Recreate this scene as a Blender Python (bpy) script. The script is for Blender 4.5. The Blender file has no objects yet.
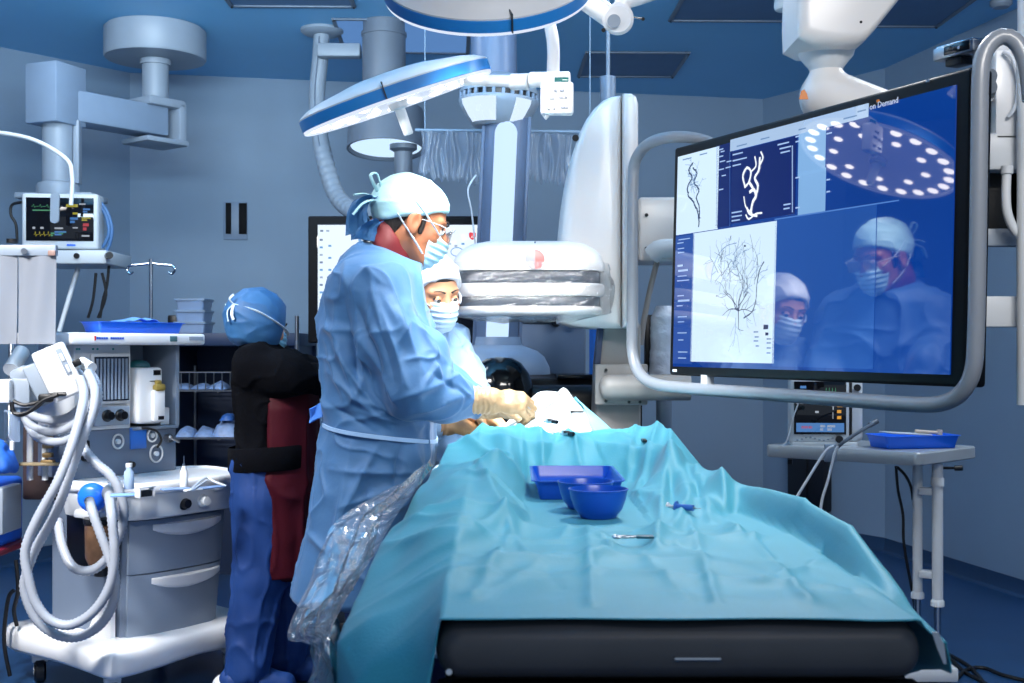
import bpy, bmesh, math, random
import numpy as np
from mathutils import Vector, Matrix

random.seed(7)
RNG = np.random.default_rng(7)
SC = bpy.context.scene
COL = SC.collection
PI = math.pi

# ------------------------------------------------------------------ camera, world, lights, exposure
FOC, EYE = 1200.0, 1.30
cam_d = bpy.data.cameras.new('camera')
cam_d.sensor_width = 36.0
cam_d.lens = FOC / 1024.0 * 36.0
cam_d.shift_y = 7.5 / 1024.0
cam_d.clip_end = 60
cam_d.dof.use_dof = True
cam_d.dof.focus_distance = 3.6
cam_d.dof.aperture_fstop = 9.0
cam = bpy.data.objects.new('camera', cam_d)
COL.objects.link(cam)
cam.location = (0, 0, EYE)
cam.rotation_euler = (PI / 2, 0, 0)
SC.camera = cam

SC.view_settings.view_transform = 'Standard'
SC.view_settings.look = 'None'
SC.view_settings.gamma = 1.0
SC.view_settings.use_curve_mapping = False
SC.view_settings.exposure = 0.0
SC.cycles.use_denoising = True
SC.cycles.max_bounces = 8
SC.cycles.transparent_max_bounces = 16

world = bpy.data.worlds.new('room_light')
SC.world = world
world.use_nodes = True
wbg = world.node_tree.nodes['Background']
wbg.inputs[0].default_value = (0.62, 0.78, 1.0, 1)
wbg.inputs[1].default_value = 0.62


def light(name, kind, loc, aim, energy, color, size=0.5, size_y=None, angle=None, blend=0.4, spread=None):
    d = bpy.data.lights.new(name, kind)
    d.energy = energy
    d.color = color
    if kind == 'AREA':
        d.shape = 'RECTANGLE'
        d.size = size
        d.size_y = size_y or size
        if spread:
            d.spread = spread
    elif kind == 'SPOT':
        d.shadow_soft_size = size
        d.spot_size = angle
        d.spot_blend = blend
    else:
        d.shadow_soft_size = size
    o = bpy.data.objects.new(name, d)
    COL.objects.link(o)
    o.location = loc
    o.rotation_euler = (Vector(aim) - Vector(loc)).to_track_quat('-Z', 'Y').to_euler()
    return o


# unseen lights added at ceiling height, with no fixtures of their own
light('front_fill', 'AREA', (0.9, 0.6, 3.05), (0.35, 4.0, 1.3), 30, (1.0, 0.96, 0.92), 1.6, 0.5, spread=1.5)
light('overhead_key', 'AREA', (0.75, 3.7, 3.05), (0.2, 2.0, 0.9), 15, (1.0, 0.98, 0.95), 0.4, 0.3, spread=1.5)  # added key that brings out the drape folds
light('machine_fill', 'AREA', (-2.3, 2.5, 3.05), (-1.55, 4.5, 0.5), 66, (1.0, 0.97, 0.95), 1.0, 0.6, spread=1.3)  # added to brighten the anaesthetic machine
light('rear_fill_left', 'AREA', (-1.9, 5.0, 3.05), (-1.6, 6.6, 0.3), 38, (0.84, 0.93, 1.0), 1.4, 0.5)  # added to lift the rear walls and floor
light('rear_fill_right', 'AREA', (2.0, 4.2, 3.05), (1.6, 5.4, 0.6), 54, (0.84, 0.93, 1.0), 1.0, 0.5)  # added to lift the right wall and instrument table
# unseen upward light, added to brighten the ceiling
light('ceiling_wash_fill', 'AREA', (-0.7, 3.2, 2.5), (-0.9, 5.2, 3.6), 64, (0.62, 0.84, 1.0), 2.6, 0.25, spread=1.9)
# the beams of the two operating lamps
light('operating_beam_front', 'SPOT', (-0.07, 3.22, 2.16), (0.04, 3.72, 1.1), 205, (1.0, 0.98, 0.95), 0.22, angle=math.radians(80), blend=0.8)
light('operating_beam_side', 'SPOT', (-0.335, 3.65, 2.02), (0.15, 3.88, 1.05), 110, (1.0, 0.98, 0.95), 0.22, angle=math.radians(70), blend=0.7)


# ------------------------------------------------------------------ small maths
def P(u, v, Y):
    """photo column u, row v at distance Y (m) -> point in the room"""
    return np.array([(u - 512.0) * Y / FOC, Y, EYE - (v - 349.0) * Y / FOC])


def lin(c):
    r = []
    for x in c[:3]:
        x = x / 255.0
        r.append(x / 12.92 if x <= 0.04045 else ((x + 0.055) / 1.055) ** 2.4)
    return (*r, 1.0)


def sstep(a, b, x):
    t = np.clip((np.asarray(x, float) - a) / (b - a), 0, 1)
    return t * t * (3 - 2 * t)


def rot(axis, ang):
    return np.array(Matrix.Rotation(ang, 3, axis))


def frame(o, R=None):
    T = np.eye(4)
    T[:3, 3] = o
    if R is not None:
        T[:3, :3] = R
    return T


_TAB = RNG.random((32, 32, 32))


def vnoise(p, f=1.0, seed=0):
    """smooth value noise in -1..1 for an n x 3 array"""
    q = np.asarray(p) * f + seed * 17.31 + 100.0
    i = np.floor(q).astype(int)
    t = q - i
    t = t * t * (3 - 2 * t)
    i %= 32
    j = (i + 1) % 32
    x, y, z = t[..., 0], t[..., 1], t[..., 2]
    g = lambda a, b, c: _TAB[a[..., 0], b[..., 1], c[..., 2]]
    c00 = g(i, i, i) * (1 - x) + g(j, i, i) * x
    c10 = g(i, j, i) * (1 - x) + g(j, j, i) * x
    c01 = g(i, i, j) * (1 - x) + g(j, i, j) * x
    c11 = g(i, j, j) * (1 - x) + g(j, j, j) * x
    return ((c00 * (1 - y) + c10 * y) * (1 - z) + (c01 * (1 - y) + c11 * y) * z) * 2 - 1


def ridged(p, f=1.0, seed=0):
    return 1 - np.abs(vnoise(p, f, seed)) * 2


def spline(pts, n=8, closed=False):
    pts = [np.asarray(p, float) for p in pts]
    m = len(pts)
    out = []
    segs = m if closed else m - 1
    for i in range(segs):
        if closed:
            a, b, c, d = pts[i - 1], pts[i], pts[(i + 1) % m], pts[(i + 2) % m]
        else:
            a, b, c, d = pts[max(i - 1, 0)], pts[i], pts[i + 1], pts[min(i + 2, m - 1)]
        for k in range(n):
            t = k / n
            out.append(0.5 * ((2 * b) + (c - a) * t + (2 * a - 5 * b + 4 * c - d) * t * t + (3 * b - a - 3 * c + d) * t ** 3))
    if not closed:
        out.append(pts[-1])
    return np.array(out)


def resample(path, step):
    path = np.asarray(path)
    s = np.r_[0, np.cumsum(np.linalg.norm(np.diff(path, axis=0), axis=1))]
    n = max(2, int(round(s[-1] / step)) + 1)
    t = np.linspace(0, s[-1], n)
    return np.stack([np.interp(t, s, path[:, k]) for k in range(3)], 1)


# ------------------------------------------------------------------ materials (procedural)
MATS = {}


def mat(name, rgb, rough=0.5, metal=0.0, vary=0.06, vscale=6.0, bump=0.0, bscale=60.0, spec=0.5, coat=0.0, sheen=0.0, rgb2=None, stretch=None, emit=0.0, ior=None):
    if name in MATS:
        return MATS[name]
    m = bpy.data.materials.new(name)
    m.use_nodes = True
    nt = m.node_tree
    b = nt.nodes['Principled BSDF']
    b.inputs['Roughness'].default_value = rough
    b.inputs['Metallic'].default_value = metal
    b.inputs['Specular IOR Level'].default_value = spec
    b.inputs['Coat Weight'].default_value = coat
    b.inputs['Coat Roughness'].default_value = 0.08
    b.inputs['Sheen Weight'].default_value = sheen
    if ior:
        b.inputs['IOR'].default_value = ior
    c = lin(rgb)
    tc = nt.nodes.new('ShaderNodeTexCoord')
    src = tc.outputs['Object']
    if stretch:
        mp = nt.nodes.new('ShaderNodeMapping')
        mp.inputs['Scale'].default_value = stretch
        nt.links.new(src, mp.inputs['Vector'])
        src = mp.outputs['Vector']
    if vary or rgb2:
        n = nt.nodes.new('ShaderNodeTexNoise')
        n.inputs['Scale'].default_value = vscale
        n.inputs['Detail'].default_value = 5
        nt.links.new(src, n.inputs['Vector'])
        r = nt.nodes.new('ShaderNodeValToRGB')
        r.color_ramp.elements[0].position = 0.32
        r.color_ramp.elements[1].position = 0.68
        if rgb2:
            r.color_ramp.elements[0].color = c
            r.color_ramp.elements[1].color = lin(rgb2)
        else:
            r.color_ramp.elements[0].color = (*[x * (1 - vary) for x in c[:3]], 1)
            r.color_ramp.elements[1].color = (*[min(1, x * (1 + vary)) for x in c[:3]], 1)
        nt.links.new(n.outputs['Fac'], r.inputs['Fac'])
        nt.links.new(r.outputs['Color'], b.inputs['Base Color'])
    else:
        b.inputs['Base Color'].default_value = c
    if bump:
        n2 = nt.nodes.new('ShaderNodeTexNoise')
        n2.inputs['Scale'].default_value = bscale
        n2.inputs['Detail'].default_value = 4
        nt.links.new(src, n2.inputs['Vector'])
        bp = nt.nodes.new('ShaderNodeBump')
        bp.inputs['Strength'].default_value = bump
        bp.inputs['Distance'].default_value = 0.01
        nt.links.new(n2.outputs['Fac'], bp.inputs['Height'])
        nt.links.new(bp.outputs['Normal'], b.inputs['Normal'])
    if emit:
        b.inputs['Emission Color'].default_value = c
        b.inputs['Emission Strength'].default_value = emit
    MATS[name] = m
    return m


def glow(name, rgb, strength, rough=0.04, spec=0.5, ior=1.5, vary=0.0, vscale=8.0):
    """a lit screen or lamp face: emits, with a glossy front"""
    if name in MATS:
        return MATS[name]
    m = bpy.data.materials.new(name)
    m.use_nodes = True
    nt = m.node_tree
    b = nt.nodes['Principled BSDF']
    b.inputs['Base Color'].default_value = (0.004, 0.004, 0.006, 1)
    b.inputs['Roughness'].default_value = rough
    b.inputs['Specular IOR Level'].default_value = spec
    b.inputs['IOR'].default_value = ior
    c = lin(rgb)
    b.inputs['Emission Color'].default_value = c
    b.inputs['Emission Strength'].default_value = strength
    if vary:
        tc = nt.nodes.new('ShaderNodeTexCoord')
        n = nt.nodes.new('ShaderNodeTexNoise')
        n.inputs['Scale'].default_value = vscale
        n.inputs['Detail'].default_value = 3
        nt.links.new(tc.outputs['Object'], n.inputs['Vector'])
        r = nt.nodes.new('ShaderNodeValToRGB')
        r.color_ramp.elements[0].color = (*[x * (1 - vary) for x in c[:3]], 1)
        r.color_ramp.elements[1].color = (*[min(1, x * (1 + vary)) for x in c[:3]], 1)
        nt.links.new(n.outputs['Fac'], r.inputs['Fac'])
        nt.links.new(r.outputs['Color'], b.inputs['Emission Color'])
    MATS[name] = m
    return m


def film(name, rgb, clear=0.75, rough=0.12, gloss=0.5, bump=0.0, bscale=30.0, base=0.05):
    """thin clear or milky plastic film"""
    if name in MATS:
        return MATS[name]
    m = bpy.data.materials.new(name)
    m.use_nodes = True
    nt = m.node_tree
    nt.nodes.remove(nt.nodes['Principled BSDF'])
    out = nt.nodes['Material Output']
    tr = nt.nodes.new('ShaderNodeBsdfTransparent')
    df = nt.nodes.new('ShaderNodeBsdfDiffuse')
    tl = nt.nodes.new('ShaderNodeBsdfTranslucent')
    gl = nt.nodes.new('ShaderNodeBsdfGlossy')
    df.inputs['Color'].default_value = lin(rgb)
    tl.inputs['Color'].default_value = lin(rgb)
    gl.inputs['Roughness'].default_value = rough
    add = nt.nodes.new('ShaderNodeMixShader')
    add.inputs[0].default_value = 0.5
    nt.links.new(df.outputs[0], add.inputs[1])
    nt.links.new(tl.outputs[0], add.inputs[2])
    m1 = nt.nodes.new('ShaderNodeMixShader')
    m1.inputs[0].default_value = clear
    nt.links.new(add.outputs[0], m1.inputs[1])
    nt.links.new(tr.outputs[0], m1.inputs[2])
    lw = nt.nodes.new('ShaderNodeLayerWeight')
    lw.inputs['Blend'].default_value = 0.35
    mul = nt.nodes.new('ShaderNodeMath')
    mul.operation = 'MULTIPLY_ADD'
    mul.inputs[1].default_value = gloss
    mul.inputs[2].default_value = base
    nt.links.new(lw.outputs['Fresnel'], mul.inputs[0])
    m2 = nt.nodes.new('ShaderNodeMixShader')
    nt.links.new(mul.outputs[0], m2.inputs[0])
    nt.links.new(m1.outputs[0], m2.inputs[1])
    nt.links.new(gl.outputs[0], m2.inputs[2])
    nt.links.new(m2.outputs[0], out.inputs['Surface'])
    if bump:
        tc = nt.nodes.new('ShaderNodeTexCoord')
        n2 = nt.nodes.new('ShaderNodeTexNoise')
        n2.inputs['Scale'].default_value = bscale
        nt.links.new(tc.outputs['Object'], n2.inputs['Vector'])
        bp = nt.nodes.new('ShaderNodeBump')
        bp.inputs['Strength'].default_value = bump
        bp.inputs['Distance'].default_value = 0.02
        nt.links.new(n2.outputs['Fac'], bp.inputs['Height'])
        nt.links.new(bp.outputs['Normal'], gl.inputs['Normal'])
    MATS[name] = m
    return m


# ------------------------------------------------------------------ mesh builder
def root_loc(o):
    L = np.zeros(3)
    while o is not None:
        L += np.array(o.location)
        o = o.parent
    return L


class MB:
    def __init__(s, T=None):
        s.V, s.F, s.M, s.T, s.n = [], [], [], T, 0

    def add(s, v, f, mi=0):
        v = np.asarray(v, float).reshape(-1, 3)
        if s.T is not None:
            v = v @ s.T[:3, :3].T + s.T[:3, 3]
        s.V.append(v)
        n = s.n
        for q in f:
            s.F.append([int(i) + n for i in q])
            s.M.append(mi)
        s.n += len(v)
        return s

    def box(s, c, size, bevel=0.0, seg=2, R=None, mi=0):
        bm = bmesh.new()
        bmesh.ops.create_cube(bm, size=1.0)
        for v in bm.verts:
            v.co = Vector((v.co.x * size[0], v.co.y * size[1], v.co.z * size[2]))
        if bevel > 0:
            bmesh.ops.bevel(bm, geom=bm.edges[:], offset=min(bevel, 0.49 * min(size)), segments=seg, affect='EDGES', profile=0.5)
        bm.verts.index_update()
        v = np.array([x.co for x in bm.verts])
        f = [[x.index for x in q.verts] for q in bm.faces]
        bm.free()
        if R is not None:
            v = v @ np.asarray(R).T
        return s.add(v + np.asarray(c), f, mi)

    def box2(s, lo, hi, bevel=0.0, seg=2, mi=0):
        lo, hi = np.asarray(lo, float), np.asarray(hi, float)
        return s.box((lo + hi) / 2, np.abs(hi - lo), bevel, seg, None, mi)

    def tube(s, path, r, n=12, cap=True, closed=False, mi=0, flat=1.0):
        p = np.asarray(path, float)
        m = len(p)
        r = np.broadcast_to(np.asarray(r, float), (m,))
        if closed:
            t = np.roll(p, -1, 0) - np.roll(p, 1, 0)
        else:
            t = np.gradient(p, axis=0)
        t /= np.maximum(np.linalg.norm(t, axis=1, keepdims=True), 1e-9)
        up = np.array([0, 0, 1.0]) if abs(t[0][2]) < 0.9 else np.array([0, 1.0, 0])
        nrm = up - t[0] * (up @ t[0])
        nrm /= np.linalg.norm(nrm)
        N = [nrm]
        for i in range(1, m):
            v = N[-1] - t[i] * (N[-1] @ t[i])
            N.append(v / max(np.linalg.norm(v), 1e-9))
        N = np.array(N)
        B = np.cross(t, N)
        a = np.arange(n) * 2 * PI / n
        ring = N[:, None] * np.cos(a)[None, :, None] * flat + B[:, None] * np.sin(a)[None, :, None]
        v = (p[:, None] + ring * r[:, None, None]).reshape(-1, 3)
        f = []
        for i in range(m if closed else m - 1):
            i2 = (i + 1) % m
            for k in range(n):
                k2 = (k + 1) % n
                f.append([i * n + k, i * n + k2, i2 * n + k2, i2 * n + k])
        if cap and not closed:
            f.append(list(range(n))[::-1])
            f.append([(m - 1) * n + k for k in range(n)])
        return s.add(v, f, mi)

    def cyl(s, a, b, r, r2=None, n=24, mi=0, bevel=0.0):
        a, b = np.asarray(a, float), np.asarray(b, float)
        r2 = r if r2 is None else r2
        if bevel:
            d = (b - a) / np.linalg.norm(b - a)
            return s.tube([a, a + d * 1e-5, a + d * bevel, b - d * bevel, b - d * 1e-5, b], [r - bevel, r - bevel, r, r2, r2 - bevel, r2 - bevel], n, mi=mi)
        return s.tube([a, b], [r, r2], n, mi=mi)

    def lathe(s, prof, c=(0, 0, 0), R=None, n=32, mi=0, a0=0.0, a1=2 * PI):
        """prof: (r, z) list; revolved about z, then turned by R and moved to c"""
        full = abs(a1 - a0 - 2 * PI) < 1e-6
        k = n if full else n + 1
        a = a0 + (a1 - a0) * np.arange(k) / n
        v = np.array([[r * math.cos(x), r * math.sin(x), z] for r, z in prof for x in a])
        f = []
        for i in range(len(prof) - 1):
            for j in range(n):
                j2 = (j + 1) % k
                f.append([i * k + j, i * k + j2, (i + 1) * k + j2, (i + 1) * k + j])
        if full:
            if prof[0][0] > 1e-6:
                f.append(list(range(k))[::-1])
            if prof[-1][0] > 1e-6:
                f.append([(len(prof) - 1) * k + j for j in range(k)])
        if R is not None:
            v = v @ np.asarray(R).T
        return s.add(v + np.asarray(c), f, mi)

    def prism(s, poly, o, ex, ey, th, mi=0):
        """2-D polygon extruded by th along ex x ey"""
        o, ex, ey = (np.asarray(q, float) for q in (o, ex, ey))
        nz = np.cross(ex, ey)
        k = len(poly)
        a = np.array([o + ex * x + ey * y for x, y in poly])
        v = np.r_[a, a + nz * th]
        f = [list(range(k))[::-1], [k + i for i in range(k)]]
        f += [[i, (i + 1) % k, k + (i + 1) % k, k + i] for i in range(k)]
        return s.add(v, f, mi)

    def loft(s, rings, cap=True, mi=0):
        n = len(rings[0])
        v = np.concatenate([np.asarray(r, float) for r in rings])
        f = []
        for i in range(len(rings) - 1):
            for k in range(n):
                k2 = (k + 1) % n
                f.append([i * n + k, i * n + k2, (i + 1) * n + k2, (i + 1) * n + k])
        if cap:
            f.append(list(range(n))[::-1])
            f.append([(len(rings) - 1) * n + k for k in range(n)])
        return s.add(v, f, mi)

    def grid(s, A, mi=0, th=0.0):
        """A: nu x nv x 3; th > 0 gives the sheet a thickness"""
        nu, nv = A.shape[:2]
        v = A.reshape(-1, 3)
        i, j = np.meshgrid(np.arange(nu - 1), np.arange(nv - 1), indexing='ij')
        q = np.stack([i * nv + j, (i + 1) * nv + j, (i + 1) * nv + j + 1, i * nv + j + 1], -1).reshape(-1, 4)
        if not th:
            return s.add(v, q.tolist(), mi)
        du, dv = np.gradient(A, axis=0), np.gradient(A, axis=1)
        nr = np.cross(du, dv)
        nr /= np.maximum(np.linalg.norm(nr, axis=2, keepdims=True), 1e-9)
        w = (A - nr * th).reshape(-1, 3)
        k = len(v)
        f = q.tolist() + (q[:, ::-1] + k).tolist()
        ed = [(a * nv, (a + 1) * nv) for a in range(nu - 1)][::-1]
        per = [a * nv for a in range(nu)] + [(nu - 1) * nv + b for b in range(1, nv)] + [a * nv + nv - 1 for a in range(nu - 2, -1, -1)] + [b for b in range(nv - 2, 0, -1)]
        for a, b in zip(per, per[1:] + per[:1]):
            f.append([b, a, a + k, b + k])
        return s.add(np.r_[v, w], f, mi)

    def build(s, name, m, parent=None, ang=40.0):
        V = np.concatenate(s.V) if s.V else np.zeros((0, 3))
        if parent is not None:
            V = V - root_loc(parent)
        me = bpy.data.meshes.new(name)
        me.from_pydata(V.tolist(), [], s.F)
        me.validate()
        ms = m if isinstance(m, (list, tuple)) else [m]
        for x in ms:
            me.materials.append(x)
        if len(ms) > 1 and len(me.polygons) == len(s.M):
            me.polygons.foreach_set('material_index', s.M)
        bm = bmesh.new()
        bm.from_mesh(me)
        bmesh.ops.recalc_face_normals(bm, faces=bm.faces[:])
        bm.to_mesh(me)
        bm.free()
        if ang:
            me.polygons.foreach_set('use_smooth', [True] * len(me.polygons))
            me.set_sharp_from_angle(angle=math.radians(ang))
        me.update()
        o = bpy.data.objects.new(name, me)
        COL.objects.link(o)
        o.parent = parent
        return o


def thing(name, label, cat, loc, group=None):
    o = bpy.data.objects.new(name, None)
    COL.objects.link(o)
    o.location = loc
    o.empty_display_size = 0.1
    o['label'] = label
    o['category'] = cat
    if group:
        o['group'] = group
    return o


def tag(o, label, cat, group=None):
    o['label'] = label
    o['category'] = cat
    if group:
        o['group'] = group
    return o


def struct(o):
    o['kind'] = 'structure'
    return o


def dup(root, loc, label):
    r = root.copy()
    COL.objects.link(r)
    r.location = loc
    r['label'] = label
    for ch in list(root.children):
        c = ch.copy()
        COL.objects.link(c)
        c.parent = r
        for g in list(ch.children):
            d = g.copy()
            COL.objects.link(d)
            d.parent = c
    return r


def basis(ex, nz):
    """columns: ex, ey, ez with ez along nz"""
    nz = np.asarray(nz, float)
    nz = nz / np.linalg.norm(nz)
    ex = np.asarray(ex, float)
    ex = ex - nz * (ex @ nz)
    ex /= np.linalg.norm(ex)
    return np.stack([ex, np.cross(nz, ex), nz], 1)


def text_into(mb, body, o, ex, ey, size, th=0.0006, mi=0, align='LEFT'):
    cu = bpy.data.curves.new('text_tmp', 'FONT')
    cu.body = body
    cu.size = size
    cu.align_x = align
    cu.extrude = th / 2
    cu.resolution_u = 2
    ob = bpy.data.objects.new('text_tmp', cu)
    COL.objects.link(ob)
    dg = bpy.context.evaluated_depsgraph_get()
    me = ob.evaluated_get(dg).to_mesh()
    v = np.array([x.co for x in me.vertices])
    f = [list(q.vertices) for q in me.polygons]
    ob.evaluated_get(dg).to_mesh_clear()
    bpy.data.objects.remove(ob)
    bpy.data.curves.remove(cu)
    if not len(v):
        return
    ex, ey = np.asarray(ex, float), np.asarray(ey, float)
    nz = np.cross(ex, ey)
    mb.add(np.asarray(o) + v[:, :1] * ex + v[:, 1:2] * ey + (v[:, 2:3] + th / 2) * nz, f, mi)


# ------------------------------------------------------------------ implicit surfaces for bodies and moulded shells
class SDF:
    def __init__(s, lo, hi, h):
        s.lo, s.h = np.asarray(lo, float), h
        s.n = np.ceil((np.asarray(hi, float) - s.lo) / h).astype(int) + 1
        s.d = np.full(tuple(s.n), 1.0, np.float32)

    def _sub(s, lo, hi):
        a = np.clip(np.floor((np.asarray(lo) - s.lo) / s.h).astype(int), 0, s.n)
        b = np.clip(np.ceil((np.asarray(hi) - s.lo) / s.h).astype(int) + 1, 0, s.n)
        sl = tuple(slice(i, j) for i, j in zip(a, b))
        ax = [(s.lo[k] + s.h * np.arange(a[k], b[k])).astype(np.float32) for k in range(3)]
        return sl, ax[0][:, None, None], ax[1][None, :, None], ax[2][None, None, :]

    def add(s, fn, lo, hi, k=0.02):
        m = k + 3 * s.h
        sl, x, y, z = s._sub(np.asarray(lo) - m, np.asarray(hi) + m)
        if 0 in s.d[sl].shape:
            return s
        b = fn(x, y, z)
        a = s.d[sl]
        hh = np.maximum(k - np.abs(a - b), 0) / k
        s.d[sl] = np.minimum(a, b) - hh * hh * k * 0.25
        return s

    def cut(s, fn, lo=None, hi=None, k=0.005):
        lo = s.lo if lo is None else np.asarray(lo) - k - 2 * s.h
        hi = s.lo + s.h * s.n if hi is None else np.asarray(hi) + k + 2 * s.h
        sl, x, y, z = s._sub(lo, hi)
        b = -fn(x, y, z)
        a = s.d[sl]
        hh = np.maximum(k - np.abs(a - b), 0) / k
        s.d[sl] = np.maximum(a, b) + hh * hh * k * 0.25
        return s

    def chain(s, pts, rs, k=0.02):
        for i in range(len(pts) - 1):
            a, b = np.asarray(pts[i], float), np.asarray(pts[i + 1], float)
            r = max(rs[i], rs[i + 1])
            s.add(rcone(a, b, rs[i], rs[i + 1]), np.minimum(a, b) - r, np.maximum(a, b) + r, k)
        return s

    def ball(s, c, r, R=None, k=0.02):
        r = np.broadcast_to(np.asarray(r, float), (3,))
        m = max(r)
        return s.add(ell(c, r, R), np.asarray(c) - m, np.asarray(c) + m, k)

    def mesh(s):
        d = s.d
        ins = d < 0
        c = np.zeros(tuple(np.array(d.shape) - 1), np.int8)
        cs = [(i, j, k) for i in (0, 1) for j in (0, 1) for k in (0, 1)]
        nx, ny, nz = c.shape
        for i, j, k in cs:
            c += ins[i:i + nx, j:j + ny, k:k + nz]
        act = (c > 0) & (c < 8)
        idx = np.argwhere(act)
        num = np.full(c.shape, -1, np.int64)
        num[act] = np.arange(len(idx))
        acc = np.zeros((len(idx), 3))
        cnt = np.zeros(len(idx))
        for p in cs:
            for ax in range(3):
                if p[ax]:
                    continue
                q = list(p)
                q[ax] = 1
                a = d[idx[:, 0] + p[0], idx[:, 1] + p[1], idx[:, 2] + p[2]]
                b = d[idx[:, 0] + q[0], idx[:, 1] + q[1], idx[:, 2] + q[2]]
                m = (a < 0) != (b < 0)
                t = a[m] / (a[m] - b[m])
                pos = np.tile(np.array(p, float), (m.sum(), 1))
                pos[:, ax] = t
                acc[m] += pos
                cnt[m] += 1
        v = (idx + acc / cnt[:, None]) * s.h + s.lo
        F = []
        for ax in range(3):
            o1, o2 = (ax + 1) % 3, (ax + 2) % 3
            sa = [slice(1, -1)] * 3
            sb = [slice(1, -1)] * 3
            sa[ax] = slice(0, -1)
            sb[ax] = slice(1, None)
            A, B = ins[tuple(sa)], ins[tuple(sb)]
            e = np.argwhere(A != B)
            off = np.ones(3, int)
            off[ax] = 0
            e = e + off
            fl = ins[e[:, 0], e[:, 1], e[:, 2]]
            def cell(d1, d2):
                q = e.copy()
                q[:, o1] -= d1
                q[:, o2] -= d2
                return num[q[:, 0], q[:, 1], q[:, 2]]
            q = np.stack([cell(1, 1), cell(0, 1), cell(0, 0), cell(1, 0)], 1)
            q[~fl] = q[~fl][:, ::-1]
            F.append(q)
        F = np.concatenate(F)
        F = F[(F >= 0).all(1)]
        return v, F


def vnormals(v, F):
    n = np.cross(v[F[:, 2]] - v[F[:, 0]], v[F[:, 3]] - v[F[:, 1]])
    o = np.zeros_like(v)
    for k in range(4):
        np.add.at(o, F[:, k], n)
    return o / np.maximum(np.linalg.norm(o, axis=1, keepdims=True), 1e-12)


def relax(v, F, it=1, lam=0.5):
    for _ in range(it):
        a = np.zeros_like(v)
        c = np.zeros(len(v))
        for k in range(4):
            i, j = F[:, k], F[:, (k + 1) % 4]
            np.add.at(a, i, v[j])
            np.add.at(c, i, 1)
            np.add.at(a, j, v[i])
            np.add.at(c, j, 1)
        v = v * (1 - lam) + a / np.maximum(c, 1)[:, None] * lam
    return v


def rcone(a, b, r0, r1):
    a, b = np.asarray(a, np.float32), np.asarray(b, np.float32)
    ba = b - a
    L = float(ba @ ba) + 1e-12

    def f(x, y, z):
        px, py, pz = x - a[0], y - a[1], z - a[2]
        t = np.clip((px * ba[0] + py * ba[1] + pz * ba[2]) / L, 0, 1)
        return np.sqrt((px - t * ba[0]) ** 2 + (py - t * ba[1]) ** 2 + (pz - t * ba[2]) ** 2) - (r0 + (r1 - r0) * t)
    return f


def ell(c, r, R=None):
    c = np.asarray(c, np.float32)
    r = np.broadcast_to(np.asarray(r, np.float32), (3,))

    def f(x, y, z):
        X, Y, Z = x - c[0], y - c[1], z - c[2]
        if R is not None:
            X, Y, Z = (R[0][k] * X + R[1][k] * Y + R[2][k] * Z for k in range(3))
        k0 = np.sqrt((X / r[0]) ** 2 + (Y / r[1]) ** 2 + (Z / r[2]) ** 2)
        k1 = np.sqrt((X / r[0] ** 2) ** 2 + (Y / r[1] ** 2) ** 2 + (Z / r[2] ** 2) ** 2) + 1e-9
        return k0 * (k0 - 1) / k1
    return f


def stack(zs, cx, cy, a, b, pw=2.4):
    """upright lofted body: at each height an oval centred (cx, cy) with half sizes a (x) and b (y)"""
    o = np.argsort(zs)
    zs, cx, cy, a, b = (np.asarray(q, float)[o] for q in (zs, cx, cy, a, b))

    def f(x, y, z):
        zz = np.clip(z, zs[0], zs[-1]).ravel()
        g = lambda q: np.interp(zz, zs, q).reshape(z.shape)
        A, B = g(a), g(b)
        k = (np.abs((x - g(cx)) / A) ** pw + np.abs((y - g(cy)) / B) ** pw) ** (1 / pw)
        d = (k - 1) * np.minimum(A, B)
        return np.maximum(d, np.maximum(zs[0] - z, z - zs[-1])).astype(np.float32)
    return f


def half(o, n):
    """negative on the far side of the plane through o with outward normal n"""
    n = np.asarray(n, float)
    n = n / np.linalg.norm(n)
    return lambda x, y, z: (x - o[0]) * n[0] + (y - o[1]) * n[1] + (z - o[2]) * n[2]


def sdf_object(sd, name, m, parent, T=None, disp=None, it=1):
    v, F = sd.mesh()
    v = relax(v, F, it, 0.4)
    if disp is not None:
        v = v + vnormals(v, F) * np.asarray(disp(v))[:, None]
    if T is not None:
        v = v @ T[:3, :3].T + T[:3, 3]
    v = v - root_loc(parent) if parent is not None else v
    me = bpy.data.meshes.new(name)
    me.vertices.add(len(v))
    me.vertices.foreach_set('co', v.astype(np.float32).ravel())
    me.loops.add(len(F) * 4)
    me.loops.foreach_set('vertex_index', F.astype(np.int32).ravel())
    me.polygons.add(len(F))
    me.polygons.foreach_set('loop_start', np.arange(0, len(F) * 4, 4, dtype=np.int32))
    me.polygons.foreach_set('use_smooth', [True] * len(F))
    me.update(calc_edges=True)
    me.validate()
    me.materials.append(m)
    o = bpy.data.objects.new(name, me)
    COL.objects.link(o)
    o.parent = parent
    return o


def creases(v, segs):
    """sum of soft folds along 3-D segments: (a, b, amplitude, width)"""
    out = np.zeros(len(v))
    for a, b, amp, w in segs:
        a, b = np.asarray(a, float), np.asarray(b, float)
        ba = b - a
        t = (v - a) @ ba / (ba @ ba)
        tc = np.clip(t, 0, 1)
        d = np.linalg.norm(v - a - tc[:, None] * ba, axis=1)
        out += amp * np.exp(-(d / w) ** 2) * (0.35 + 0.65 * np.sin(PI * np.clip(t, 0.05, 0.95)))
    return out


def plate(mb, poly, o, ex, ey, th, mi=0):
    return mb.prism(poly, o, ex, ey, th, mi)


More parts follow.
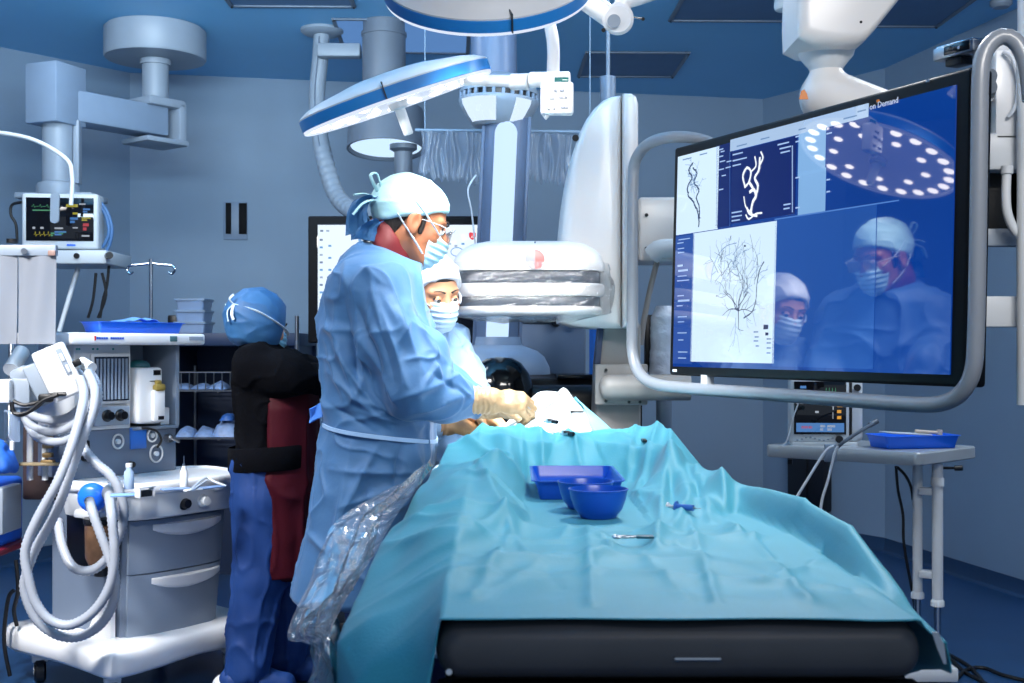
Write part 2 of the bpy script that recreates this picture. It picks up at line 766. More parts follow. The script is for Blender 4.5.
def rrect(w, h, r, n=4, cx=0.0, cy=0.0):
    out = []
    for sx, sy, a in ((1, 1, 0), (-1, 1, 90), (-1, -1, 180), (1, -1, 270)):
        for k in range(n + 1):
            t = math.radians(a + 90 * k / n)
            out.append((cx + sx * (w / 2 - r) + r * math.cos(t), cy + sy * (h / 2 - r) + r * math.sin(t)))
    return out

# ------------------------------------------------------------------ palette
WALL = mat('wall_paint', (134, 156, 178), 0.55, vary=0.05, vscale=1.2, bump=0.05, bscale=140)
CEIL = mat('ceiling_paint', (120, 192, 238), 0.45, vary=0.04, vscale=0.8)
FLOOR = mat('vinyl_floor', (30, 66, 108), 0.32, vary=0.12, vscale=3.0, bump=0.03, bscale=200)
SKIRT = mat('skirting', (38, 66, 100), 0.4)
WHITE = mat('white_enamel', (226, 228, 230), 0.32, vary=0.02)
OFFW = mat('off_white_plastic', (205, 210, 214), 0.4, vary=0.03)
GREYP = mat('grey_plastic', (140, 152, 166), 0.42, vary=0.04)
GREYB = mat('blue_grey_paint', (128, 146, 168), 0.42, vary=0.04)
MIDG = mat('mid_grey_metal', (98, 112, 130), 0.4, vary=0.05)
BEIGE = mat('warm_grey_plastic', (134, 133, 132), 0.42, vary=0.03)
DARK = mat('dark_plastic', (10, 11, 16), 0.35, vary=0.1)
BLACK = mat('black_rubber', (8, 9, 12), 0.45, vary=0.15)
STEEL = mat('brushed_steel', (168, 172, 178), 0.28, 1.0, vary=0.08, vscale=40, stretch=(1, 1, 12))
CHROME = mat('chrome', (205, 208, 214), 0.12, 1.0, vary=0.02)
BLUEP = mat('blue_plastic', (30, 108, 236), 0.3, vary=0.05)
BLUED = mat('deep_blue_plastic', (22, 82, 190), 0.28, vary=0.05)
BLUER = mat('lamp_rim_blue', (38, 124, 196), 0.35, vary=0.03)
CABLE = mat('black_cable', (12, 13, 18), 0.5, vary=0.0)
WCABLE = mat('white_cable', (205, 212, 220), 0.45, vary=0.0)
TEALC = mat('teal_cap', (20, 150, 140), 0.35)
RED = mat('red_mark', (205, 40, 40), 0.4)
ORANGE = mat('orange_mark', (214, 120, 30), 0.45)
NAVY = mat('navy_panel', (26, 46, 78), 0.5, vary=0.06)

H = 3.10
# plan of the wall line (x, y), from the left of the camera round to the right
PLAN = [(-4.3, -1.5), (-4.3, 5.65), (-3.05, 7.15), (-2.49, 7.82), (1.807, 8.64), (2.39, 7.69), (2.68, 6.28), (3.9, 0.4), (3.9, -1.5)]


def wall(name, i, j):
    a, b = np.array(PLAN[i]), np.array(PLAN[j])
    d = (b - a) / np.linalg.norm(b - a)
    nrm = np.array([-d[1], d[0]])        # outward
    q = [a, b, b + nrm * 0.12, a + nrm * 0.12]
    mb = MB()
    v = [(x, y, 0) for x, y in q] + [(x, y, H) for x, y in q]
    mb.add(v, [[0, 1, 2, 3], [4, 7, 6, 5], [0, 4, 5, 1], [1, 5, 6, 2], [2, 6, 7, 3], [3, 7, 4, 0]])
    return struct(mb.build(name, WALL, ang=0))


for nm, i in (('wall_left', 0), ('wall_left_rear', 1), ('wall_left_corner', 2), ('wall_back', 3), ('wall_right_corner', 4), ('wall_right_rear', 5), ('wall_right', 6)):
    wall(nm, i, i + 1)
mb = MB()
mb.add([(-4.5, -1.6, -0.1), (4.1, -1.6, -0.1), (4.1, 8.9, -0.1), (-4.5, 8.9, -0.1), (-4.5, -1.6, 0), (4.1, -1.6, 0), (4.1, 8.9, 0), (-4.5, 8.9, 0)],
       [[3, 2, 1, 0], [4, 5, 6, 7], [0, 1, 5, 4], [1, 2, 6, 5], [2, 3, 7, 6], [3, 0, 4, 7]])
struct(mb.build('floor', FLOOR, ang=0))
mb = MB()
mb.add([(-4.5, -1.6, H), (4.1, -1.6, H), (4.1, 8.9, H), (-4.5, 8.9, H), (-4.5, -1.6, H + .1), (4.1, -1.6, H + .1), (4.1, 8.9, H + .1), (-4.5, 8.9, H + .1)],
       [[3, 2, 1, 0], [4, 5, 6, 7], [0, 1, 5, 4], [1, 2, 6, 5], [2, 3, 7, 6], [3, 0, 4, 7]])
struct(mb.build('ceiling', CEIL, ang=0))
# coved vinyl skirting where floor meets wall
for nm, i in (('baseboard_back', 3), ('baseboard_right_corner', 4), ('baseboard_right_rear', 5), ('baseboard_right', 6), ('baseboard_left', 1), ('baseboard_left_corner', 2)):
    a, b = np.array(PLAN[i]), np.array(PLAN[i + 1])
    d = (b - a) / np.linalg.norm(b - a)
    n = -np.array([-d[1], d[0]])
    prof = [(0.0, 0.0), (0.03, 0.0), (0.012, 0.012), (0.004, 0.035), (0.004, 0.09), (0.0, 0.09)]
    mb = MB()
    mb.loft([[(*(p + n * (x + 0.001)), z + 0.0005) for x, z in prof] for p in (a, b)])
    struct(mb.build(nm, SKIRT, ang=30))

# ------------------------------------------------------------------ recessed panels in the ceiling
GRILLE = mat('dark_ceiling_panel', (76, 112, 150), 0.5, vary=0.05)
PALEP = glow('glowing_ceiling_panel', (104, 156, 226), 0.62, rough=.4, spec=.3)  # emission added so the pale panel shows bright


def ceiling_panel(c, yaw, w, l, m, label):
    t = thing('ceiling_panel', label, 'ceiling panel', (c[0], c[1], H), 'recessed square ceiling panels')
    R = rot('Z', yaw)
    T = frame((c[0], c[1], H - 0.001), R)
    f = MB(T)
    b = 0.022
    for sx in (-1, 1):
        f.box((sx * (w / 2 - b / 2), 0, -0.006), (b, l, 0.012), 0.002)
        f.box((0, sx * (l / 2 - b / 2), -0.006), (w - 2 * b, b, 0.012), 0.002)
    f.build('frame', MIDG, t)
    p = MB(T)
    p.box((0, 0, -0.0025), (w - 2 * b, l - 2 * b, 0.004))
    p.build('panel', m, t)
    s = MB(T)
    for sx in (-1, 1):
        for sy in (-1, 1):
            s.cyl((sx * (w / 2 - .012), sy * (l / 2 - .012), -.017), (sx * (w / 2 - .012), sy * (l / 2 - .012), -.011), .006, n=8)
    s.build('corner_screw', DARK, t)['kind'] = 'stuff'
    return t


ceiling_panel((0.755, 7.58), 0.02, 0.64, 0.66, GRILLE, 'dark square ceiling panel above the white C-arm housing')
ceiling_panel((1.19, 6.24), 0.02, 0.66, 0.66, GRILLE, 'dark square ceiling panel left of the white monitor suspension arm')
ceiling_panel((2.06, 6.28), 0.02, 0.64, 0.8, GRILLE, 'dark square ceiling panel right of the white monitor suspension arm')
ceiling_panel((-1.14, 5.96), 0.02, 0.66, 0.66, GRILLE, 'dark square ceiling panel above the flexible conduit, cut by the top edge')
ceiling_panel((-0.62, 6.9), 0.05, 0.76, 0.74, PALEP, 'pale ceiling panel with an added glow around the thick grey ceiling column')
# round detector near the right wall
mb = MB()
c = P(1001, 1, 6.2)
mb.lathe([(0.055, 0), (0.055, -0.02), (0.04, -0.035), (0.0, -0.038)], (c[0], c[1], H - 0.001), n=24)
tag(mb.build('smoke_detector', GREYP), 'small round detector on the ceiling by the right wall', 'detector')

# ------------------------------------------------------------------ left ceiling boom with its shelf
BX = P(56, 96, 6.25)
DX = np.array([-2.0, 6.73, H])
ARMZ = P(0, 118, 6.6)[2]
t = thing('supply_boom', 'blue-grey jointed ceiling boom on a round mount, left', 'ceiling boom', (DX[0], DX[1], H))
mb = MB()
mb.lathe([(0.262, 0), (0.262, -.012), (0.278, -.014), (0.278, -.165), (0.272, -.175), (0.0, -.176)], (DX[0], DX[1], H - .001), n=48)
mb.build('mount_disc', GREYP, t)
mb = MB()
mb.cyl((DX[0], DX[1], H - .17), (DX[0], DX[1], H - .43), .073, n=32)
mb.lathe([(0.085, 0), (0.085, -.03)], (DX[0], DX[1], H - .18), n=32)
mb.build('column', GREYP, t)
JX = np.array([DX[0], DX[1], 0])
adir = np.array([BX[0], BX[1], 0]) - JX
L = np.linalg.norm(adir)
adir /= L
aside = np.array([-adir[1], adir[0], 0])
AR = np.stack([adir, aside, [0, 0, 1]], 1)
mb = MB(frame((DX[0], DX[1], 0), AR))
mb.box((0, 0, ARMZ + .10), (.24, .24, .05), .012)
mb.box((-.10, 0, ARMZ), (.05, .24, .22), .01)
mb.box((.0, 0, ARMZ - .115), (.28, .25, .03), .01)
mb.build('joint_block', GREYP, t)
mb = MB(frame((DX[0], DX[1], 0), AR))
mb.box((L / 2 - .03, 0, ARMZ), (L, .17, .165), .012)
mb.build('arm', GREYB, t)
mb = MB(frame((BX[0], BX[1], 0), rot('Z', math.radians(-22))))
mb.box((0, 0, BX[2]), (.205, .22, .31), .008)
mb.build('end_box', GREYB, t)
mb = MB()
cz1, cz0 = P(0, 122, 6.25)[2], P(0, 190, 6.25)[2]
mb.cyl((BX[0] + .01, BX[1], cz1 + .05), (BX[0] + .01, BX[1], cz0), .078, n=32)
mb.lathe([(.078, .02), (.10, .012), (.108, -.005), (.108, -.05), (.07, -.055)], (BX[0] + .01, BX[1], cz0 + .02), n=32)
mb.cyl((BX[0] + .01, BX[1] + .14, cz0), (BX[0] + .01, BX[1] + .14, cz0 - .4), .05, n=20)
mb.box((BX[0] + .01, BX[1] + .06, cz0 - .035), (.40, .26, .03), .006)
mb.box((BX[0] + .105, BX[1] + .02, cz0 + .2), (.03, .05, .33), .004)
mb.build('hanging_column', GREYP, t)
SH = P(85, 258, 6.1)
mb = MB(frame((SH[0], SH[1], SH[2])))
mb.box((-.03, .06, -.005), (.37, .40, .068), .008)
mb.build('shelf', OFFW, t)
mb = MB(frame((SH[0], SH[1], SH[2])))
mb.cyl((.155, -.12, .0), (.185, -.18, .0), .018, n=12)
mb.cyl((.01, -.138, .0), (.01, -.150, .0), .014, n=12)
mb.build('knob', DARK, t)
mb = MB()
mb.tube(spline([P(71, 205, 5.8), P(72, 176, 5.8), P(65, 158, 5.82), P(28, 138, 5.9), P(-25, 132, 5.95), P(-25, 150, 6.0)], 8), .0105)
mb.build('grab_rail', WHITE, t)
mb = MB()
mb.prism(rrect(.042, .15, .018), P(55.5, 208, 5.84) - np.array([0, 0, 0]), (1, 0, 0), (0, .05, 1), .012)
mb.build('lever', GREYP, t)
mb = MB()
mb.cyl(P(99, 200, 6.06), P(97, 250, 6.06), .009, n=10)
mb.cyl(P(78, 268, 6.1), P(59, 332, 6.0), .012, n=10)
mb.build('post', OFFW, t)
for i, pts in enumerate(([(99, 200), (108, 214), (112, 232), (107, 250), (97, 255)], [(99, 204), (106, 216), (109, 232), (104, 245), (95, 250)])):
    mb = MB()
    mb.tube(spline([P(u, v, 6.1) for u, v in pts], 6), .009, 8)
    mb.build('blue_cable', mat('slate_cable', (70, 112, 160), .5), t)
for pts in ([(22, 202), (12, 205), (11, 215), (16, 225), (17, 243)], [(96, 273), (93, 300), (88, 318)], [(102, 273), (106, 295), (98, 318)], [(109, 265), (107, 285), (103, 300), (100, 318)]):
    mb = MB()
    mb.tube(spline([P(u, v, 6.12) for u, v in pts], 6), .0075, 8)
    mb.build('cable', CABLE, t)

# patient monitor on the boom shelf


def patient_monitor(name, label, c, w, h, d, yaw, rows, group=None, pitch=0.0):
    R = rot('Z', yaw) @ rot('X', pitch)
    t = thing(name, label, 'monitor', (c[0], c[1], c[2] - h / 2), group)
    T = frame(c, R)
    mb = MB(T)
    mb.box((0, d / 2, 0), (w, d, h), .014, 3)
    mb.box((0, d * .8, 0), (w * .86, d * .7, h * .86), .02, 2)
    mb.build('housing', OFFW, t)
    mb = MB(T)
    mb.box((0, -.001, h * .03), (w * .88, .006, h * .78), .002)
    mb.build('screen', glow('monitor_black', (6, 8, 12), .6), t)
    tr = MB(T)
    W, Hh = w * .84, h * .74
    ox, oz = -w * .42, -h * .34
    y = -.0048
    cols = rows
    for (mi, x0, z0, x1, z1, kind) in cols:
        if kind == 'wave':
            n = 26
            xs = np.linspace(x0, x1, n)
            zs = z0 + (z1 - z0) * np.where(np.arange(n) % 6 == 2, 1.0, np.where(np.arange(n) % 6 == 3, 0.0, 0.35))
            for k in range(n - 1):
                a = np.array([ox + xs[k] * W, y, oz + zs[k] * Hh])
                b = np.array([ox + xs[k + 1] * W, y, oz + zs[k + 1] * Hh])
                tr.tube([a, b], .0009, 4, mi=mi)
        else:
            nb = 1 if (z1 - z0) < .07 or x1 - x0 > .5 else 2
            for b_ in range(nb):
                bw_ = (x1 - x0) * W * (1.0 if b_ == 0 else .6)
                bz_ = oz + (z0 + (z1 - z0) * (.5 if nb == 1 else .75 - .5 * b_)) * Hh
                tr.box((ox + x0 * W + bw_ / 2, y, bz_), (bw_, .0012, (z1 - z0) * Hh * (1.0 if nb == 1 else .36)), mi=mi)
    tr.build('screen_readout', [glow('trace_green', (100, 190, 140), .5), glow('trace_yellow', (210, 200, 70), .55), glow('trace_red', (220, 80, 90), .6),
                                glow('trace_blue', (90, 150, 225), .6), glow('trace_white', (205, 215, 230), .6), glow('trace_orange', (240, 170, 60), .8)], t, 0)['kind'] = 'stuff'
    return t, T


mc = P(60, 221, 6.0)
rowsA = [(1, .60, .80, .78, .87, 'b'), (0, .06, .78, .5, .86, 'wave'), (0, .08, .70, .45, .73, 'b'), (3, .86, .66, .97, .78, 'b'), (1, .84, .46, .98, .56, 'b'), (2, .86, .22, .95, .42, 'b'),
         (3, .66, .40, .78, .56, 'b'), (4, .70, .28, .78, .31, 'b'), (3, .42, .10, .60, .22, 'b'), (0, .48, .13, .6, .2, 'b'), (1, .10, .08, .38, .20, 'wave'), (4, .08, .26, .12, .31, 'b'), (4, .2, .26, .25, .31, 'b'),
         (4, .84, .08, .96, .12, 'b'), (1, .70, .62, .78, .67, 'b'), (4, .42, .26, .55, .3, 'b'), (4, .8, .86, .9, .89, 'b'), (0, .36, .08, .42, .18, 'b')]
t, T = patient_monitor('patient_monitor', 'white vital signs monitor on the shelf of the left ceiling boom', mc, .372, .277, .13, math.radians(6), rowsA)
mb = MB(T)
mb.box((.055, -.003, -.12), (.042, .006, .009), .001)
mb.build('nameplate', BLUEP, t)

# grey vinyl screens hanging from a rail, far left
t = thing('hanging_screen', 'pale grey vinyl curtain in two panels on a metal rail at the left edge', 'curtain', P(28, 345, 4.4))
mb = MB()
mb.box2(P(-72, 256, 4.4) - [0, .012, 0], P(57, 245, 4.4) + [0, .012, 0], .004)
mb.build('rail', GREYP, t)
VIN = mat('grey_vinyl', (124, 130, 140), 0.5, vary=0.03, bump=0.15, bscale=10)
for u0, u1 in ((-30, 17.2), (18.6, 56)):
    a, b = P(u0, 255, 4.4), P(u1, 344, 4.4)
    uu, vv = np.meshgrid(np.linspace(0, 1, 16), np.linspace(0, 1, 12), indexing='ij')
    A = np.stack([a[0] + (b[0] - a[0]) * uu, 4.4 + .006 * np.sin(uu * 7 + vv * 2) - 0.004 * vv, a[2] + (b[2] - a[2]) * vv], -1)
    mb = MB()
    mb.grid(A, th=.004)
    mb.build('panel', VIN, t)
mb = MB()
mb.cyl(P(24, 251, 4.385), P(24, 251, 4.37), .011, n=14)
mb.build('bolt', STEEL, t)
mb = MB()
mb.box(P(52, 253, 4.385), (.026, .012, .02), .002)
mb.build('rail_clip', mat('copper_clip', (150, 120, 110), .4), t)
mb = MB()
mb.cyl(P(12, 243, 4.4), P(12, 239, 4.4), .02, n=12)
mb.build('rail_end', DARK, t)
mb = MB()
for u in (-64, -44):
    mb.cyl(P(u, 250, 4.43), (P(u, 250, 4.43)[0], 4.43, 0.0), .012, n=10)
    mb.box((P(u, 250, 4.43)[0], 4.43, .02), (.06, .4, .04), .008)
mb.build('stand', STEEL, t)

# ------------------------------------------------------------------ wall plate, IV pole, storage behind
bw = lambda u: (lambda x0, y0, dx, dy: None)
def back_wall(u, v):
    a, b = np.array(PLAN[3]), np.array(PLAN[4])
    k = (u - 512) / FOC
    s = (k * a[1] - a[0]) / ((b[0] - a[0]) - k * (b[1] - a[1]))
    q = a + (b - a) * s
    return P(u, v, q[1])


bdir = np.array(PLAN[4]) - np.array(PLAN[3])
bdir = np.array([*(bdir / np.linalg.norm(bdir)), 0])
bn = np.array([bdir[1], -bdir[0], 0])
BR = np.stack([bdir, -bn, [0, 0, 1]], 1)
c = back_wall(235.5, 221)
t = thing('wall_intercom', 'pale wall plate with two black strips on the rear wall', 'wall plate', c)
mb = MB(frame(c, BR))
mb.box((0, -.006, 0), (.155, .012, .25), .004)
mb.build('plate', GREYB, t)
for sx in (-.045, .048):
    mb = MB(frame(c, BR))
    mb.box((sx, -.014, .015), (.036 if sx < 0 else .052, .006, .205), .002)
    mb.build('black_strip', mat('matt_black', (7, 8, 12), .6, spec=.15), t)

t = thing('drip_stand', 'chrome drip stand with two hooks behind the anaesthetic machine', 'drip stand', (P(151, 320, 5.9)[0], 5.9, 0))
pc = P(151, 259, 5.9)
mb = MB()
mb.cyl((pc[0], 5.9, .06), (pc[0], 5.9, pc[2]), .010, n=12)
mb.build('pole', CHROME, t)
for sx in (-1, 1):
    mb = MB()
    hk = [(0, .0), (.05, -.008), (.10, -.012), (.118, -.03), (.105, -.052), (.085, -.045)]
    mb.tube(spline([(pc[0] + sx * x, 5.9, pc[2] - .02 + z) for x, z in hk], 6), .006, 8)
    mb.build('hook', CHROME, t)
for k in range(5):
    a = k * 2 * PI / 5
    mb = MB()
    mb.tube([(pc[0], 5.9, .08), (pc[0] + .26 * math.cos(a), 5.9 + .26 * math.sin(a), .055)], .014, 8)
    mb.box((pc[0] + .26 * math.cos(a), 5.9 + .26 * math.sin(a), .025), (.03, .03, .05), .008)
    mb.build('leg', STEEL, t)

# dark counter with three clear boxes, wire rack below it
t = thing('dark_counter', 'dark blue counter top behind the anaesthetic machine', 'counter', (P(205, 400, 6.6)[0], 6.6, 0))
a, b = P(160, 333, 6.4), P(300, 345, 6.4)
mb = MB()
mb.box2((a[0], 6.35, b[2] - .005), (b[0], 6.95, a[2]), .006)
mb.build('worktop', NAVY, t)
mb = MB()
mb.box2((a[0] + .02, 6.92, 0), (b[0], 6.95, b[2]))
mb.build('back_panel', NAVY, t)
for x in (a[0] + .04, b[0] - .04):
    mb = MB()
    mb.box2((x - .02, 6.4, 0), (x + .02, 6.93, b[2] - .004))
    mb.build('side_panel', NAVY, t)
CLEARB = mat('frosted_box', (140, 160, 190), 0.3, vary=0.06)
prev = None
zt = a[2]
for k, lab in enumerate(('frosted plastic storage box at the bottom of the stack of three', 'frosted plastic storage box in the middle of the stack of three', 'frosted plastic storage box on top of the stack of three')):
    t = thing('storage_box', lab, 'storage box', (P(192, 330, 6.5)[0], 6.55, zt), 'stack of three frosted boxes on the dark counter')
    w = .165 - k * .006
    mb = MB()
    mb.loft([[(t.location[0] + x, 6.55 + y, zt + z) for x, y in rrect(w * s, .2 * s, .012)] for z, s in ((0, .9), (.05, 1.0))])
    mb.build('tub', CLEARB, t)
    mb = MB()
    mb.loft([[(t.location[0] + x, 6.55 + y, zt + z) for x, y in rrect(w + .012, .212, .012)] for z in (.05, .062)])
    mb.build('lid', GREYB, t)
    zt += .0625
mb = MB()
q = P(170, 322, 6.5)
mb.box((q[0], 6.6, a[2] + .05), (.06, .1, .1), .01)
tag(mb.build('small_speaker', DARK), 'small dark box beside the stack of frosted boxes', 'box')

t = thing('wire_rack', 'low wire shelf rack holding wrapped packs under the dark counter', 'shelf rack', (P(205, 480, 6.55)[0], 6.6, 0))
x0, x1 = P(172, 400, 6.4)[0], P(262, 400, 6.4)[0]
for v in (391, 439):
    z = P(0, v, 6.4)[2]
    mb = MB()
    for y in np.linspace(6.42, 6.86, 9):
        mb.cyl((x0, y, z), (x1, y, z), .004, n=6)
    for x in np.linspace(x0, x1, 5):
        mb.cyl((x, 6.42, z - .006), (x, 6.86, z - .006), .004, n=6)
    mb.build('wire_shelf', STEEL, t)['kind'] = 'stuff'
z0 = P(0, 391, 6.4)[2]
mb = MB()
for x in np.linspace(x0, x1, 12):
    mb.cyl((x, 6.42, z0), (x, 6.42, z0 + .1), .003, n=6)
mb.cyl((x0, 6.42, z0 + .1), (x1, 6.42, z0 + .1), .004, n=6)
mb.build('wire_rail', STEEL, t)['kind'] = 'stuff'
for x in (x0, x1):
    for y in (6.42, 6.86):
        mb = MB()
        mb.cyl((x, y, 0), (x, y, z0 + .13), .011, n=10)
        mb.build('post', STEEL, t)
PACK = mat('sterile_pack', (120, 145, 185), 0.4, vary=0.15, vscale=30, bump=0.3, bscale=50)
PACKB = mat('blue_pack', (50, 95, 165), 0.4, vary=0.15, vscale=30)
labs = ['flat pale pack at the left of the upper wire shelf', 'flat pale pack in the middle of the upper wire shelf', 'flat pale pack at the right of the upper wire shelf',
        'crumpled pale pack at the left of the lower wire shelf', 'crumpled pale pack in the middle of the lower wire shelf', 'bulky pale pack at the right of the lower wire shelf', 'blue pack on the bulky pale pack of the lower shelf']
spots = [(184, 388, .10, .03, 0), (203, 388, .10, .03, 0), (220, 388, .1, .04, 0), (188, 436, .1, .05, 0), (207, 436, .11, .05, 0), (228, 436, .14, .10, 0), (229, 417, .07, .04, 1)]
for (u, v, w, h, k), lab in zip(spots, labs):
    q = P(u, v, 6.5)
    base = P(0, 391 if v < 400 else 439, 6.4)[2] + .008
    if k:
        base += .088
    n = 9
    uu, vv = np.meshgrid(np.linspace(0, 1, 12), np.linspace(0, 1, 12), indexing='ij')
    dome = (np.sin(uu * PI) * np.sin(vv * PI)) ** .45
    pts = np.stack([q[0] + (uu - .5) * w, 6.5 + (vv - .5) * .16, base + h * dome], -1)
    pts[..., 2] += .25 * h * dome * vnoise(pts.reshape(-1, 3), 30, u).reshape(12, 12)
    low = pts.copy()
    low[..., 2] = base - .0005
    mb = MB()
    mb.grid(pts)
    mb.grid(low[::-1])
    o = mb.build('wrapped_pack', PACKB if k else PACK)
    tag(o, lab, 'pack', 'wrapped packs on the wire rack')

# ------------------------------------------------------------------ flexible conduit and thick ceiling column
COLG = mat('column_grey', (104, 114, 128), .42, vary=.04)
t = thing('ceiling_column', 'thick grey ceiling column ending in a wide drum lit from below', 'ceiling column', (P(384, 20, 6.6)[0], 6.6, H))
CX = P(384, 60, 6.6)[0]
mb = MB()
mb.lathe([(.115, 0), (.115, -.06), (.125, -.062), (.125, -.08), (.119, -.082), (.119, -.42), (.121, -.421), (.121, -.43), (.119, -.431), (.119, -.58)], (CX, 6.6, H - .0005), n=40)
mb.build('column', COLG, t)
DZ = P(0, 150, 6.6)[2]
DXx = P(386, 0, 6.6)[0]
mb = MB()
mb.lathe([(.0, .235), (.19, .235), (.205, .22), (.215, .0), (.205, .0), (.195, .02), (.0, .02)], (DXx, 6.6, DZ), rot('X', -.14), n=48)
mb.build('drum', COLG, t)
mb = MB()
mb.lathe([(.194, .018), (.0, .016)], (DXx, 6.6, DZ), rot('X', -.14), n=40)
mb.build('drum_lamp', glow('drum_lamp_glow', (200, 228, 255), 1.15), t)
mb = MB()
mb.lathe([(.075, .02), (.075, -.005), (.05, -.02), (.05, -.45), (.0, -.455)], (DXx + .10, 6.55, DZ), n=28)
mb.build('spindle', COLG, t)
mb = MB()
q = P(340, 52, 6.7)
mb.box((q[0], 6.68, q[2]), (.24, .08, .075), .01)
mb.build('bracket', GREYP, t)

t = thing('flexible_conduit', 'ribbed grey conduit hanging from the ceiling left of the thick column', 'conduit', (P(325, 35, 6.7)[0], 6.75, H))
pth = resample(spline([P(322, 30, 6.75), P(320, 60, 6.75), P(317, 95, 6.75), P(319, 130, 6.72), P(326, 165, 6.65), P(337, 196, 6.55), P(354, 211, 6.4), P(378, 213, 6.2)], 10), .012)
pth[0][2] = H - .002
k = np.arange(len(pth))
mb = MB()
mb.tube(pth, .046 + .004 * ((k // 2) % 2) * sstep(50, 62, k), 16)
mb.build('tube', GREYP, t)
mb = MB()
mb.lathe([(.12, 0), (.12, -.015), (.1, -.03), (.06, -.035)], (pth[0][0], pth[0][1], H - .001), n=28)
mb.build('ceiling_rose', GREYP, t)
mb = MB()
mb.tube(pth[4:58] + np.array([-.004, -.049, 0]), .004, 6)
mb.build('seam', MIDG, t)

# ------------------------------------------------------------------ lit white column (behind the X-ray arm)
LCY = 5.2
top, bot = P(507, 118, LCY), P(497, 346, LCY)
t = thing('light_column', 'blue-grey column with a tall glowing strip behind the X-ray detector', 'column', (bot[0], LCY, bot[2] - .15))
ax = (top - bot) / np.linalg.norm(top - bot)
LR = basis((1, 0, 0), ax)
Lh = np.linalg.norm(top - bot)
mb = MB(frame(bot, LR))
mb.cyl((0, 0, -.02), (0, 0, Lh + .05), .102, n=40)
for sx in (-1, 1):
    mb.box((sx * .098, -.02, Lh / 2), (.016, .06, Lh), .004)
mb.build('column', mat('column_paint', (92, 108, 134), .4), t)
mb = MB(frame(bot, LR))
rings = []
for z in np.r_[np.linspace(-.0, .045, 6), np.linspace(.05, Lh - .09, 6), np.linspace(Lh - .085, Lh - .035, 6)]:
    zc = np.clip(z, .05, Lh - .085)
    k = math.sqrt(max(0.02, 1 - ((z - zc) / .052) ** 2))
    a = np.linspace(-.46 * k, .46 * k, 9)
    o = [(.108 * math.sin(q), -.108 * math.cos(q), z) for q in a]
    i = [(.1 * math.sin(q), -.1 * math.cos(q), z) for q in a[::-1]]
    rings.append(o + i)
mb.loft(rings)
mb.build('light_strip', glow('strip_glow', (196, 224, 255), 1.2, rough=.5, spec=.1), t)
capc = P(499, 98, LCY)
mb = MB(frame((capc[0], LCY, capc[2]), LR))
mb.lathe([(0, .10), (.09, .095), (.15, .06), (.172, .02), (.172, .012)], n=48)
mb.lathe([(.172, -.012), (.174, -.02), (.165, -.045), (.14, -.085), (.11, -.125), (.09, -.13), (.0, -.13)], n=48)
mb.build('cap', GREYP, t)
mb = MB(frame((capc[0], LCY, capc[2]), LR))
mb.lathe([(.160, .012), (.160, -.012)], n=48)
mb.build('slot_ring', DARK, t)
for k in range(26):
    a = k * 2 * PI / 26
    mb = MB(frame((capc[0], LCY, capc[2]), LR @ rot('Z', a)))
    mb.box((.166, 0, 0), (.012, .014, .024), .002)
    mb.build('slot_rib', GREYB, t)
for a0, a1 in ((-PI / 2 - 1.15, -PI / 2 - .05), (-PI / 2 + .45, -PI / 2 + .95)):
    mb = MB(frame((capc[0], LCY, capc[2]), LR))
    mb.lathe([(.173, -.025), (.168, -.046), (.143, -.086), (.118, -.118), (.112, -.112), (.138, -.08), (.16, -.04), (.168, -.022)], n=16, a0=a0, a1=a1)
    mb.build('cap_light', glow('cap_glow', (215, 235, 255), 1.1), t)
mb = MB()
mb.cyl((capc[0] - .02, LCY + .02, capc[2] + .05), (capc[0] - .03, LCY + .02, H - .001), .10, n=28)
mb.lathe([(.26, 0), (.26, -.04), (.2, -.09), (.12, -.12)], (capc[0] - .03, LCY + .02, H - .001), n=36)
mb.build('ceiling_mast', MATS['column_paint'], t)
# flared foot shell
mb = MB()
fz = P(0, 374, LCY)[2]
mb.lathe([(.10, .16), (.105, .125), (.13, .115), (.17, .10), (.2, .075), (.222, .03), (.225, 0), (.0, 0)], (bot[0] + .005, LCY - .02, fz), n=48)
mb.build('foot_shell', GREYB, t)
mb = MB()
mb.tube(spline([P(478, 270, 5.08), P(472, 215, 5.05), P(468, 190, 5.05), P(476, 175, 5.08)], 6), .004, 6)
mb.build('thin_lead', WCABLE, t)
mb = MB()
mb.cyl((bot[0], LCY - .02, 0.06), (bot[0], LCY - .02, fz), .09, n=24)
mb.box((bot[0], LCY - .02, .03), (.5, .5, .06), .02)
mb.build('pedestal', DARK, t)

# black rounded pedestal hood in front of the column foot
t = thing('black_tube_housing', 'glossy black rounded housing under the lit column, behind the gloved hands', 'housing', (P(500, 400, 4.75)[0], 4.75, 0))
GLOSSB = mat('gloss_black', (6, 8, 12), 0.12, vary=0.0)
mb = MB()
c = P(500, 396, 4.75)
mb.lathe([(.0, .155), (.05, .15), (.085, .13), (.115, .09), (.13, .04), (.132, -.1)], c, n=40)
mb.build('hood', GLOSSB, t)
mb = MB()
mb.box2((P(490, 0, 4.8)[0], 4.72, .1), (P(606, 0, 4.8)[0], 5.0, P(0, 386, 4.8)[2]), .05, 4)
mb.build('body', BLACK, t)
mb = MB()
mb.box2((P(455, 0, 4.8)[0], 4.7, .0), (P(606, 0, 4.8)[0], 5.05, .1), .02)
mb.build('plinth', DARK, t)

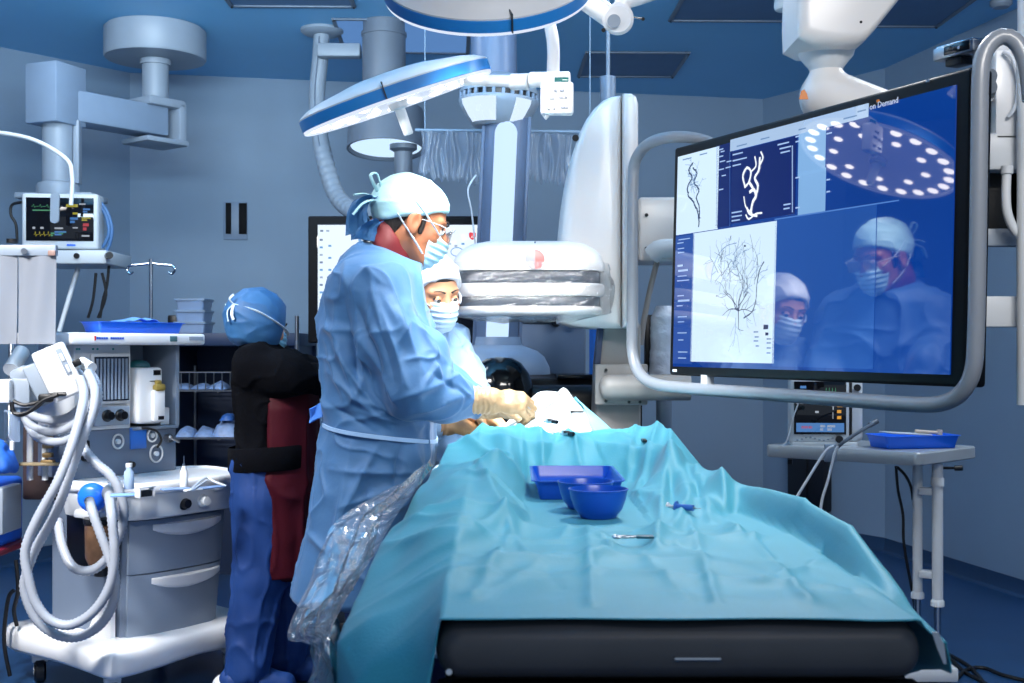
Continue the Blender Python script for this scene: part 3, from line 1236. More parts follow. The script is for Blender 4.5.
# grey equipment cabinet with two round ports, blue end panel
t = thing('equipment_cabinet', 'grey equipment cabinet with two round ports below the X-ray detector', 'cabinet', (P(550, 0, 5.7)[0], 5.7, 0))
a, b = P(512, 374, 5.6), P(586, 308, 5.6)
mb = MB()
mb.box2((a[0] - .03, 5.62, .08), (b[0], 6.0, b[2] + .09), .01)
mb.build('body', MIDG, t)
mb = MB()
mb.box2((a[0] - .02, 5.605, a[2]), (b[0] - .005, 5.625, b[2] - .075), .004)
mb.build('door', mat('cabinet_door', (104, 120, 142), .3), t)
mb = MB()
mb.box2((a[0] - .02, 5.605, b[2] - .07), (b[0] - .005, 5.625, b[2] + .08), .004)
mb.build('control_strip', GREYB, t)
for u, m in ((556, DARK), (575.5, BLUED)):
    q = P(u, 322, 5.59)
    mb = MB()
    mb.lathe([(.024, 0), (.024, .012), (.018, .016), (.012, .016), (.012, .01), (.0, .01)], q, rot('X', PI / 2), 24)
    o = mb.build('port', m, t)
    o['label'] = 'blue round port' if m is BLUED else 'black round port'
mb = MB()
for u in (530, 540, 548):
    mb.box(P(u, 321, 5.6), (.03, .012, .012), .002)
mb.build('port_label', DARK, t)['kind'] = 'stuff'
mb = MB(frame(P(592, 342, 5.4), rot('Z', math.radians(-35))))
mb.box((0, .04, 0), (.055, .05, .33), .008)
mb.build('blue_end_panel', mat('blue_end_panel', (40, 95, 175), .2), t)
mb = MB()
mb.box2((.20, 5.3, a[2] - .02), (b[0] + .09, 5.62, a[2] + .004), .006)
mb.build('ledge', GLOSSB, t)
mb = MB()
mb.box2((a[0] - .02, 5.48, .0), (b[0] + .085, 5.61, a[2] - .02), .01)
mb.build('plinth', BLACK, t)

# ------------------------------------------------------------------ wide display behind the surgeon
WY = 5.6
c = P(405, 279.5, WY)
t = thing('wall_display', 'wide display with a bright white window behind the surgeon', 'display', (c[0], WY, c[2] - .3))
mb = MB()
a, b = P(308, 343, WY), P(502, 216, WY)
mb.box2((a[0], WY, a[2]), (b[0], WY + .06, b[2]), .008, 3)
mb.build('bezel', mat('matt_black', (7, 8, 12), .6, spec=.15), t)
a, b = P(317, 340, WY), P(494, 224, WY)
mb = MB()
mb.box2((a[0], WY - .004, a[2]), (b[0], WY + .004, b[2]), .001)
mb.build('screen', glow('display_dark', (8, 12, 22), .7), t)
a, b = P(318, 315, WY), P(493, 225, WY)
mb = MB()
mb.box2((a[0], WY - .0055, a[2]), (b[0], WY - .003, b[2]))
mb.build('white_window', glow('display_white', (226, 240, 255), 1.15), t)
mb = MB()
icons = [(322, 231, 0), (328, 231, 2)] + [(321.5, 240 + 7.5 * k, k % 3) for k in range(10)] + [(330, 246 + 12 * k, 1) for k in range(6)] + [(357, 232, 1), (360, 240, 1), (358, 248, 1), (450, 244, 2), (456, 246, 2), (463, 244, 1)]
for u, v, mi in icons:
    mb.box(P(u, v, WY) + [0, -.007, 0], (.014, .002, .009), mi=mi)
q = P(457, 252, WY) + [0, -.0075, 0]
mb.tube(spline([q + [.028 * math.cos(x), 0, .02 * math.sin(x)] for x in np.linspace(0, 2 * PI, 14)[:-1]], 3, True), .0022, 5, closed=True, mi=1)
mb.build('screen_icon', [glow('icon_grey', (120, 140, 170), .9), glow('icon_blue', (110, 170, 225), .9), glow('icon_pale', (170, 190, 215), .9)], t, 0)['kind'] = 'stuff'
mb = MB()
sh = [(-.017, .014), (-.008, .018), (0, .015), (.008, .018), (.017, .014), (.017, -.004), (.009, -.015), (0, -.02), (-.009, -.015), (-.017, -.004)]
mb.prism([(x * .95, y * .95) for x, y in sh], P(472.5, 236, WY) + [0, -.0062, 0], (1, 0, 0), (0, 0, 1), .002)
mb.build('red_shield', glow('shield_red', (225, 40, 60), 1.0), t)
mb = MB()
text_into(mb, 'AI', P(472.5, 238.5, WY) + [0, -.0088, 0], (1, 0, 0), (0, 0, 1), .017, align='CENTER')
mb.build('shield_letters', glow('letters_white', (255, 240, 240), 1.0), t, 0)
mb = MB()
for v, u0, u1 in ((331, 440, 452), (337, 320, 324)):
    mb.box2(P(u0, v, WY) + [0, -.007, 0], P(u1, v - 3, WY) + [0, -.004, 0])
mb.build('task_bar_item', glow('task_item', (90, 110, 140), .8), t, 0)['kind'] = 'stuff'
mb = MB()
mb.cyl((c[0], WY + .1, .06), (c[0], WY + .1, c[2]), .04, n=20)
mb.box((c[0], WY + .07, c[2]), (.2, .06, .2), .01)
mb.build('stand_column', DARK, t)
mb = MB()
mb.box((c[0], WY + .1, .03), (.7, .5, .06), .02)
mb.build('stand_base', DARK, t)
mb = MB()
q = P(297, 333, 5.9)
mb.cyl((q[0], 5.9, .0), (q[0], 5.9, P(0, 316, 5.9)[2]), .011, n=12)
mb.cyl((q[0], 5.9, 0), (q[0], 5.9, .02), .14, n=24)
o = mb.build('steel_post', STEEL)
tag(o, 'thin steel post beside the cap of the woman at the back', 'post')

# clear drape gathered on a ceiling rail behind the column
t = thing('clear_shield_curtain', 'crinkled clear plastic curtain hanging behind the lit column', 'curtain', P(505, 135, 5.55))
CURT = film('curtain_film', (190, 208, 232), 0.60, 0.25, 0.30, 0.5, 14)
for u0, u1, va, vb in ((421, 487, 132, 180), (527, 572, 134, 182)):
    uu, vv = np.meshgrid(np.linspace(0, 1, 90), np.linspace(0, 1, 24), indexing='ij')
    a, b = P(u0, va, 5.55), P(u1, vb, 5.55)
    x = a[0] + (b[0] - a[0]) * (uu + .03 * np.sin(vv * 5 + uu * 9))
    w = vnoise(np.stack([uu * 9, vv * 1.2, uu * 0], -1), 1, 3)
    y = 5.55 + .035 * w + .02 * np.sin(uu * 46 + 3 * w)
    hem = .05 * vnoise(np.stack([uu * 5, uu * 0, uu * 0], -1), 1, 5) + .012 * np.sin(uu * 60)
    z = a[2] + (b[2] - a[2]) * vv + hem * vv
    mb = MB()
    mb.grid(np.stack([x, y, z], -1))
    o = mb.build('curtain_panel', CURT, t, 180)
mb = MB()
mb.cyl(P(415, 130, 5.55), P(600, 132, 5.55), .007, n=12)
for u in (425, 590):
    q = P(u, 131, 5.55)
    mb.cyl(q, (q[0], 5.55, H - .001), .003, n=8)
mb.build('curtain_rail', WALL, t)

# ------------------------------------------------------------------ operating lamps
LEDM = glow('led_white', (255, 250, 244), 10.0)
FACE = glow('lamp_face', (215, 226, 244), 0.75, rough=.2)
SEAM = mat('dark_seam', (40, 44, 52), .5)


def operating_lamp(c, up, label, r=.30, twist=0.0, dome=.05):
    c = np.asarray(c)
    t = thing('operating_lamp', label, 'lamp', c)
    R = basis((math.cos(twist), math.sin(twist), 0), up)
    T = frame(c, R)
    mb = MB(T)
    mb.lathe([(0, .045 + dome), (.06, .044 + dome), (.13, .040 + dome), (.18, .046 + dome * .3), (.24, .042), (r - .03, .033), (r - .008, .022), (r, .016), (r, .012)], n=64)
    mb.build('housing', mat('lamp_shell', (196, 198, 200), .38), t)
    mb = MB(T)
    mb.lathe([(r, .012), (r + .001, .011), (r + .001, -.020), (r - .001, -.021)], n=64)
    mb.build('rim', BLUER, t)
    mb = MB(T)
    mb.lathe([(r - .001, -.0205), (r - .002, -.029), (r - .006, -.031), (r - .011, -.030), (r - .014, -.02)], n=64)
    mb.build('light_edge', glow('lamp_edge', (225, 236, 255), 1.0, rough=.3), t)
    mb = MB(T)
    mb.lathe([(r - .013, -.022), (.11, -.022), (.085, -.020), (.07, -.016), (.0, -.016)], n=64)
    mb.build('lens', FACE, t)
    led = None
    for n, rr, s in ((22, r - .042, .021), (9, r - .125, .017)):
        for k in range(n):
            a = 2 * PI * k / n
            if led is None or s != ls:
                mb = MB(frame(c))
                mb.lathe([(s, .0), (s * .9, -.003), (s * .5, -.005), (0, -.006)], n=12)
                led = mb.build('led', LEDM, t)
                ls = s
                o = led
            else:
                o = led.copy()
                COL.objects.link(o)
                o.parent = t
            o.matrix_local = Matrix(frame(R @ [rr * math.cos(a), rr * math.sin(a), -.0225], R))
    mb = MB(T)
    mb.lathe([(.03, -.02), (.03, -.04), (.0165, -.045), (.0155, -.12), (.013, -.125), (.0, -.126)], n=24)
    mb.build('handle', WHITE, t)
    s = MB(T)
    s.box((0, -r * .93, .004), (.003, .06, .05), R=rot('X', .0))
    s.build('shell_seam', SEAM, t)
    return t, T


L1C = np.array([-.355, 3.64, 2.07])
lamp1, T1 = operating_lamp(L1C, (-.344, -.18, 1), 'round operating lamp seen edge-on, tilted above the surgeon', dome=.022)
mb = MB(T1)
mb.box((.02, -.02, .062), (.06, .05, .012), .004)
mb.build('top_clip', WHITE, lamp1)
L2C = np.array([-.066, 3.2, 2.277])
lamp2, T2 = operating_lamp(L2C, (-.03, -.80, 1), 'round operating lamp with its back to us, cut by the top edge', .277, 0.3, .03)

t = lamp1
e = P(478, 74, 3.62)
mb = MB()
mb.cyl(P(466, 80, 3.6), P(512, 81, 3.52), .017, n=20)
mb.build('yoke_arm', WHITE, t)
mb = MB()
mb.cyl(P(511, 82, 3.52), P(529, 81.5, 3.5), .024, n=24, bevel=.003)
mb.build('yoke_collar', OFFW, t)
mb = MB()
a = P(529, 80, 3.5)
mb.cyl(a, P(570, 79.5, 3.48), .023, n=24, bevel=.004)
mb.box2(P(541, 114, 3.44), P(573, 84, 3.475), .008, 3)
mb.lathe([(0.012, 0), (.009, -.008), (.002, -.016), (0, -.016)], P(546, 114, 3.46), n=12)
mb.build('control_box', WHITE, t)
mb = MB()
mb.box(P(561.5, 80.5, 3.452), (.04, .006, .018), .002)
mb.build('control_display', glow('lcd_teal', (30, 150, 150), .7), t)
mb = MB()
for u, v, w in ((545.5, 99, .006), (552, 98, .016), (561, 97, .012), (566, 97, .008), (548, 108, .012), (554, 108, .008), (563, 107, .014), (567, 107.5, .006), (555.5, 90.5, .008), (562, 90.5, .012)):
    mb.box(P(u, v, 3.438), (w, .004, .007), .001)
mb.build('control_button', mat('button_grey', (150, 155, 165), .4), t)['kind'] = 'stuff'
mb = MB()
mb.tube(spline([P(553, 74, 3.5), P(553.5, 50, 3.5), P(551, 30, 3.52), P(545, 14, 3.56), P(535, -8, 3.6), P(528, -40, 3.62), np.array([P(528, -40, 3.62)[0], 3.62, H - .001])], 8), .0185, 16)
mb.lathe([(.16, 0), (.16, -.03), (.1, -.09), (.03, -.11)], (P(528, -40, 3.62)[0], 3.62, H - .001), n=32)
mb.build('hanger_tube', WHITE, t)
# hanger of the second lamp
t = lamp2
mb = MB()
d0, d1 = P(555, -22, 3.3), P(614, 20, 3.3)
dv = (d1 - d0) / np.linalg.norm(d1 - d0)
R = np.stack([dv, [0, 1, 0], np.cross(dv, [0, 1, 0])], 1)
mb.box((d0 + d1) / 2, (np.linalg.norm(d1 - d0), .06, .052), .014, 3, R)
mb.build('hanger_arm', WHITE, t)
mb = MB()
mb.cyl(P(618, 19, 3.26), P(618, 19, 3.345), .043, n=28, bevel=.008)
mb.build('hanger_joint', WHITE, t)
mb = MB()
mb.cyl(P(614, 21, 3.25), P(614, 21, 3.262), .018, n=20)
mb.build('joint_cap', GREYP, t)
mb = MB()
mb.cyl(P(603.5, 30, 3.262), P(603.5, 30, 3.272), .006, n=10)
mb.build('joint_screw', DARK, t)
mb = MB()
mb.tube(spline([P(622, 12, 3.3), P(624, 2, 3.3), P(640, -4, 3.3), P(675, -16, 3.3)], 6), .024, 16)
mb.cyl(P(675, -18, 3.3), (P(675, -18, 3.3)[0], 3.3, H - .001), .03, n=20)
mb.build('hanger_tube', WHITE, t)
mb = MB()
mb.tube([P(632, 17, 3.3), P(643, 19, 3.3)], .002, 6)
mb.cyl(P(643, 19, 3.29), P(643, 19, 3.31), .005, n=8)
mb.build('pull_pin', DARK, t)
mb = MB(T2)
mb.tube(spline([(-.29, .1, .04), (-.36, .2, .08), (-.30, .34, .18), (-.12, .4, .3), (.3, .35, .45), (.62, .22, .42)], 6), .02, 12)
mb.build('yoke', WHITE, t)

# ------------------------------------------------------------------ X-ray C-arm
t = thing('c_arm', 'tall white X-ray C-arm with a flat detector head over the patient', 'c-arm', (P(612, 0, 4.45)[0], 4.45, 0))
SHELL = mat('c_arm_shell', (222, 219, 216), .3, vary=.01)


def front_loft(pts, y0, y1, rnd, Yref, m, name, par):
    """an outline seen from the front, given real depth with rounded front and rear edges"""
    pts = np.array([P(u, v, Yref)[[0, 2]] for u, v in pts])
    cen = pts.mean(0)
    nrm = np.roll(pts, -1, 0) - np.roll(pts, 1, 0)
    nrm = np.stack([nrm[:, 1], -nrm[:, 0]], 1)
    nrm /= np.linalg.norm(nrm, axis=1, keepdims=True)
    if np.mean(np.sum(nrm * (pts - cen), 1)) < 0:
        nrm = -nrm
    rings = []
    for ang in np.linspace(0, PI / 2, 6):
        rings.append((y0 + rnd * (1 - math.sin(ang)), rnd * (1 - math.cos(ang))))
    rings = [(y0 + rnd * (1 - math.cos(q)), rnd * (1 - math.sin(q))) for q in np.linspace(0, PI / 2, 6)]
    rings += [(y1 - rnd * (1 - math.cos(q)), rnd * (1 - math.sin(q))) for q in np.linspace(PI / 2, 0, 6)]
    mb = MB()
    hw = np.maximum(np.ptp(pts, axis=0) / 2, 1e-6)
    cen = (pts.max(0) + pts.min(0)) / 2
    mb.loft([[(x, y, z) for x, z in cen + (pts - cen) * np.maximum(0.3, 1 - ins / hw)] for y, ins in rings])
    return mb.build(name, m, par, 50)


arch = spline([(621, 97), (608, 99), (594, 110), (581, 131), (572, 158), (565, 195), (561, 235), (559, 268), (560, 300), (562, 326)], 5)[:, :2] if False else None
lft = [(621, 96), (612, 97), (603, 101), (594, 109), (586, 120), (579, 134), (573, 152), (568, 175), (564, 200), (561, 230), (559, 260), (559, 290), (560, 322), (575, 326), (600, 328), (621, 328)]
front_loft(lft, 4.27, 4.72, .05, 4.32, SHELL, 'arch_shell', t)
rgt = [(621.6, 96), (630, 96), (635, 99), (637, 106), (637, 200), (637, 328), (621.6, 328)]
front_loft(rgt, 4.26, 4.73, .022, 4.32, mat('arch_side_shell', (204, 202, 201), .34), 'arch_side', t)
mb = MB()
q = P(608, 93, 4.5)
mb.cyl(q - [0, 0, .05], q + [0, 0, .06], .03, n=16)
mb.cyl(q + [0, 0, .03], (q[0], 4.5, H - .001), .008, n=12)
mb.lathe([(.06, 0), (.06, -.02), (.02, -.03)], (q[0], 4.5, H - .001), n=24)
mb.build('ceiling_stay', MIDG, t)
mb = MB()
mb.cyl(P(575.5, 138, 4.29), P(575.5, 138, 4.31), .012, n=12)
mb.build('socket', DARK, t)
# the stand under the arch
st = [(598, 328), (640, 328), (640, 460), (596, 460), (593, 400)]
front_loft([(604, 300), (622, 300), (640, 326), (640, 560), (594, 560), (594, 440), (597, 364)], 4.42, 4.68, .012, 4.45, BEIGE, 'stand', t)
front_loft([(600, 300), (606, 300), (600, 364), (594, 364)], 4.40, 4.46, .004, 4.42, NAVY, 'side_trim', t)
mb = MB()
mb.box2(P(595, 405, 4.36), P(646, 364, 4.42), .006)
mb.build('flange_plate', BEIGE, t)
mb = MB()
for u, v in ((606, 370), (606, 401), (629, 402), (640, 402), (640, 369)):
    mb.cyl(P(u, v, 4.345), P(u, v, 4.36), .006, n=8)
mb.build('bolt', DARK, t)['kind'] = 'stuff'
mb = MB()
pth = [P(x, 387.5, 4.33) for x in (599.5, 600.5, 603, 607, 612, 640, 690)]
mb.tube(pth, [.012, .025, .038, .045, .047, .047, .047], 28)
mb.build('cross_tube', BEIGE, t)
mb = MB()
mb.box2((P(594, 0, 4.45)[0], 4.38, 0), (P(640, 0, 4.45)[0] - .02, 4.68, .08), .02)
mb.build('foot', MIDG, t)
mb = MB()
mb.box2(P(632, 480, 4.69), P(641, 405, 4.73))
mb.build('dark_gap', BLACK, t)
# white knuckle box right of the arch
mb = MB()
mb.box2(P(639, 261, 4.5), P(680, 205, 4.75), .012, 3)
mb.build('knuckle_box', SHELL, t)
mb = MB()
for v in (215, 248.5):
    mb.cyl(P(646.5, v, 4.485), P(646.5, v, 4.5), .007, n=10)
mb.build('knuckle_screw', DARK, t)['kind'] = 'stuff'
mb = MB()
mb.tube(spline([P(651, 256, 4.46), P(660, 249, 4.45), P(678, 248, 4.45)], 6), .035, 18)
mb.build('knuckle_joint', OFFW, t)
mb = MB()
mb.tube(spline([P(657, 262, 4.5), P(650, 290, 4.5), P(644, 320, 4.5), P(641, 345, 4.5)], 6), .011, 10)
mb.build('lead', BEIGE, t)

# detector: stacked rounded slabs
dc = P(529, 280, 4.10)
DTW, DTD = .532, .44


def slab(z0, z1, w, d, name, m, par, rnd=.012, rc=.1, dx=0.0, tops=None):
    rings = []
    prof = tops or [(z0, -rnd), (z0 + rnd * .4, -rnd * .4), (z0 + rnd, 0), (z1 - rnd, 0), (z1 - rnd * .4, -rnd * .4), (z1, -rnd)]
    for z, ins in prof:
        rings.append([(dc[0] + dx + x, 4.30 + y, z) for x, y in rrect(w + 2 * ins, d + 2 * ins, max(.02, rc + ins), 8)])
    mb = MB()
    mb.loft(rings)
    return mb.build(name, m, par, 45)


zz = lambda v: P(0, v, 4.1)[2]
GAPM = mat('detector_gap', (52, 60, 72), .35, vary=.05)
det = bpy.data.objects.new('detector_head', None)
COL.objects.link(det)
det.parent = t
det.location = Vector((dc[0], 4.3, zz(318))) - t.location
det['label'] = 'white flat detector head with grey bands under a clear cover'
slab(0, 0, DTW, DTD, 'top_shell', SHELL, det, tops=[(zz(270), 0), (zz(262), 0), (zz(254), -.012), (zz(247), -.035), (zz(242), -.07), (zz(238.5), -.12), (zz(237), -.17)], rc=.12)
slab(zz(283.5), zz(270), DTW - .03, DTD - .03, 'upper_gap', GAPM, det, .004)
slab(zz(296), zz(283), DTW - .002, DTD, 'band', SHELL, det, .008)
slab(zz(307.5), zz(295.5), DTW - .03, DTD - .03, 'lower_gap', GAPM, det, .004)
slab(zz(313), zz(306), DTW - .02, DTD, 'base_plate', SHELL, det, .01)
fy = 4.30 - DTD / 2
bc = P(535, 259.5, fy - .002)
for a0, a1, m, lab in ((PI / 2, 3 * PI / 2, mat('badge_grey', (168, 168, 172), .3), None), (-PI / 2, PI / 2, mat('badge_red', (214, 120, 116), .3), 'red half of the round badge')):
    mb = MB(frame(bc, rot('X', PI / 2 - .0)))
    mb.lathe([(.033, -.006), (.033, .003), (.029, .005), (.0, .005)], n=18, a0=a0, a1=a1)
    o = mb.build('badge', m, det)
    if lab:
        o['label'] = lab
    o.scale = (1, 1, 1)
mb = MB()
mb.tube([P(u, v, fy - .003) for u, v in ((527, 254.5), (541, 254.5), (544.5, 259.5), (541, 265), (529, 265), (525, 260))], .0012, 5, closed=True)
mb.build('badge_line', mat('badge_line', (170, 165, 165), .4), det)
mb = MB()
mb.cyl(P(535, 242.5, 4.13), P(535, 242.3, 4.12), .003, n=8)
mb.build('shell_screw', MIDG, det)
# clear cover pulled over the detector
n, m_ = 150, 64
a = np.arange(n) * 2 * PI / n
base = np.array(rrect(DTW + .02, DTD + .02, .13, 37))[:n] if False else None
per = np.array(rrect(DTW + .022, DTD + .024, .12, 36))
pl = np.r_[per, per[:1]]
sl_ = np.r_[0, np.cumsum(np.hypot(*np.diff(pl, axis=0).T))]
per = np.stack([np.interp(np.linspace(0, sl_[-1], 361)[:-1], sl_, pl[:, j]) for j in (0, 1)], 1)
per = np.repeat(per, 1, 0)
k = len(per)
rings = []
vs = np.linspace(262, 318.5, m_)
th = np.arctan2(per[:, 1], per[:, 0])
for i, v in enumerate(vs):
    f = i / (m_ - 1)
    q = np.stack([per[:, 0], per[:, 1], np.full(k, zz(v))], 1)
    w1 = vnoise(np.stack([th * 3.0 + f * 2, np.full(k, f * 1.5), th * 0], 1), 1.6, 2)
    w2 = ridged(np.stack([per[:, 0] * 9 + f * 2.5, per[:, 1] * 9, np.full(k, f * 2.0)], 1), 1.3, 9)
    out = .004 + .007 * w1 + .009 * np.clip(w2, 0, 1) ** 2 + .012 * np.sin(f * PI) * (0.5 + .5 * np.cos(th)) + .0045 * np.clip(ridged(np.stack([per[:, 0] * 14 + f * 3.5 + w1, per[:, 1] * 14, np.full(k, f * 1.6)], 1), 1.9, 13), 0, 1) ** 3
    ins = -.11 * sstep(.88, 1.0, f) * 1.0 - .004 * sstep(.1, 0, f)
    nn = per / np.linalg.norm(per, axis=1, keepdims=True)
    q[:, :2] += nn * (out + ins)[:, None]
    q[:, 2] += .010 * w1 * sstep(0.6, 1, f) - .006 * sstep(.8, 1, f)
    q[:, 0] += dc[0]
    q[:, 1] += 4.30
    rings.append(q)
mb = MB()
mb.loft(rings, cap=False)
o = mb.build('clear_cover', film('clear_cover_film', (225, 232, 242), .93, .10, .62, .5, 70, base=.05), det, 180)

# plastic-wrapped cylinder right of the stand
t = thing('wrapped_tube', 'tube wrapped in milky plastic between the C-arm and the large monitor', 'tube', (P(663, 0, 4.55)[0], 4.55, 0))
mb = MB()
rings = []
for i, v in enumerate(np.linspace(306, 374, 26)):
    q = P(662 + (374 - v) * .03, v, 4.55)
    r = .048 * (1 if i > 3 else .6 + .1 * i)
    an = np.arange(28) * 2 * PI / 28
    rr = r * (1 + .09 * vnoise(np.stack([np.cos(an) * 2, np.sin(an) * 2, np.full(28, i * .5)], 1), 1.4, 4))
    rings.append(np.stack([q[0] + rr * np.cos(an), 4.55 + rr * np.sin(an), np.full(28, q[2])], 1))
mb.loft(rings)
mb.build('plastic_wrap', mat('milky_wrap', (205, 214, 228), .2, vary=.1, vscale=20, bump=.7, bscale=40), t)
mb = MB()
q = P(664, 373, 4.55)
mb.cyl((q[0], 4.55, .05), q, .03, n=16)
mb.cyl((q[0], 4.55, 0), (q[0], 4.55, .05), .08, n=24)
mb.build('post', MIDG, t)
mb = MB()
mb.box2(P(645, 372, 4.62), P(652, 315, 4.66), .004)
mb.build('dark_plate', DARK, t)

# ------------------------------------------------------------------ large suspended monitor
MEX = np.array([.41752, -.90866, -.0030])
MN = np.array([-.90831, -.41745, .0265])       # out of the screen
MEX /= np.linalg.norm(MEX)
MEZ = np.cross(MEX, -MN)
MEZ /= np.linalg.norm(MEZ)
MC = np.array([.7925, 3.38, 1.5875])
MW, MH = 1.285, .75
MT = frame(MC, np.stack([MEX, -MN, MEZ], 1))     # local x right, y into the panel, z up


def sl(u, v, off=0.0):
    """photo position -> (x, z) on the plane lying off metres in front of the screen"""
    d = np.array([(u - 512) / FOC, 1, (349 - v) / FOC])
    o = np.array([0, 0, EYE])
    c = MC + MN * off
    q = o + d * (((c - o) @ MN) / (d @ MN)) - c
    return np.array([q @ MEX, q @ MEZ])


t = thing('large_monitor', 'very large suspended monitor showing blood vessel images, right', 'monitor', MC - [0, 0, .4])
mb = MB(MT)
mb.box((0, .038, 0), (MW, .07, MH), .01, 3)
mb.build('housing', mat('monitor_housing', (6, 7, 11), .5, vary=.0, spec=.2), t)
x0, z1 = sl(678.2, 157.5)
x1, _ = sl(956.5, 80)
_, z0 = sl(675, 366.5)
scr = MB(MT)
scr.box2((x0, -.0012, z0), (x1, .003, z1))
SP = dict(rough=.03, spec=.5, ior=1.75)
scr.build('screen', glow('screen_blue', (2, 62, 156), .80, **SP, vary=.22, vscale=1.6), t)


def pane(u0, v0, u1, v1, m, name, off=.0026, um=None):
    a, b = sl(u0, v0), sl(u1, v1)
    mb = MB(MT)
    mb.box2((a[0], -off, min(a[1], b[1])), (b[0], -.0008, max(a[1], b[1])))
    return mb.build(name, m, t)


pane_white = glow('pane_white', (208, 232, 252), 1.08, **SP, vary=.05, vscale=3)
pane_sky = glow('pane_sky', (140, 190, 242), .85, **SP, vary=.12, vscale=3)
pane_mid = glow('pane_mid', (36, 92, 186), .72, **SP, vary=.15, vscale=2)
pane_navy = glow('pane_navy', (4, 30, 112), .8, **SP, vary=.1, vscale=2)
pane_strip = glow('pane_strip', (40, 84, 176), .8, **SP)
pane(678.6, 157, 718, 229, pane_white, 'image_pane')
pane(718, 146, 731, 226, pane_navy, 'data_pane')
pane(731, 152.5, 795.5, 213.8, pane_navy, 'image_pane')
a, b = sl(731, 146.0), sl(869, 111.0)
mb = MB(MT)
zt = sl(731, 138.5)[1]
mb.box2((a[0], -.003, sl(731, 151.5)[1]), (b[0], -.0008, sl(731, 140.0)[1]))
mb.build('title_strip', glow('pane_title', (178, 206, 240), .9, **SP), t)
pane(799.5, 131, 825.5, 171.5, pane_sky, 'thumbnail_pane')
pane(799.5, 173, 825.5, 212.5, pane_sky, 'thumbnail_pane')
pane(694, 233.5, 774.3, 363.5, pane_white, 'image_pane')
pane(776, 220, 873.5, 369, pane_mid, 'image_pane')
pane(676.5, 237, 692, 364, pane_strip, 'data_pane')

# vessel trees and lettering, flat on the panes
lines = MB(MT)
rv = random.Random(11)


def stroke(p, q, w, mi, off=.0042):
    p, q = np.asarray(p), np.asarray(q)
    d = q - p
    L = np.linalg.norm(d)
    if L < 1e-6:
        return
    d /= L
    n = np.array([-d[1], d[0]]) * w / 2
    e = d * w * .3
    pts = [p - n - e, q - n * .85 + e, q + n * .85 + e, p + n - e]
    v = [(x, -off, z) for x, z in pts]
    lines.add(v, [[0, 1, 2, 3]], mi)


def vessel(p, ang, w, length, mi, depth, spread=.7, wander=.5, clip=None):
    p = np.asarray(p, float)
    n = int(length / .008)
    for k in range(n):
        ang += rv.gauss(0, wander * .35)
        q = p + np.array([math.cos(ang), math.sin(ang)]) * .008
        if clip and not (clip[0] < q[0] < clip[2] and clip[1] < q[1] < clip[3]):
            return
        ww = w * (1 - .45 * k / max(n, 1))
        stroke(p, q, ww * .68, mi)
        p = q
        if depth > 0 and rv.random() < .22:
            vessel(p, ang + rv.choice((-1, 1)) * (spread + rv.random() * .4), ww * .72, length * (.45 + .4 * rv.random()), mi, depth - 1, spread, wander, clip)


def cl(u0, v0, u1, v1):
    a, b = sl(u0, v0), sl(u1, v1)
    return (a[0], min(a[1], b[1]), b[0], max(a[1], b[1]))


# small dark vessel, first pane
for pts, w in (([(700, 226), (699.5, 215), (695, 203), (689.5, 196), (689, 186), (693, 178), (690, 170), (694, 163)], .006),
               ([(700, 222), (700.5, 208), (697.5, 198), (700, 190), (695, 182), (698, 174), (694, 168)], .0055)):
    q = [np.array([*sl(u, v), 0]) for u, v in pts]
    q = spline(q, 5)[:, :2]
    for a, b in zip(q[:-1], q[1:]):
        stroke(a + rv.gauss(0, .0015), b, w, 0)
c1 = cl(686, 158, 709, 200)
for k in range(16):
    u, v = 690 + rv.random() * 10, 164 + rv.random() * 28
    vessel(sl(u, v), rv.random() * 6.3, .0032, .05, 1, 1, clip=c1)
# white vessel, second pane
for pts, w in (([(747, 215), (750, 219), (757, 214), (763, 213)], .006), ([(748, 208), (751, 214), (758, 216)], .008), ([(745, 197), (747, 207), (753, 213)], .005),
               ([(752, 211), (754, 202), (757, 196), (755, 190), (751, 192)], .011), ([(757, 196), (759, 186), (756, 178), (760, 170), (761, 158)], .009),
               ([(746, 186), (744, 176), (748, 168), (752, 172), (750, 182), (746, 187)], .008), ([(752, 172), (757, 166), (756, 157)], .006), ([(761, 165), (764, 158), (762, 152)], .006), ([(750, 182), (754, 188)], .01)):
    q = spline([np.array([*sl(u, v), 0]) for u, v in pts], 6)[:, :2]
    for a, b in zip(q[:-1], q[1:]):
        stroke(a, b, w * (.85 + .3 * rv.random()), 2)
a, b = sl(793.5, 146), sl(793.5, 212)
stroke(a, b, .004, 3)
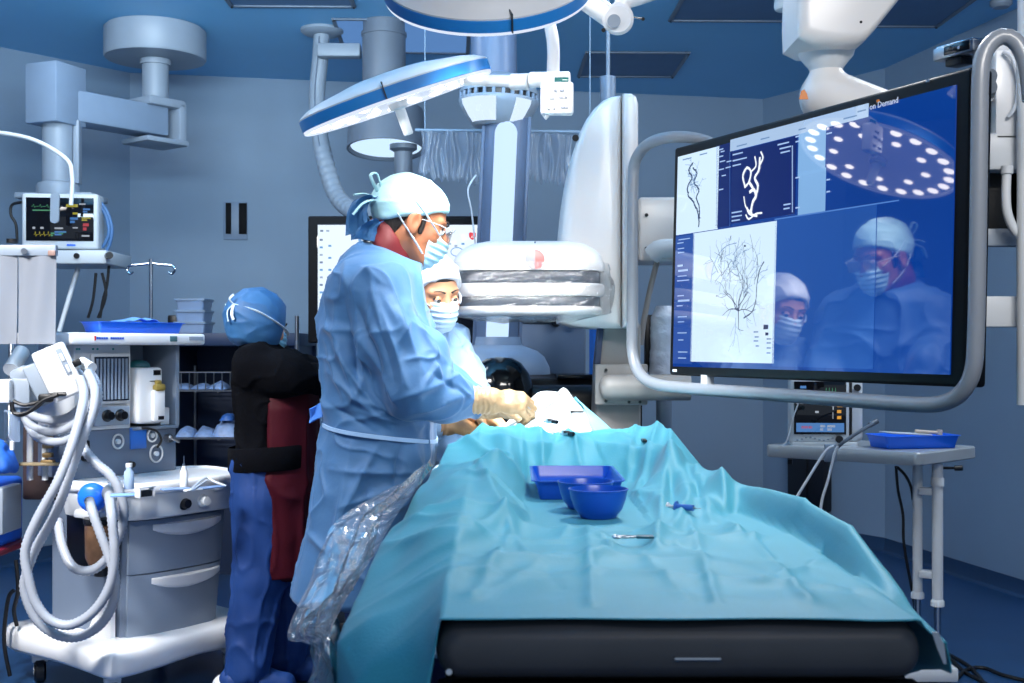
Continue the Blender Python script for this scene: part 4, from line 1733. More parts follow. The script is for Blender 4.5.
# brain vessels, large pane
c4 = cl(705, 240, 768, 330)
root = sl(739.5, 311)
for ang, ln, w in ((1.45, .10, .0062), (1.9, .10, .005), (2.35, .11, .0045), (1.1, .12, .0048), (.6, .09, .004), (2.7, .09, .0035)):
    vessel(root, ang, w, ln, 0, 3, .65, .55, c4)
vessel(root, -1.75, .006, .06, 0, 1, clip=cl(725, 300, 750, 345))
vessel(sl(737, 318), -1.6, .003, .09, 1, 1, clip=cl(725, 300, 750, 355))
for k in range(46):
    a = rv.random() * 6.28
    rr = math.sqrt(rv.random())
    vessel(sl(738 + 27 * rr * math.cos(a), 272 + 27 * rr * math.sin(a)), 1.2 + rv.gauss(0, .5), .0022 + .0012 * rv.random(), .03 + .05 * rv.random(), 1 if rv.random() < .6 else 0, 1, .6, .5, c4)
for pts, w in (([(765, 262), (761, 270), (758, 285), (757, 300), (753, 312), (745, 318)], .0036), ([(738, 243), (728, 246), (720, 254), (714, 268), (712, 282)], .0022), ([(731, 240), (732, 236)], .003)):
    q = spline([np.array([*sl(u, v), 0]) for u, v in pts], 6)[:, :2]
    for a, b in zip(q[:-1], q[1:]):
        stroke(a, b, w * (.7 + .6 * rv.random()), 1 if w < .003 else 0)
for u, v, s in ((746, 246, .006), (718, 296, .004), (767, 327, .014), (768, 334, .009)):
    p = sl(u, v)
    stroke(p - [s / 2, 0], p + [s / 2, 0], s, 0)
# side read-outs
for v in (240, 243.5, 249, 253, 266, 271, 276.5, 281, 296, 301, 306, 317, 322, 333, 340, 352, 358):
    u = 678 + rv.random() * 2
    a, b = sl(u, v), sl(u + 4 + 8 * rv.random(), v - .3)
    stroke(a, (b[0], a[1]), .0035 if v not in (266, 271, 301) else .007, 3)
for u, v in ((720, 150), (722, 152), (720, 157), (721, 162), (720, 170), (723, 176), (720, 190), (728, 162), (727, 168)):
    a = sl(u, v)
    stroke(a, a + [.018 + .01 * rv.random(), 0], .004, 3)
for u, v, L in ((734, 155, .05), (734, 161, .07), (734, 166, .04), (779, 145, .05), (781, 149, .05), (782, 153, .04), (733, 213, .05), (733, 217, .05), (733, 221, .04), (785, 205, .03), (785, 209, .025), (797, 137, .016), (797, 142, .016), (797, 178, .016), (797, 208, .016), (828, 134, .02), (828, 180, .012), (828, 192, .012)):
    a = sl(u, v)
    stroke(a, a + [L, 0], .0045, 3)
for u, v, L in ((738, 146.5, .05), (762, 139.5, .04), (800, 130, .03), (845, 119, .05), (859, 112, .03), (684, 160, .05), (701, 155, .04)):
    a = sl(u, v)
    stroke(a, a + [L, 0], .004, 1)
for u, v, L in ((755, 332, .02), (756, 337, .018), (755, 341, .02), (757, 346, .014), (768, 339, .02), (768, 343, .018), (768, 348, .018), (768, 353, .016)):
    a = sl(u, v)
    stroke(a, a + [L, 0], .004, 1)
for (p, q, w) in (((776, 219.5), (900, 198), .004), ((676, 365), (776, 370), .003), ((718, 146), (718, 226), .002), ((731, 152), (731, 226), .002)):
    a, b = sl(*p), sl(*q)
    if p[0] == 776:
        b = np.array([b[0], a[1]])
    if p[0] == 676:
        continue
    stroke(a, b, w, 4)
lines.build('screen_drawing', [glow('ink_dark', (46, 66, 112), .8), glow('ink_soft', (112, 148, 196), .9), glow('ink_white', (240, 248, 255), 1.1), glow('ink_pale', (170, 200, 245), .95), glow('ink_line', (90, 140, 220), .8)], t, 0)['kind'] = 'stuff'
mb = MB(MT)
p = sl(870.5, 108.5)
text_into(mb, 'on Demand', (p[0], -.0028, p[1] - .004), (1, 0, 0), (0, 0, 1), .022)
mb.build('screen_words', glow('words_white', (205, 220, 250), .9), t, 0)
# bezel details
mb = MB(MT)
p = sl(928.5, 80.5)
mb.cyl((p[0], .001, p[1]), (p[0], -.003, p[1]), .005, n=10)
mb.build('bezel_dot', MIDG, t)
mb = MB(MT)
p = sl(878, 101)
mb.cyl((p[0], .002, p[1]), (p[0], -.002, p[1]), .004, n=8)
mb.build('status_light', ORANGE, t)
mb = MB(MT)
p = sl(673, 370.5)
mb.box((p[0] + .012, -.001, p[1]), (.024, .003, .008), .001)
mb.build('maker_plate', OFFW, t)
# tubular bumper frame
TUBE = mat('bumper_tube', (126, 132, 140), .3, vary=.02)


def lp(u, v, off):
    x, z = sl(u, v, off)
    q = MC + MEX * x + MEZ * z + MN * off
    return q


pts = [lp(740, 175, -.16), lp(715, 146, -.13), lp(690, 137.5, -.07), lp(664, 138, -.01), lp(646, 146, .0), lp(635, 162, .0), lp(633, 190, .0), lp(632.5, 260, .0), lp(632, 330, .0), lp(633, 356, 0), lp(640, 374, 0), lp(655, 384, 0), lp(690, 388.5, 0),
       lp(760, 393.5, 0), lp(850, 400, 0), lp(915, 404.5, 0), lp(943, 403, 0), lp(962, 392, 0), lp(973, 370, 0), lp(976, 330, 0), lp(978, 230, 0), lp(979.5, 130, 0), lp(980.5, 75, 0), lp(985, 52, -.01), lp(996, 39, -.03), lp(1008, 37, -.05), lp(1019, 46, -.07), lp(1027, 66, -.08), lp(1031, 100, -.08)]
mb = MB()
mb.tube(resample(spline(pts, 6), .015), .0195, 18)
mb.build('bumper_frame', TUBE, t)
mb = MB(MT)
p, q = sl(702, 372), sl(702, 389)
mb.box(((p[0] + q[0]) / 2, .02, (p[1] + q[1]) / 2), (.034, .03, abs(p[1] - q[1])), .004)
p, q = sl(905, 383), sl(905, 402)
mb.build('frame_strut', OFFW, t)
# suspension joint behind the panel
sy = 3.5
sd = SDF(P(770, 128, sy) - [0, .2, 0], P(930, -20, sy) + [0, .25, 0], .008)
a, b = P(827, 97, sy), P(905, 130, 3.42)
sd.chain([a, b], [.080, .085], .02)
sd.chain([P(826, 68, sy), a], [.044, .05], .02)
sdf_object(sd, 'suspension_elbow', SHELL, t, it=2)
mb = MB()
q = P(813, 97, sy)
d = (b - a) / np.linalg.norm(b - a)
mb.tube(spline([a + d * -.02 + .0815 * (math.cos(w) * np.array([0, 1, 0]) + math.sin(w) * np.cross(d, [0, 1, 0])) for w in np.linspace(0, 2 * PI, 30)[:-1]], 2, True), .0025, 6, closed=True)
mb.build('elbow_seam', MIDG, t)
mb = MB()
mb.lathe([(.042, -.02), (.05, .0), (.078, .035), (.082, .05), (.078, .058), (.05, .06), (0, .06)], P(826, 68, sy), n=36)
mb.build('swivel_cup', OFFW, t)
mb = MB()
o_ = P(803.5, 98, sy) - [0, .088, 0]
mb.prism([(-.012, -.012), (.014, -.012), (.010, .004), (.002, .016), (-.006, .012)], P(803.5, 95, 3.428), (1, .0, 0), (0, 0, 1), -.004)
mb.build('warning_mark', ORANGE, t)
up = [(792, 44), (791, 20), (792, -6), (793, -30), (935, -50), (905, -10), (884, 16), (868, 36), (858, 47), (848, 51), (828, 52), (806, 51)]
front_loft(up, 3.36, 3.60, .035, 3.45, SHELL, 'suspension_arm', t)
mb = MB()
mb.cyl(P(861, 22, 3.358), P(861, 22, 3.365), .004, n=8)
mb.build('arm_screw', DARK, t)
mb = MB()
mb.lathe([(.03, .06), (.036, .0), (.032, -.012), (.0, -.014)], P(786, 6, 3.6), n=20)
mb.lathe([(.014, -.0145), (.0, -.016)], P(786, 6, 3.6), n=14)
mb.build('arm_stub', OFFW, t)
mb = MB()
q = P(880, -40, 3.5)
mb.cyl(q, (q[0], q[1], H - .001), .07, n=24)
mb.lathe([(.16, 0), (.16, -.03), (.08, -.05)], (q[0], q[1], H - .001), n=30)
mb.build('ceiling_post', SHELL, t)

# small silver camera on top of the monitor
t = thing('tracking_camera', 'small silver and black camera bar on top of the large monitor', 'camera', lp(960, 58, -.06))
ca, cb = lp(943, 57, -.05), lp(984, 46, -.05)
cd = (cb - ca) / np.linalg.norm(cb - ca)
CR = np.stack([cd, np.cross([0, 0, 1], cd) / np.linalg.norm(np.cross([0, 0, 1], cd)), np.cross(cd, np.cross([0, 0, 1], cd) / np.linalg.norm(np.cross([0, 0, 1], cd)))], 1)
Lc = np.linalg.norm(cb - ca)
mb = MB(frame((ca + cb) / 2, CR))
mb.box((0, 0, 0), (Lc, .07, .03), .005)
mb.build('body', STEEL, t)
mb = MB(frame((ca + cb) / 2, CR))
mb.box((Lc * .12, -.036, .002), (Lc * .62, .004, .022), .008)
mb.build('front_glass', GLOSSB, t)
mb = MB(frame((ca + cb) / 2, CR))
mb.cyl((Lc * .2, -.038, 0), (Lc * .2, -.041, 0), .004, n=8)
mb.box((0, 0, .017), (Lc * .9, .06, .005), .002)
mb.build('trim', CHROME, t)
mb = MB(frame((ca + cb) / 2, CR))
mb.box((-Lc * .1, .0, -.022), (.05, .04, .02), .003)
mb.build('bracket', DARK, t)

# monitor carrier right of the screen
t = thing('monitor_carrier', 'white and grey carrier post with brackets at the right edge', 'carrier', P(1008, 400, 3.0))
CY = 3.02
mb = MB()
mb.box2(P(996, 139, CY), P(1009, 55, CY + .05), .004)
mb.build('white_plate', WHITE, t)
mb = MB()
mb.box2(P(984, 155, CY + .03), P(998, 48, CY + .07), .004)
mb.build('grey_plate', GREYP, t)
mb = MB()
for v in (76, 87):
    mb.cyl(P(990, v, CY + .0), P(990, v, CY + .04), .018, n=16)
mb.box2(P(985, 101, CY + .02), P(997, 99, CY + .03))
mb.build('roller', STEEL, t)['kind'] = 'stuff'
mb = MB()
mb.box2(P(984, 170, CY), P(1030, 137, CY + .06), .008)
mb.build('upper_bracket', OFFW, t)
mb = MB()
mb.box2(P(980, 327, CY), P(1030, 297, CY + .05), .004)
mb.build('lower_bracket', OFFW, t)
mb = MB()
mb.box2(P(982, 246, CY + .04), P(1030, 230, CY + .08), .004)
mb.build('middle_bracket', GREYP, t)
mb = MB()
mb.box2(P(1009, 232, CY + .08), P(1060, 82, CY + .16), .006)
mb.box2(P(984, 232, CY + .08), P(1012, 170, CY + .16), .006)
mb.build('black_cover', BLACK, t)
mb = MB()
mb.cyl(P(1024, 405, CY - .03), P(1024, 40, CY - .03), .017, n=16)
mb.build('vertical_post', OFFW, t)
mb = MB()
mb.tube(spline([P(1007, 168, CY - .02), P(1006, 195, CY - .02), P(1008, 215, CY - .02), P(1016, 232, CY - .02), P(1026, 238, CY - .02)], 6), .0115, 12)
mb.cyl(P(1007, 166, CY - .02), P(1007, 174, CY - .02), .015, n=14)
mb.build('curved_handle', OFFW, t)
mb = MB()
mb.tube(spline([P(1003, 52, CY - .01), P(1012, 58, CY - .02), P(1018, 80, CY - .02), P(1016, 105, CY - .02), P(1008, 117, CY - .01)], 6), .005, 8)
mb.build('white_lead', WCABLE, t)
mb = MB()
mb.box(P(1001, 50, CY + .03), (.05, .05, .03), .006)
mb.build('top_cap', OFFW, t)
mb = MB()
q = P(1030, 60, CY + .05)
mb.cyl(q, (q[0], q[1], H - .001), .03, n=16)
mb.build('ceiling_post', OFFW, t)

# ------------------------------------------------------------------ anaesthetic machine (local frame: x along the drawer fronts, y into the machine)
A0 = np.array([-1.46, 4.45, 0.0])
AE1, AE2 = np.array([.6, .8, 0]), np.array([-.8, .6, 0])
AT = frame(A0, np.stack([AE1, AE2, [0, 0, 1]], 1))
t = am = thing('anaesthetic_machine', 'white and grey anaesthetic machine on castors with pale hoses, left', 'medical machine', A0 + AE1 * .25 + AE2 * .25)
MBODY = mat('machine_body', (104, 118, 138), .38, vary=.03)
MBODYL = mat('machine_body_light', (128, 142, 160), .4, vary=.03)
# base platform
mb = MB(AT)
outl = [(-.145, -.12), (-.11, -.155), (-.05, -.165), (.10, -.15), (.30, -.115), (.48, -.135), (.57, -.14), (.61, -.10), (.61, .0), (.59, .54), (.0, .60), (-.09, .58), (-.12, .50), (-.12, .2)]
outl = np.array(spline([np.array([*p, 0]) for p in outl], 4, True))[:, :2]
cen = outl.mean(0)
rings = []
for z, ins in ((.125, .015), (.132, .003), (.145, -.012), (.19, -.012), (.208, -.006), (.218, .008), (.222, .03)):
    d = outl - cen
    d /= np.linalg.norm(d, axis=1, keepdims=True)
    rings.append([(x, y, z) for x, y in outl - d * ins])
mb.loft(rings)
mb.build('base_platform', WHITE, t, 50)
for x, y in ((-.06, -.05), (.50, -.03), (.52, .45), (-.04, .45)):
    q = AT[:3, :3] @ [x, y, 0] + AT[:3, 3]
    mb = MB(frame(q, rot('Z', .4)))
    mb.cyl((-.022, 0, .05), (.022, 0, .05), .049, n=22, bevel=.008)
    o = mb.build('caster', DARK, t)
    mb = MB(frame(q, rot('Z', .4)))
    mb.cyl((-.0235, 0, .05), (.0235, 0, .05), .02, n=14)
    mb.box((0, .0, .095), (.06, .055, .03), .008)
    mb.build('caster_fork', OFFW, o)
# body
mb = MB(AT)
prof = []
for z in np.linspace(.20, .70, 9):
    k = (z - .2) / .5
    bow = .02 * math.sin(k * PI)
    x0, x1 = .02 + .0 * k, .47 + .035 * k
    y0 = .0 - .02 * k
    prof.append([(x0, y0 + .02, z), (x0 + .03, y0, z), (.15, y0 - .018, z), (.27, y0 - .022, z), (.4, y0 - .014, z), (x1 - .02, y0 + .004, z), (x1, y0 + .03, z), (x1, .46, z), (x0, .46, z)])
mb.loft(prof)
mb.build('body', MBODY, t, 30)


def drawer(z0, z1):
    mb = MB(AT)
    rings = []
    for z in np.linspace(z0, z1, 5):
        k = (z - .2) / .5
        y0 = -.02 * k
        x1 = .47 + .035 * k
        rings.append([(.035, y0 - .002, z), (.09, y0 - .022, z), (.15, y0 - .032, z), (.27, y0 - .036, z), (.4, y0 - .028, z), (x1 - .025, y0 - .006, z), (x1 - .025, y0 + .02, z), (.035, y0 + .02, z)])
    mb.loft(rings)
    o = mb.build('drawer', MBODYL, t, 30)
    mb = MB(AT)
    zc = z1 - .028
    k = (zc - .2) / .5
    n = 15
    rings = []
    for i in range(n):
        f = i / (n - 1)
        x = .12 + .335 * f
        y = np.interp(x, [.09, .15, .27, .4, .46], [-.022, -.032, -.036, -.028, -.01]) - .02 * k
        d = .03 * math.sin(PI * f) ** .6 + .003
        h = .012 + .032 * math.sin(PI * f) ** .8
        rings.append([(x, y + .003, zc + .012), (x, y - d, zc + .010), (x, y - d, zc + .002), (x, y - d * .6, zc - h * .7), (x, y + .003, zc - h)])
    mb.loft(rings)
    mb.build('handle', WHITE, o, 35)


drawer(.205, .452)
drawer(.457, .655)
# worktop with a bowed front
mb = MB(AT)
wo = [(-.06, -.03), (-.02, -.10), (.12, -.14), (.3, -.135), (.5, -.10), (.575, -.04), (.585, .03), (.56, .30), (-.04, .30), (-.07, .12)]
wo = np.array(spline([np.array([*p, 0]) for p in wo], 4, True))[:, :2]
cen = wo.mean(0)
d = wo - cen
d /= np.linalg.norm(d, axis=1, keepdims=True)
rings = [[(x, y, z) for x, y in wo - d * ins] for z, ins in ((.765, .012), (.770, .003), (.78, 0), (.795, 0), (.804, .004), (.808, .014), (.800, .022), (.800, .05))]
mb.loft(rings)
mb.build('worktop', WHITE, t, 50)
mb = MB(AT)
rings = [[(x, y, z) for x, y in wo - d * ins] for z, ins in ((.668, .05), (.675, .035), (.764, .02), (.765, .03))]
mb.loft(rings)
mb.build('front_panel', OFFW, t, 50)
for x, m in ((.21, DARK), (.30, OFFW)):
    mb = MB(AT)
    mb.lathe([(.026, 0), (.026, .006), (.019, .010), (.017, .03), (.0, .031)], (x, -.108, .715), rot('X', PI / 2), 20)
    mb.build('dial', m, t)
mb = MB(AT)
mb.box((.36, -.112, .79), (.09, .03, .03), .01)
mb.box((.37, -.118, .765), (.05, .02, .03), .008)
mb.build('side_clip', OFFW, t)
# upper cabinet
UY = .25
mb = MB(AT)
mb.box2((-.02, UY, .80), (.452, UY + .25, .985), .004)
mb.build('gauge_panel', MBODY, t)
mb = MB(AT)
mb.box2((-.02, UY, .985), (.232, UY + .25, 1.318), .006)
mb.build('ventilator_cabinet', OFFW, t)
mb = MB(AT)
mb.box2((.435, UY - .02, .985), (.455, UY + .27, 1.318), .004)
mb.box2((.232, UY + .20, .985), (.435, UY + .25, 1.318))
mb.box2((.232, UY - .015, .975), (.455, UY + .25, .988), .003)
mb.build('bay', MBODYL, t)
mb = MB(AT)
mb.box2((.045, UY - .014, 1.085), (.222, UY + .004, 1.282), .004)
mb.build('bellows_frame', OFFW, t)
mb = MB(AT)
mb.box2((.058, UY - .017, 1.097), (.212, UY - .010, 1.27))
bw_ = mb.build('bellows_window', mat('bellows_window', (44, 56, 74), .15), t)
for k in range(9):
    mb = MB(AT)
    mb.cyl((.068 + k * .0165, UY - .018, 1.103), (.068 + k * .0165, UY - .018, 1.262), .005, n=8)
    o = mb.build('bellows_rib', mat('bellows_rib', (134, 150, 170), .3), bw_)
mb = MB(AT)
mb.box2((.055, UY - .02, 1.0), (.215, UY - .0, 1.075), .006)
mb.build('knob_panel', GREYP, t)
for x in (.11, .17):
    mb = MB(AT)
    mb.lathe([(.024, 0), (.024, .004), (.018, .008), (.016, .03), (.0, .031)], (x, UY - .02, 1.04), rot('X', PI / 2), 20)
    mb.build('knob', DARK, t)
mb = MB(AT)
mb.tube([(.0 + .03 * math.cos(w), UY - .012, 1.225 + .035 * math.sin(w)) for w in np.linspace(0, 2 * PI, 24)[:-1]], .006, 8, closed=True)
mb.build('gauge_ring', DARK, t)
mb = MB(AT)
for x in (-.01, .0, .06, .08, .15):
    mb.cyl((x, UY - .004, 1.30), (x, UY + .002, 1.30), .004, n=8)
mb.build('indicator', TEALC, t)['kind'] = 'stuff'
# vaporiser in the bay
mb = MB(AT)
mb.box2((.245, UY - .03, 1.0), (.365, UY + .14, 1.225), .014, 3)
vp = mb.build('vaporiser', WHITE, t)
mb = MB(AT)
mb.lathe([(.044, 0), (.046, .006), (.044, .016), (.034, .024), (.02, .03), (.0, .032)], (.305, UY + .05, 1.224), n=28)
mb.build('dial_cap', mat('dark_teal_cap', (18, 84, 96), .4), vp)
mb = MB(AT)
mb.box2((.305, UY - .052, 1.01), (.360, UY - .029, 1.135), .006)
mb.build('filler_block', WHITE, vp)
mb = MB(AT)
mb.box((.335, UY - .045, 1.145), (.05, .03, .03), .01)
mb.box((.328, UY - .047, 1.165), (.025, .02, .02), .006)
mb.build('filler_cap', mat('yellow_cap', (140, 122, 60), .4), vp)
mb = MB(AT)
mb.box2((.318, UY - .032, 1.195), (.352, UY - .028, 1.215))
mb.box2((.30, UY - .032, 1.172), (.345, UY - .0285, 1.169))
mb.box2((.325, UY - .054, 1.015), (.352, UY - .05, 1.03))
mb.build('marking', DARK, vp)['kind'] = 'stuff'
mb = MB(AT)
mb.box2((.375, UY + .0, .99), (.42, UY + .1, 1.06), .004)
mb.build('side_box', OFFW, t)
# top shelf
mb = MB(AT)
mb.box2((-.10, UY - .10, 1.316), (.525, UY + .30, 1.362), .012, 3)
mb.build('top_shelf', WHITE, t)
mb = MB(AT)
y = UY - .102
mb.box2((.00, y, 1.332), (.006, y + .004, 1.35))
mb.build('emblem', RED, t)
mb = MB(AT)
text_into(mb, 'medical', (.012, y + .001, 1.337), (1, 0, 0), (0, 0, 1), .016) if False else None
for k, x in enumerate(np.linspace(.013, .125, 12)):
    if k == 5:
        continue
    mb.box((x, y + .001, 1.341), (.007, .003, .008))
mb.build('worn_lettering', BLUED, t)['kind'] = 'stuff'
mb = MB(AT)
mb.box2((.345, y, 1.33), (.38, y + .003, 1.352), .001)
mb.build('label_plate', mat('green_label', (70, 110, 120), .4), t)
mb = MB(AT)
mb.box2((.44, y, 1.335), (.51, y + .003, 1.35))
mb.build('label_plate', GREYP, t)
mb = MB(AT)
mb.box((-.13, UY - .05, 1.336), (.07, .08, .05), .01)
mb.build('shelf_end', GREYP, t)
# fittings on the gauge panel
for x, z, r in ((.17, .935, .024), (.35, .875, .030), (.33, .95, .022)):
    mb = MB(AT)
    mb.tube([(x + r * math.cos(w), UY - .006, z + r * 1.15 * math.sin(w)) for w in np.linspace(0, 2 * PI, 22)[:-1]], .004, 6, closed=True)
    mb.cyl((x, UY + .0, z), (x, UY - .012, z), .010, n=12)
    mb.build('gauge', OFFW, t)
mb = MB(AT)
mb.box2((.225, UY - .012, .90), (.30, UY + .0, .985), .004)
mb.build('blue_label', mat('blue_label', (45, 105, 190), .4), t)
mb = MB(AT)
mb.cyl((.405, UY, .935), (.405, UY - .03, .935), .018, n=16)
mb.box((.42, UY - .035, .93), (.05, .012, .014), .004, R=rot('Y', .5))
mb.build('lever_tap', STEEL, t)
mb = MB(AT)
mb.cyl((.02, UY, .88), (.02, UY - .02, .88), .012, n=12)
mb.box((.02, UY - .02, .92), (.02, .02, .06), .006)
mb.cyl((.23, UY, .84), (.23, UY - .02, .84), .012, n=12)
mb.build('black_valve', DARK, t)
mb = MB(AT)
mb.tube(spline([(.27, UY - .02, .985), (.33, UY - .03, .97), (.36, UY - .025, .93), (.35, UY - .01, .9)], 6), .005, 8)
mb.build('gas_hose', CABLE, t)
# left side of the body: dark recess, canister, ports
mb = MB(AT)
mb.box2((-.002, .10, .45), (.03, .34, .72), .02)
mb.build('side_recess', DARK, t)
mb = MB(AT)
mb.lathe([(.0, -.11), (.045, -.105), (.06, -.07), (.062, .05), (.05, .06), (.0, .06)], (-.035, .05, .60), n=26)
mb.build('absorber_canister', mat('amber_canister', (98, 74, 56), .3, vary=.3, vscale=20), t)
mb = MB(AT)
mb.lathe([(.066, .0), (.068, .02), (.0, .03)], (-.035, .05, .655), n=26)
mb.build('canister_lid', DARK, t)
mb = MB(AT)
mb.lathe([(.03, -.14), (.03, -.10), (.0, -.10)], (-.035, .05, .60), n=16)
mb.build('canister_valve', DARK, t)
mb = MB(AT)
mb.box2((-.06, .02, .665), (.0, .2, .70), .008)
mb.build('port_block', OFFW, t)
mb = MB(AT)
mb.prism([(0, 0), (.16, 0), (0, .26)], (-.012, .03, .208), (0, 1, 0), (0, 0, 1), .02)
mb.build('side_fin', WHITE, t)
p1 = P(88, 499, 4.32)
mb = MB()
mb.lathe([(.052, 0), (.054, .012), (.048, .03), (.034, .04), (.0, .042)], p1 + [0, .055, .0], rot('X', PI / 2), 28)
mb.build('blue_port', BLUEP, t)
p2 = P(109, 494, 4.30)
mb = MB()
mb.lathe([(.034, 0), (.034, .02), (.026, .03), (.0, .032)], p2 + [0, .04, .0], rot('X', PI / 2), 22)
mb.build('white_port', OFFW, t)
# lit rack behind the hoses: flow tubes and brown vessel
mb = MB()
mb.box2(P(22, 500, 4.75), P(80, 425, 4.8), .01)
mb.build('flow_block', mat('brown_block', (58, 46, 46), .5, vary=.3, vscale=15), t)
for u in (30, 45):
    mb = MB()
    mb.cyl(P(u, 480, 4.62), P(u, 425, 4.62), .012, n=12)
    mb.build('flow_tube', OFFW, t)
for v in (437, 446, 455, 462):
    mb = MB()
    mb.box(P(48, v, 4.6), (.05 - (v % 3) * .006, .03, .018), .005)
    mb.build('brass_fitting', mat('brass', (150, 125, 85), .35, .7), t)
mb = MB()
mb.box(P(40, 464, 4.58), (.16, .05, .01), .003)
mb.build('flow_shelf', mat('brass'.replace('brass', 'dull_brass'), (140, 125, 95), .4), t)

# corrugated breathing hoses
HOSE = mat('hose_plastic', (158, 165, 176), .35, vary=.04)


def hose(pts, r=.0165):
    pth = resample(spline([P(u, v, Y) for u, v, Y in pts], 8), .0075)
    k = np.arange(len(pth))
    mb = MB()
    mb.tube(pth, r * (.92 + .18 * (k % 2)), 12)
    return mb.build('breathing_hose', HOSE, am, 80)


hose([(89, 500, 4.26), (92, 510, 4.2), (99, 530, 4.18), (108, 553, 4.17), (115, 578, 4.16), (113, 603, 4.16), (100, 625, 4.17), (78, 637, 4.18), (55, 634, 4.18), (35, 617, 4.18), (25, 592, 4.18), (26, 575, 4.18), (36, 548, 4.18), (52, 520, 4.18), (64, 492, 4.18), (74, 462, 4.2), (84, 435, 4.22), (93, 410, 4.25), (95, 390, 4.28), (88, 372, 4.34)])
hose([(109, 495, 4.26), (111, 510, 4.14), (114, 540, 4.12), (114, 565, 4.12), (108, 590, 4.12), (92, 613, 4.12), (70, 625, 4.12), (50, 620, 4.12), (36, 603, 4.12), (29, 580, 4.12), (25, 555, 4.12), (30, 535, 4.12), (42, 510, 4.12), (57, 483, 4.12), (70, 450, 4.15), (79, 420, 4.2), (84, 395, 4.26), (80, 378, 4.32)])
hose([(58, 520, 4.42), (62, 545, 4.36), (72, 566, 4.32), (88, 571, 4.3), (104, 562, 4.28), (117, 540, 4.26), (124, 515, 4.25), (120, 492, 4.24), (110, 475, 4.24), (98, 465, 4.25), (86, 452, 4.27), (80, 440, 4.3)])
hose([(24, 408, 4.5), (34, 416, 4.45), (52, 420, 4.42), (70, 416, 4.4), (84, 402, 4.4), (88, 385, 4.42), (80, 372, 4.46)], .015)
hose([(22, 414, 4.52), (32, 426, 4.45), (50, 432, 4.4), (68, 428, 4.36), (84, 415, 4.34), (93, 395, 4.36), (88, 376, 4.4)], .015)
hose([(26, 420, 4.5), (36, 436, 4.42), (54, 442, 4.36), (72, 438, 4.32), (88, 424, 4.3), (98, 400, 4.3), (95, 380, 4.34), (84, 366, 4.4)], .015)

# tilted white gauge box on its arm
gc = P(54, 374, 4.36)
t = thing('pressure_display', 'tilted white display box on an arm above the pale hoses', 'display box', gc - [0, 0, .12])
GR = rot('Z', .35) @ rot('Y', math.radians(-24))
GT = frame(gc, GR)
mb = MB(GT)
mb.box((.018, 0, 0), (.12, .12, .195), .012, 3)
mb.build('front_case', WHITE, t)
mb = MB(GT)
mb.box((-.065, .012, -.012), (.05, .10, .155), .01)
mb.build('rear_case', GREYP, t)
mb = MB(GT)
mb.box((.050, -.062, .028), (.020, .004, .10), .002)
mb.build('scale_window', GREYP, t)
mb = MB(GT)
mb.box((.050, -.065, .045), (.012, .003, .03), .001)
mb.box((.052, -.065, .0), (.010, .003, .03), .001)
mb.build('scale_mark', OFFW, t)
mb = MB(GT)
mb.box((.088, -.045, .005), (.03, .03, .024), .004)
mb.build('hose_clip', DARK, t)
mb = MB()
mb.cyl(P(82, 362, 4.4), P(92, 368, 4.36), .02, n=16)
mb.build('outlet', OFFW, t)
mb = MB()
mb.box(P(8, 391, 4.45), (.045, .08, .088), .008)
mb.cyl(P(11, 370, 4.5), P(22, 352, 4.6), .03, n=16)
mb.build('arm_clamp', OFFW, t)
mb = MB()
mb.box2(P(9, 408, 4.44), P(36, 378, 4.5), .008)
mb.box(P(22, 375, 4.48), (.08, .06, .06), .02, R=rot('Y', -.4))
mb.build('arm', GREYP, t)
mb = MB()
mb.cyl(P(9, 440, 4.5), P(12, 345, 4.62), .012, n=10)
mb.build('arm_post', STEEL, t)
for k, pts in enumerate(([(12, 402), (14, 413), (28, 412), (44, 400), (58, 395)], [(10, 403), (18, 415), (34, 409), (48, 397)], [(13, 401), (24, 405), (38, 402), (50, 395), (66, 394)])):
    mb = MB()
    mb.tube(spline([P(u, v, 4.28 + .01 * k) for u, v in pts], 6), .007, 8)
    mb.build('cable', CABLE, t)
mb = MB()
mb.box(P(46, 398, 4.29), (.05, .03, .03), .008)
mb.build('cable_boot', BLACK, t)

# drainage bag and blue bundles, far left
t = thing('drip_bag', 'clear fluid bag hanging below the tilted display box', 'fluid bag', P(11, 440, 4.3))
uu, vv = np.meshgrid(np.linspace(0, 1, 12), np.linspace(0, 1, 14), indexing='ij')
a, b = P(4, 410, 4.3), P(20, 442, 4.3)
A = np.stack([a[0] + (b[0] - a[0]) * uu, 4.3 - .015 * np.sin(uu * PI) * np.sin(vv * PI) ** .5, a[2] + (b[2] - a[2]) * vv], -1)
B = A.copy()
B[..., 1] = 8.6 - A[..., 1]
mb = MB()
mb.grid(A)
mb.grid(B[::-1])
mb.build('bag', film('bag_film', (170, 190, 215), .45, .12, .8), t)
mb = MB()
mb.cyl(P(12, 442, 4.3), P(12, 450, 4.3), .008, n=10)
mb.build('outlet', OFFW, t)
mb = MB()
mb.tube([P(11, 411, 4.3), P(10, 400, 4.3)], .004, 6)
mb.build('hook', STEEL, t)
BLUEC = mat('blue_cloth', (24, 92, 190), .7, vary=.12, vscale=12, bump=.3, bscale=20)
sd = SDF(P(-24, 482, 4.5) - [0, .14, 0], P(26, 440, 4.5) + [0, .14, 0], .008)
sd.ball(P(0, 460, 4.5), (.045, .06, .04)).ball(P(8, 466, 4.48), (.03, .05, .028)).ball(P(-6, 452, 4.5), (.04, .05, .04))
o = sdf_object(sd, 'blue_bundle', BLUEC, None, disp=lambda v: .012 * vnoise(v, 22, 2) + .008 * ridged(v, 26, 4))
tag(o, 'blue cloth bundle at the left edge, above the blue bin', 'cloth bundle')
t = thing('blue_bin', 'blue bin with a red rim on a pole trolley at the left edge', 'bin', P(2, 560, 4.6))
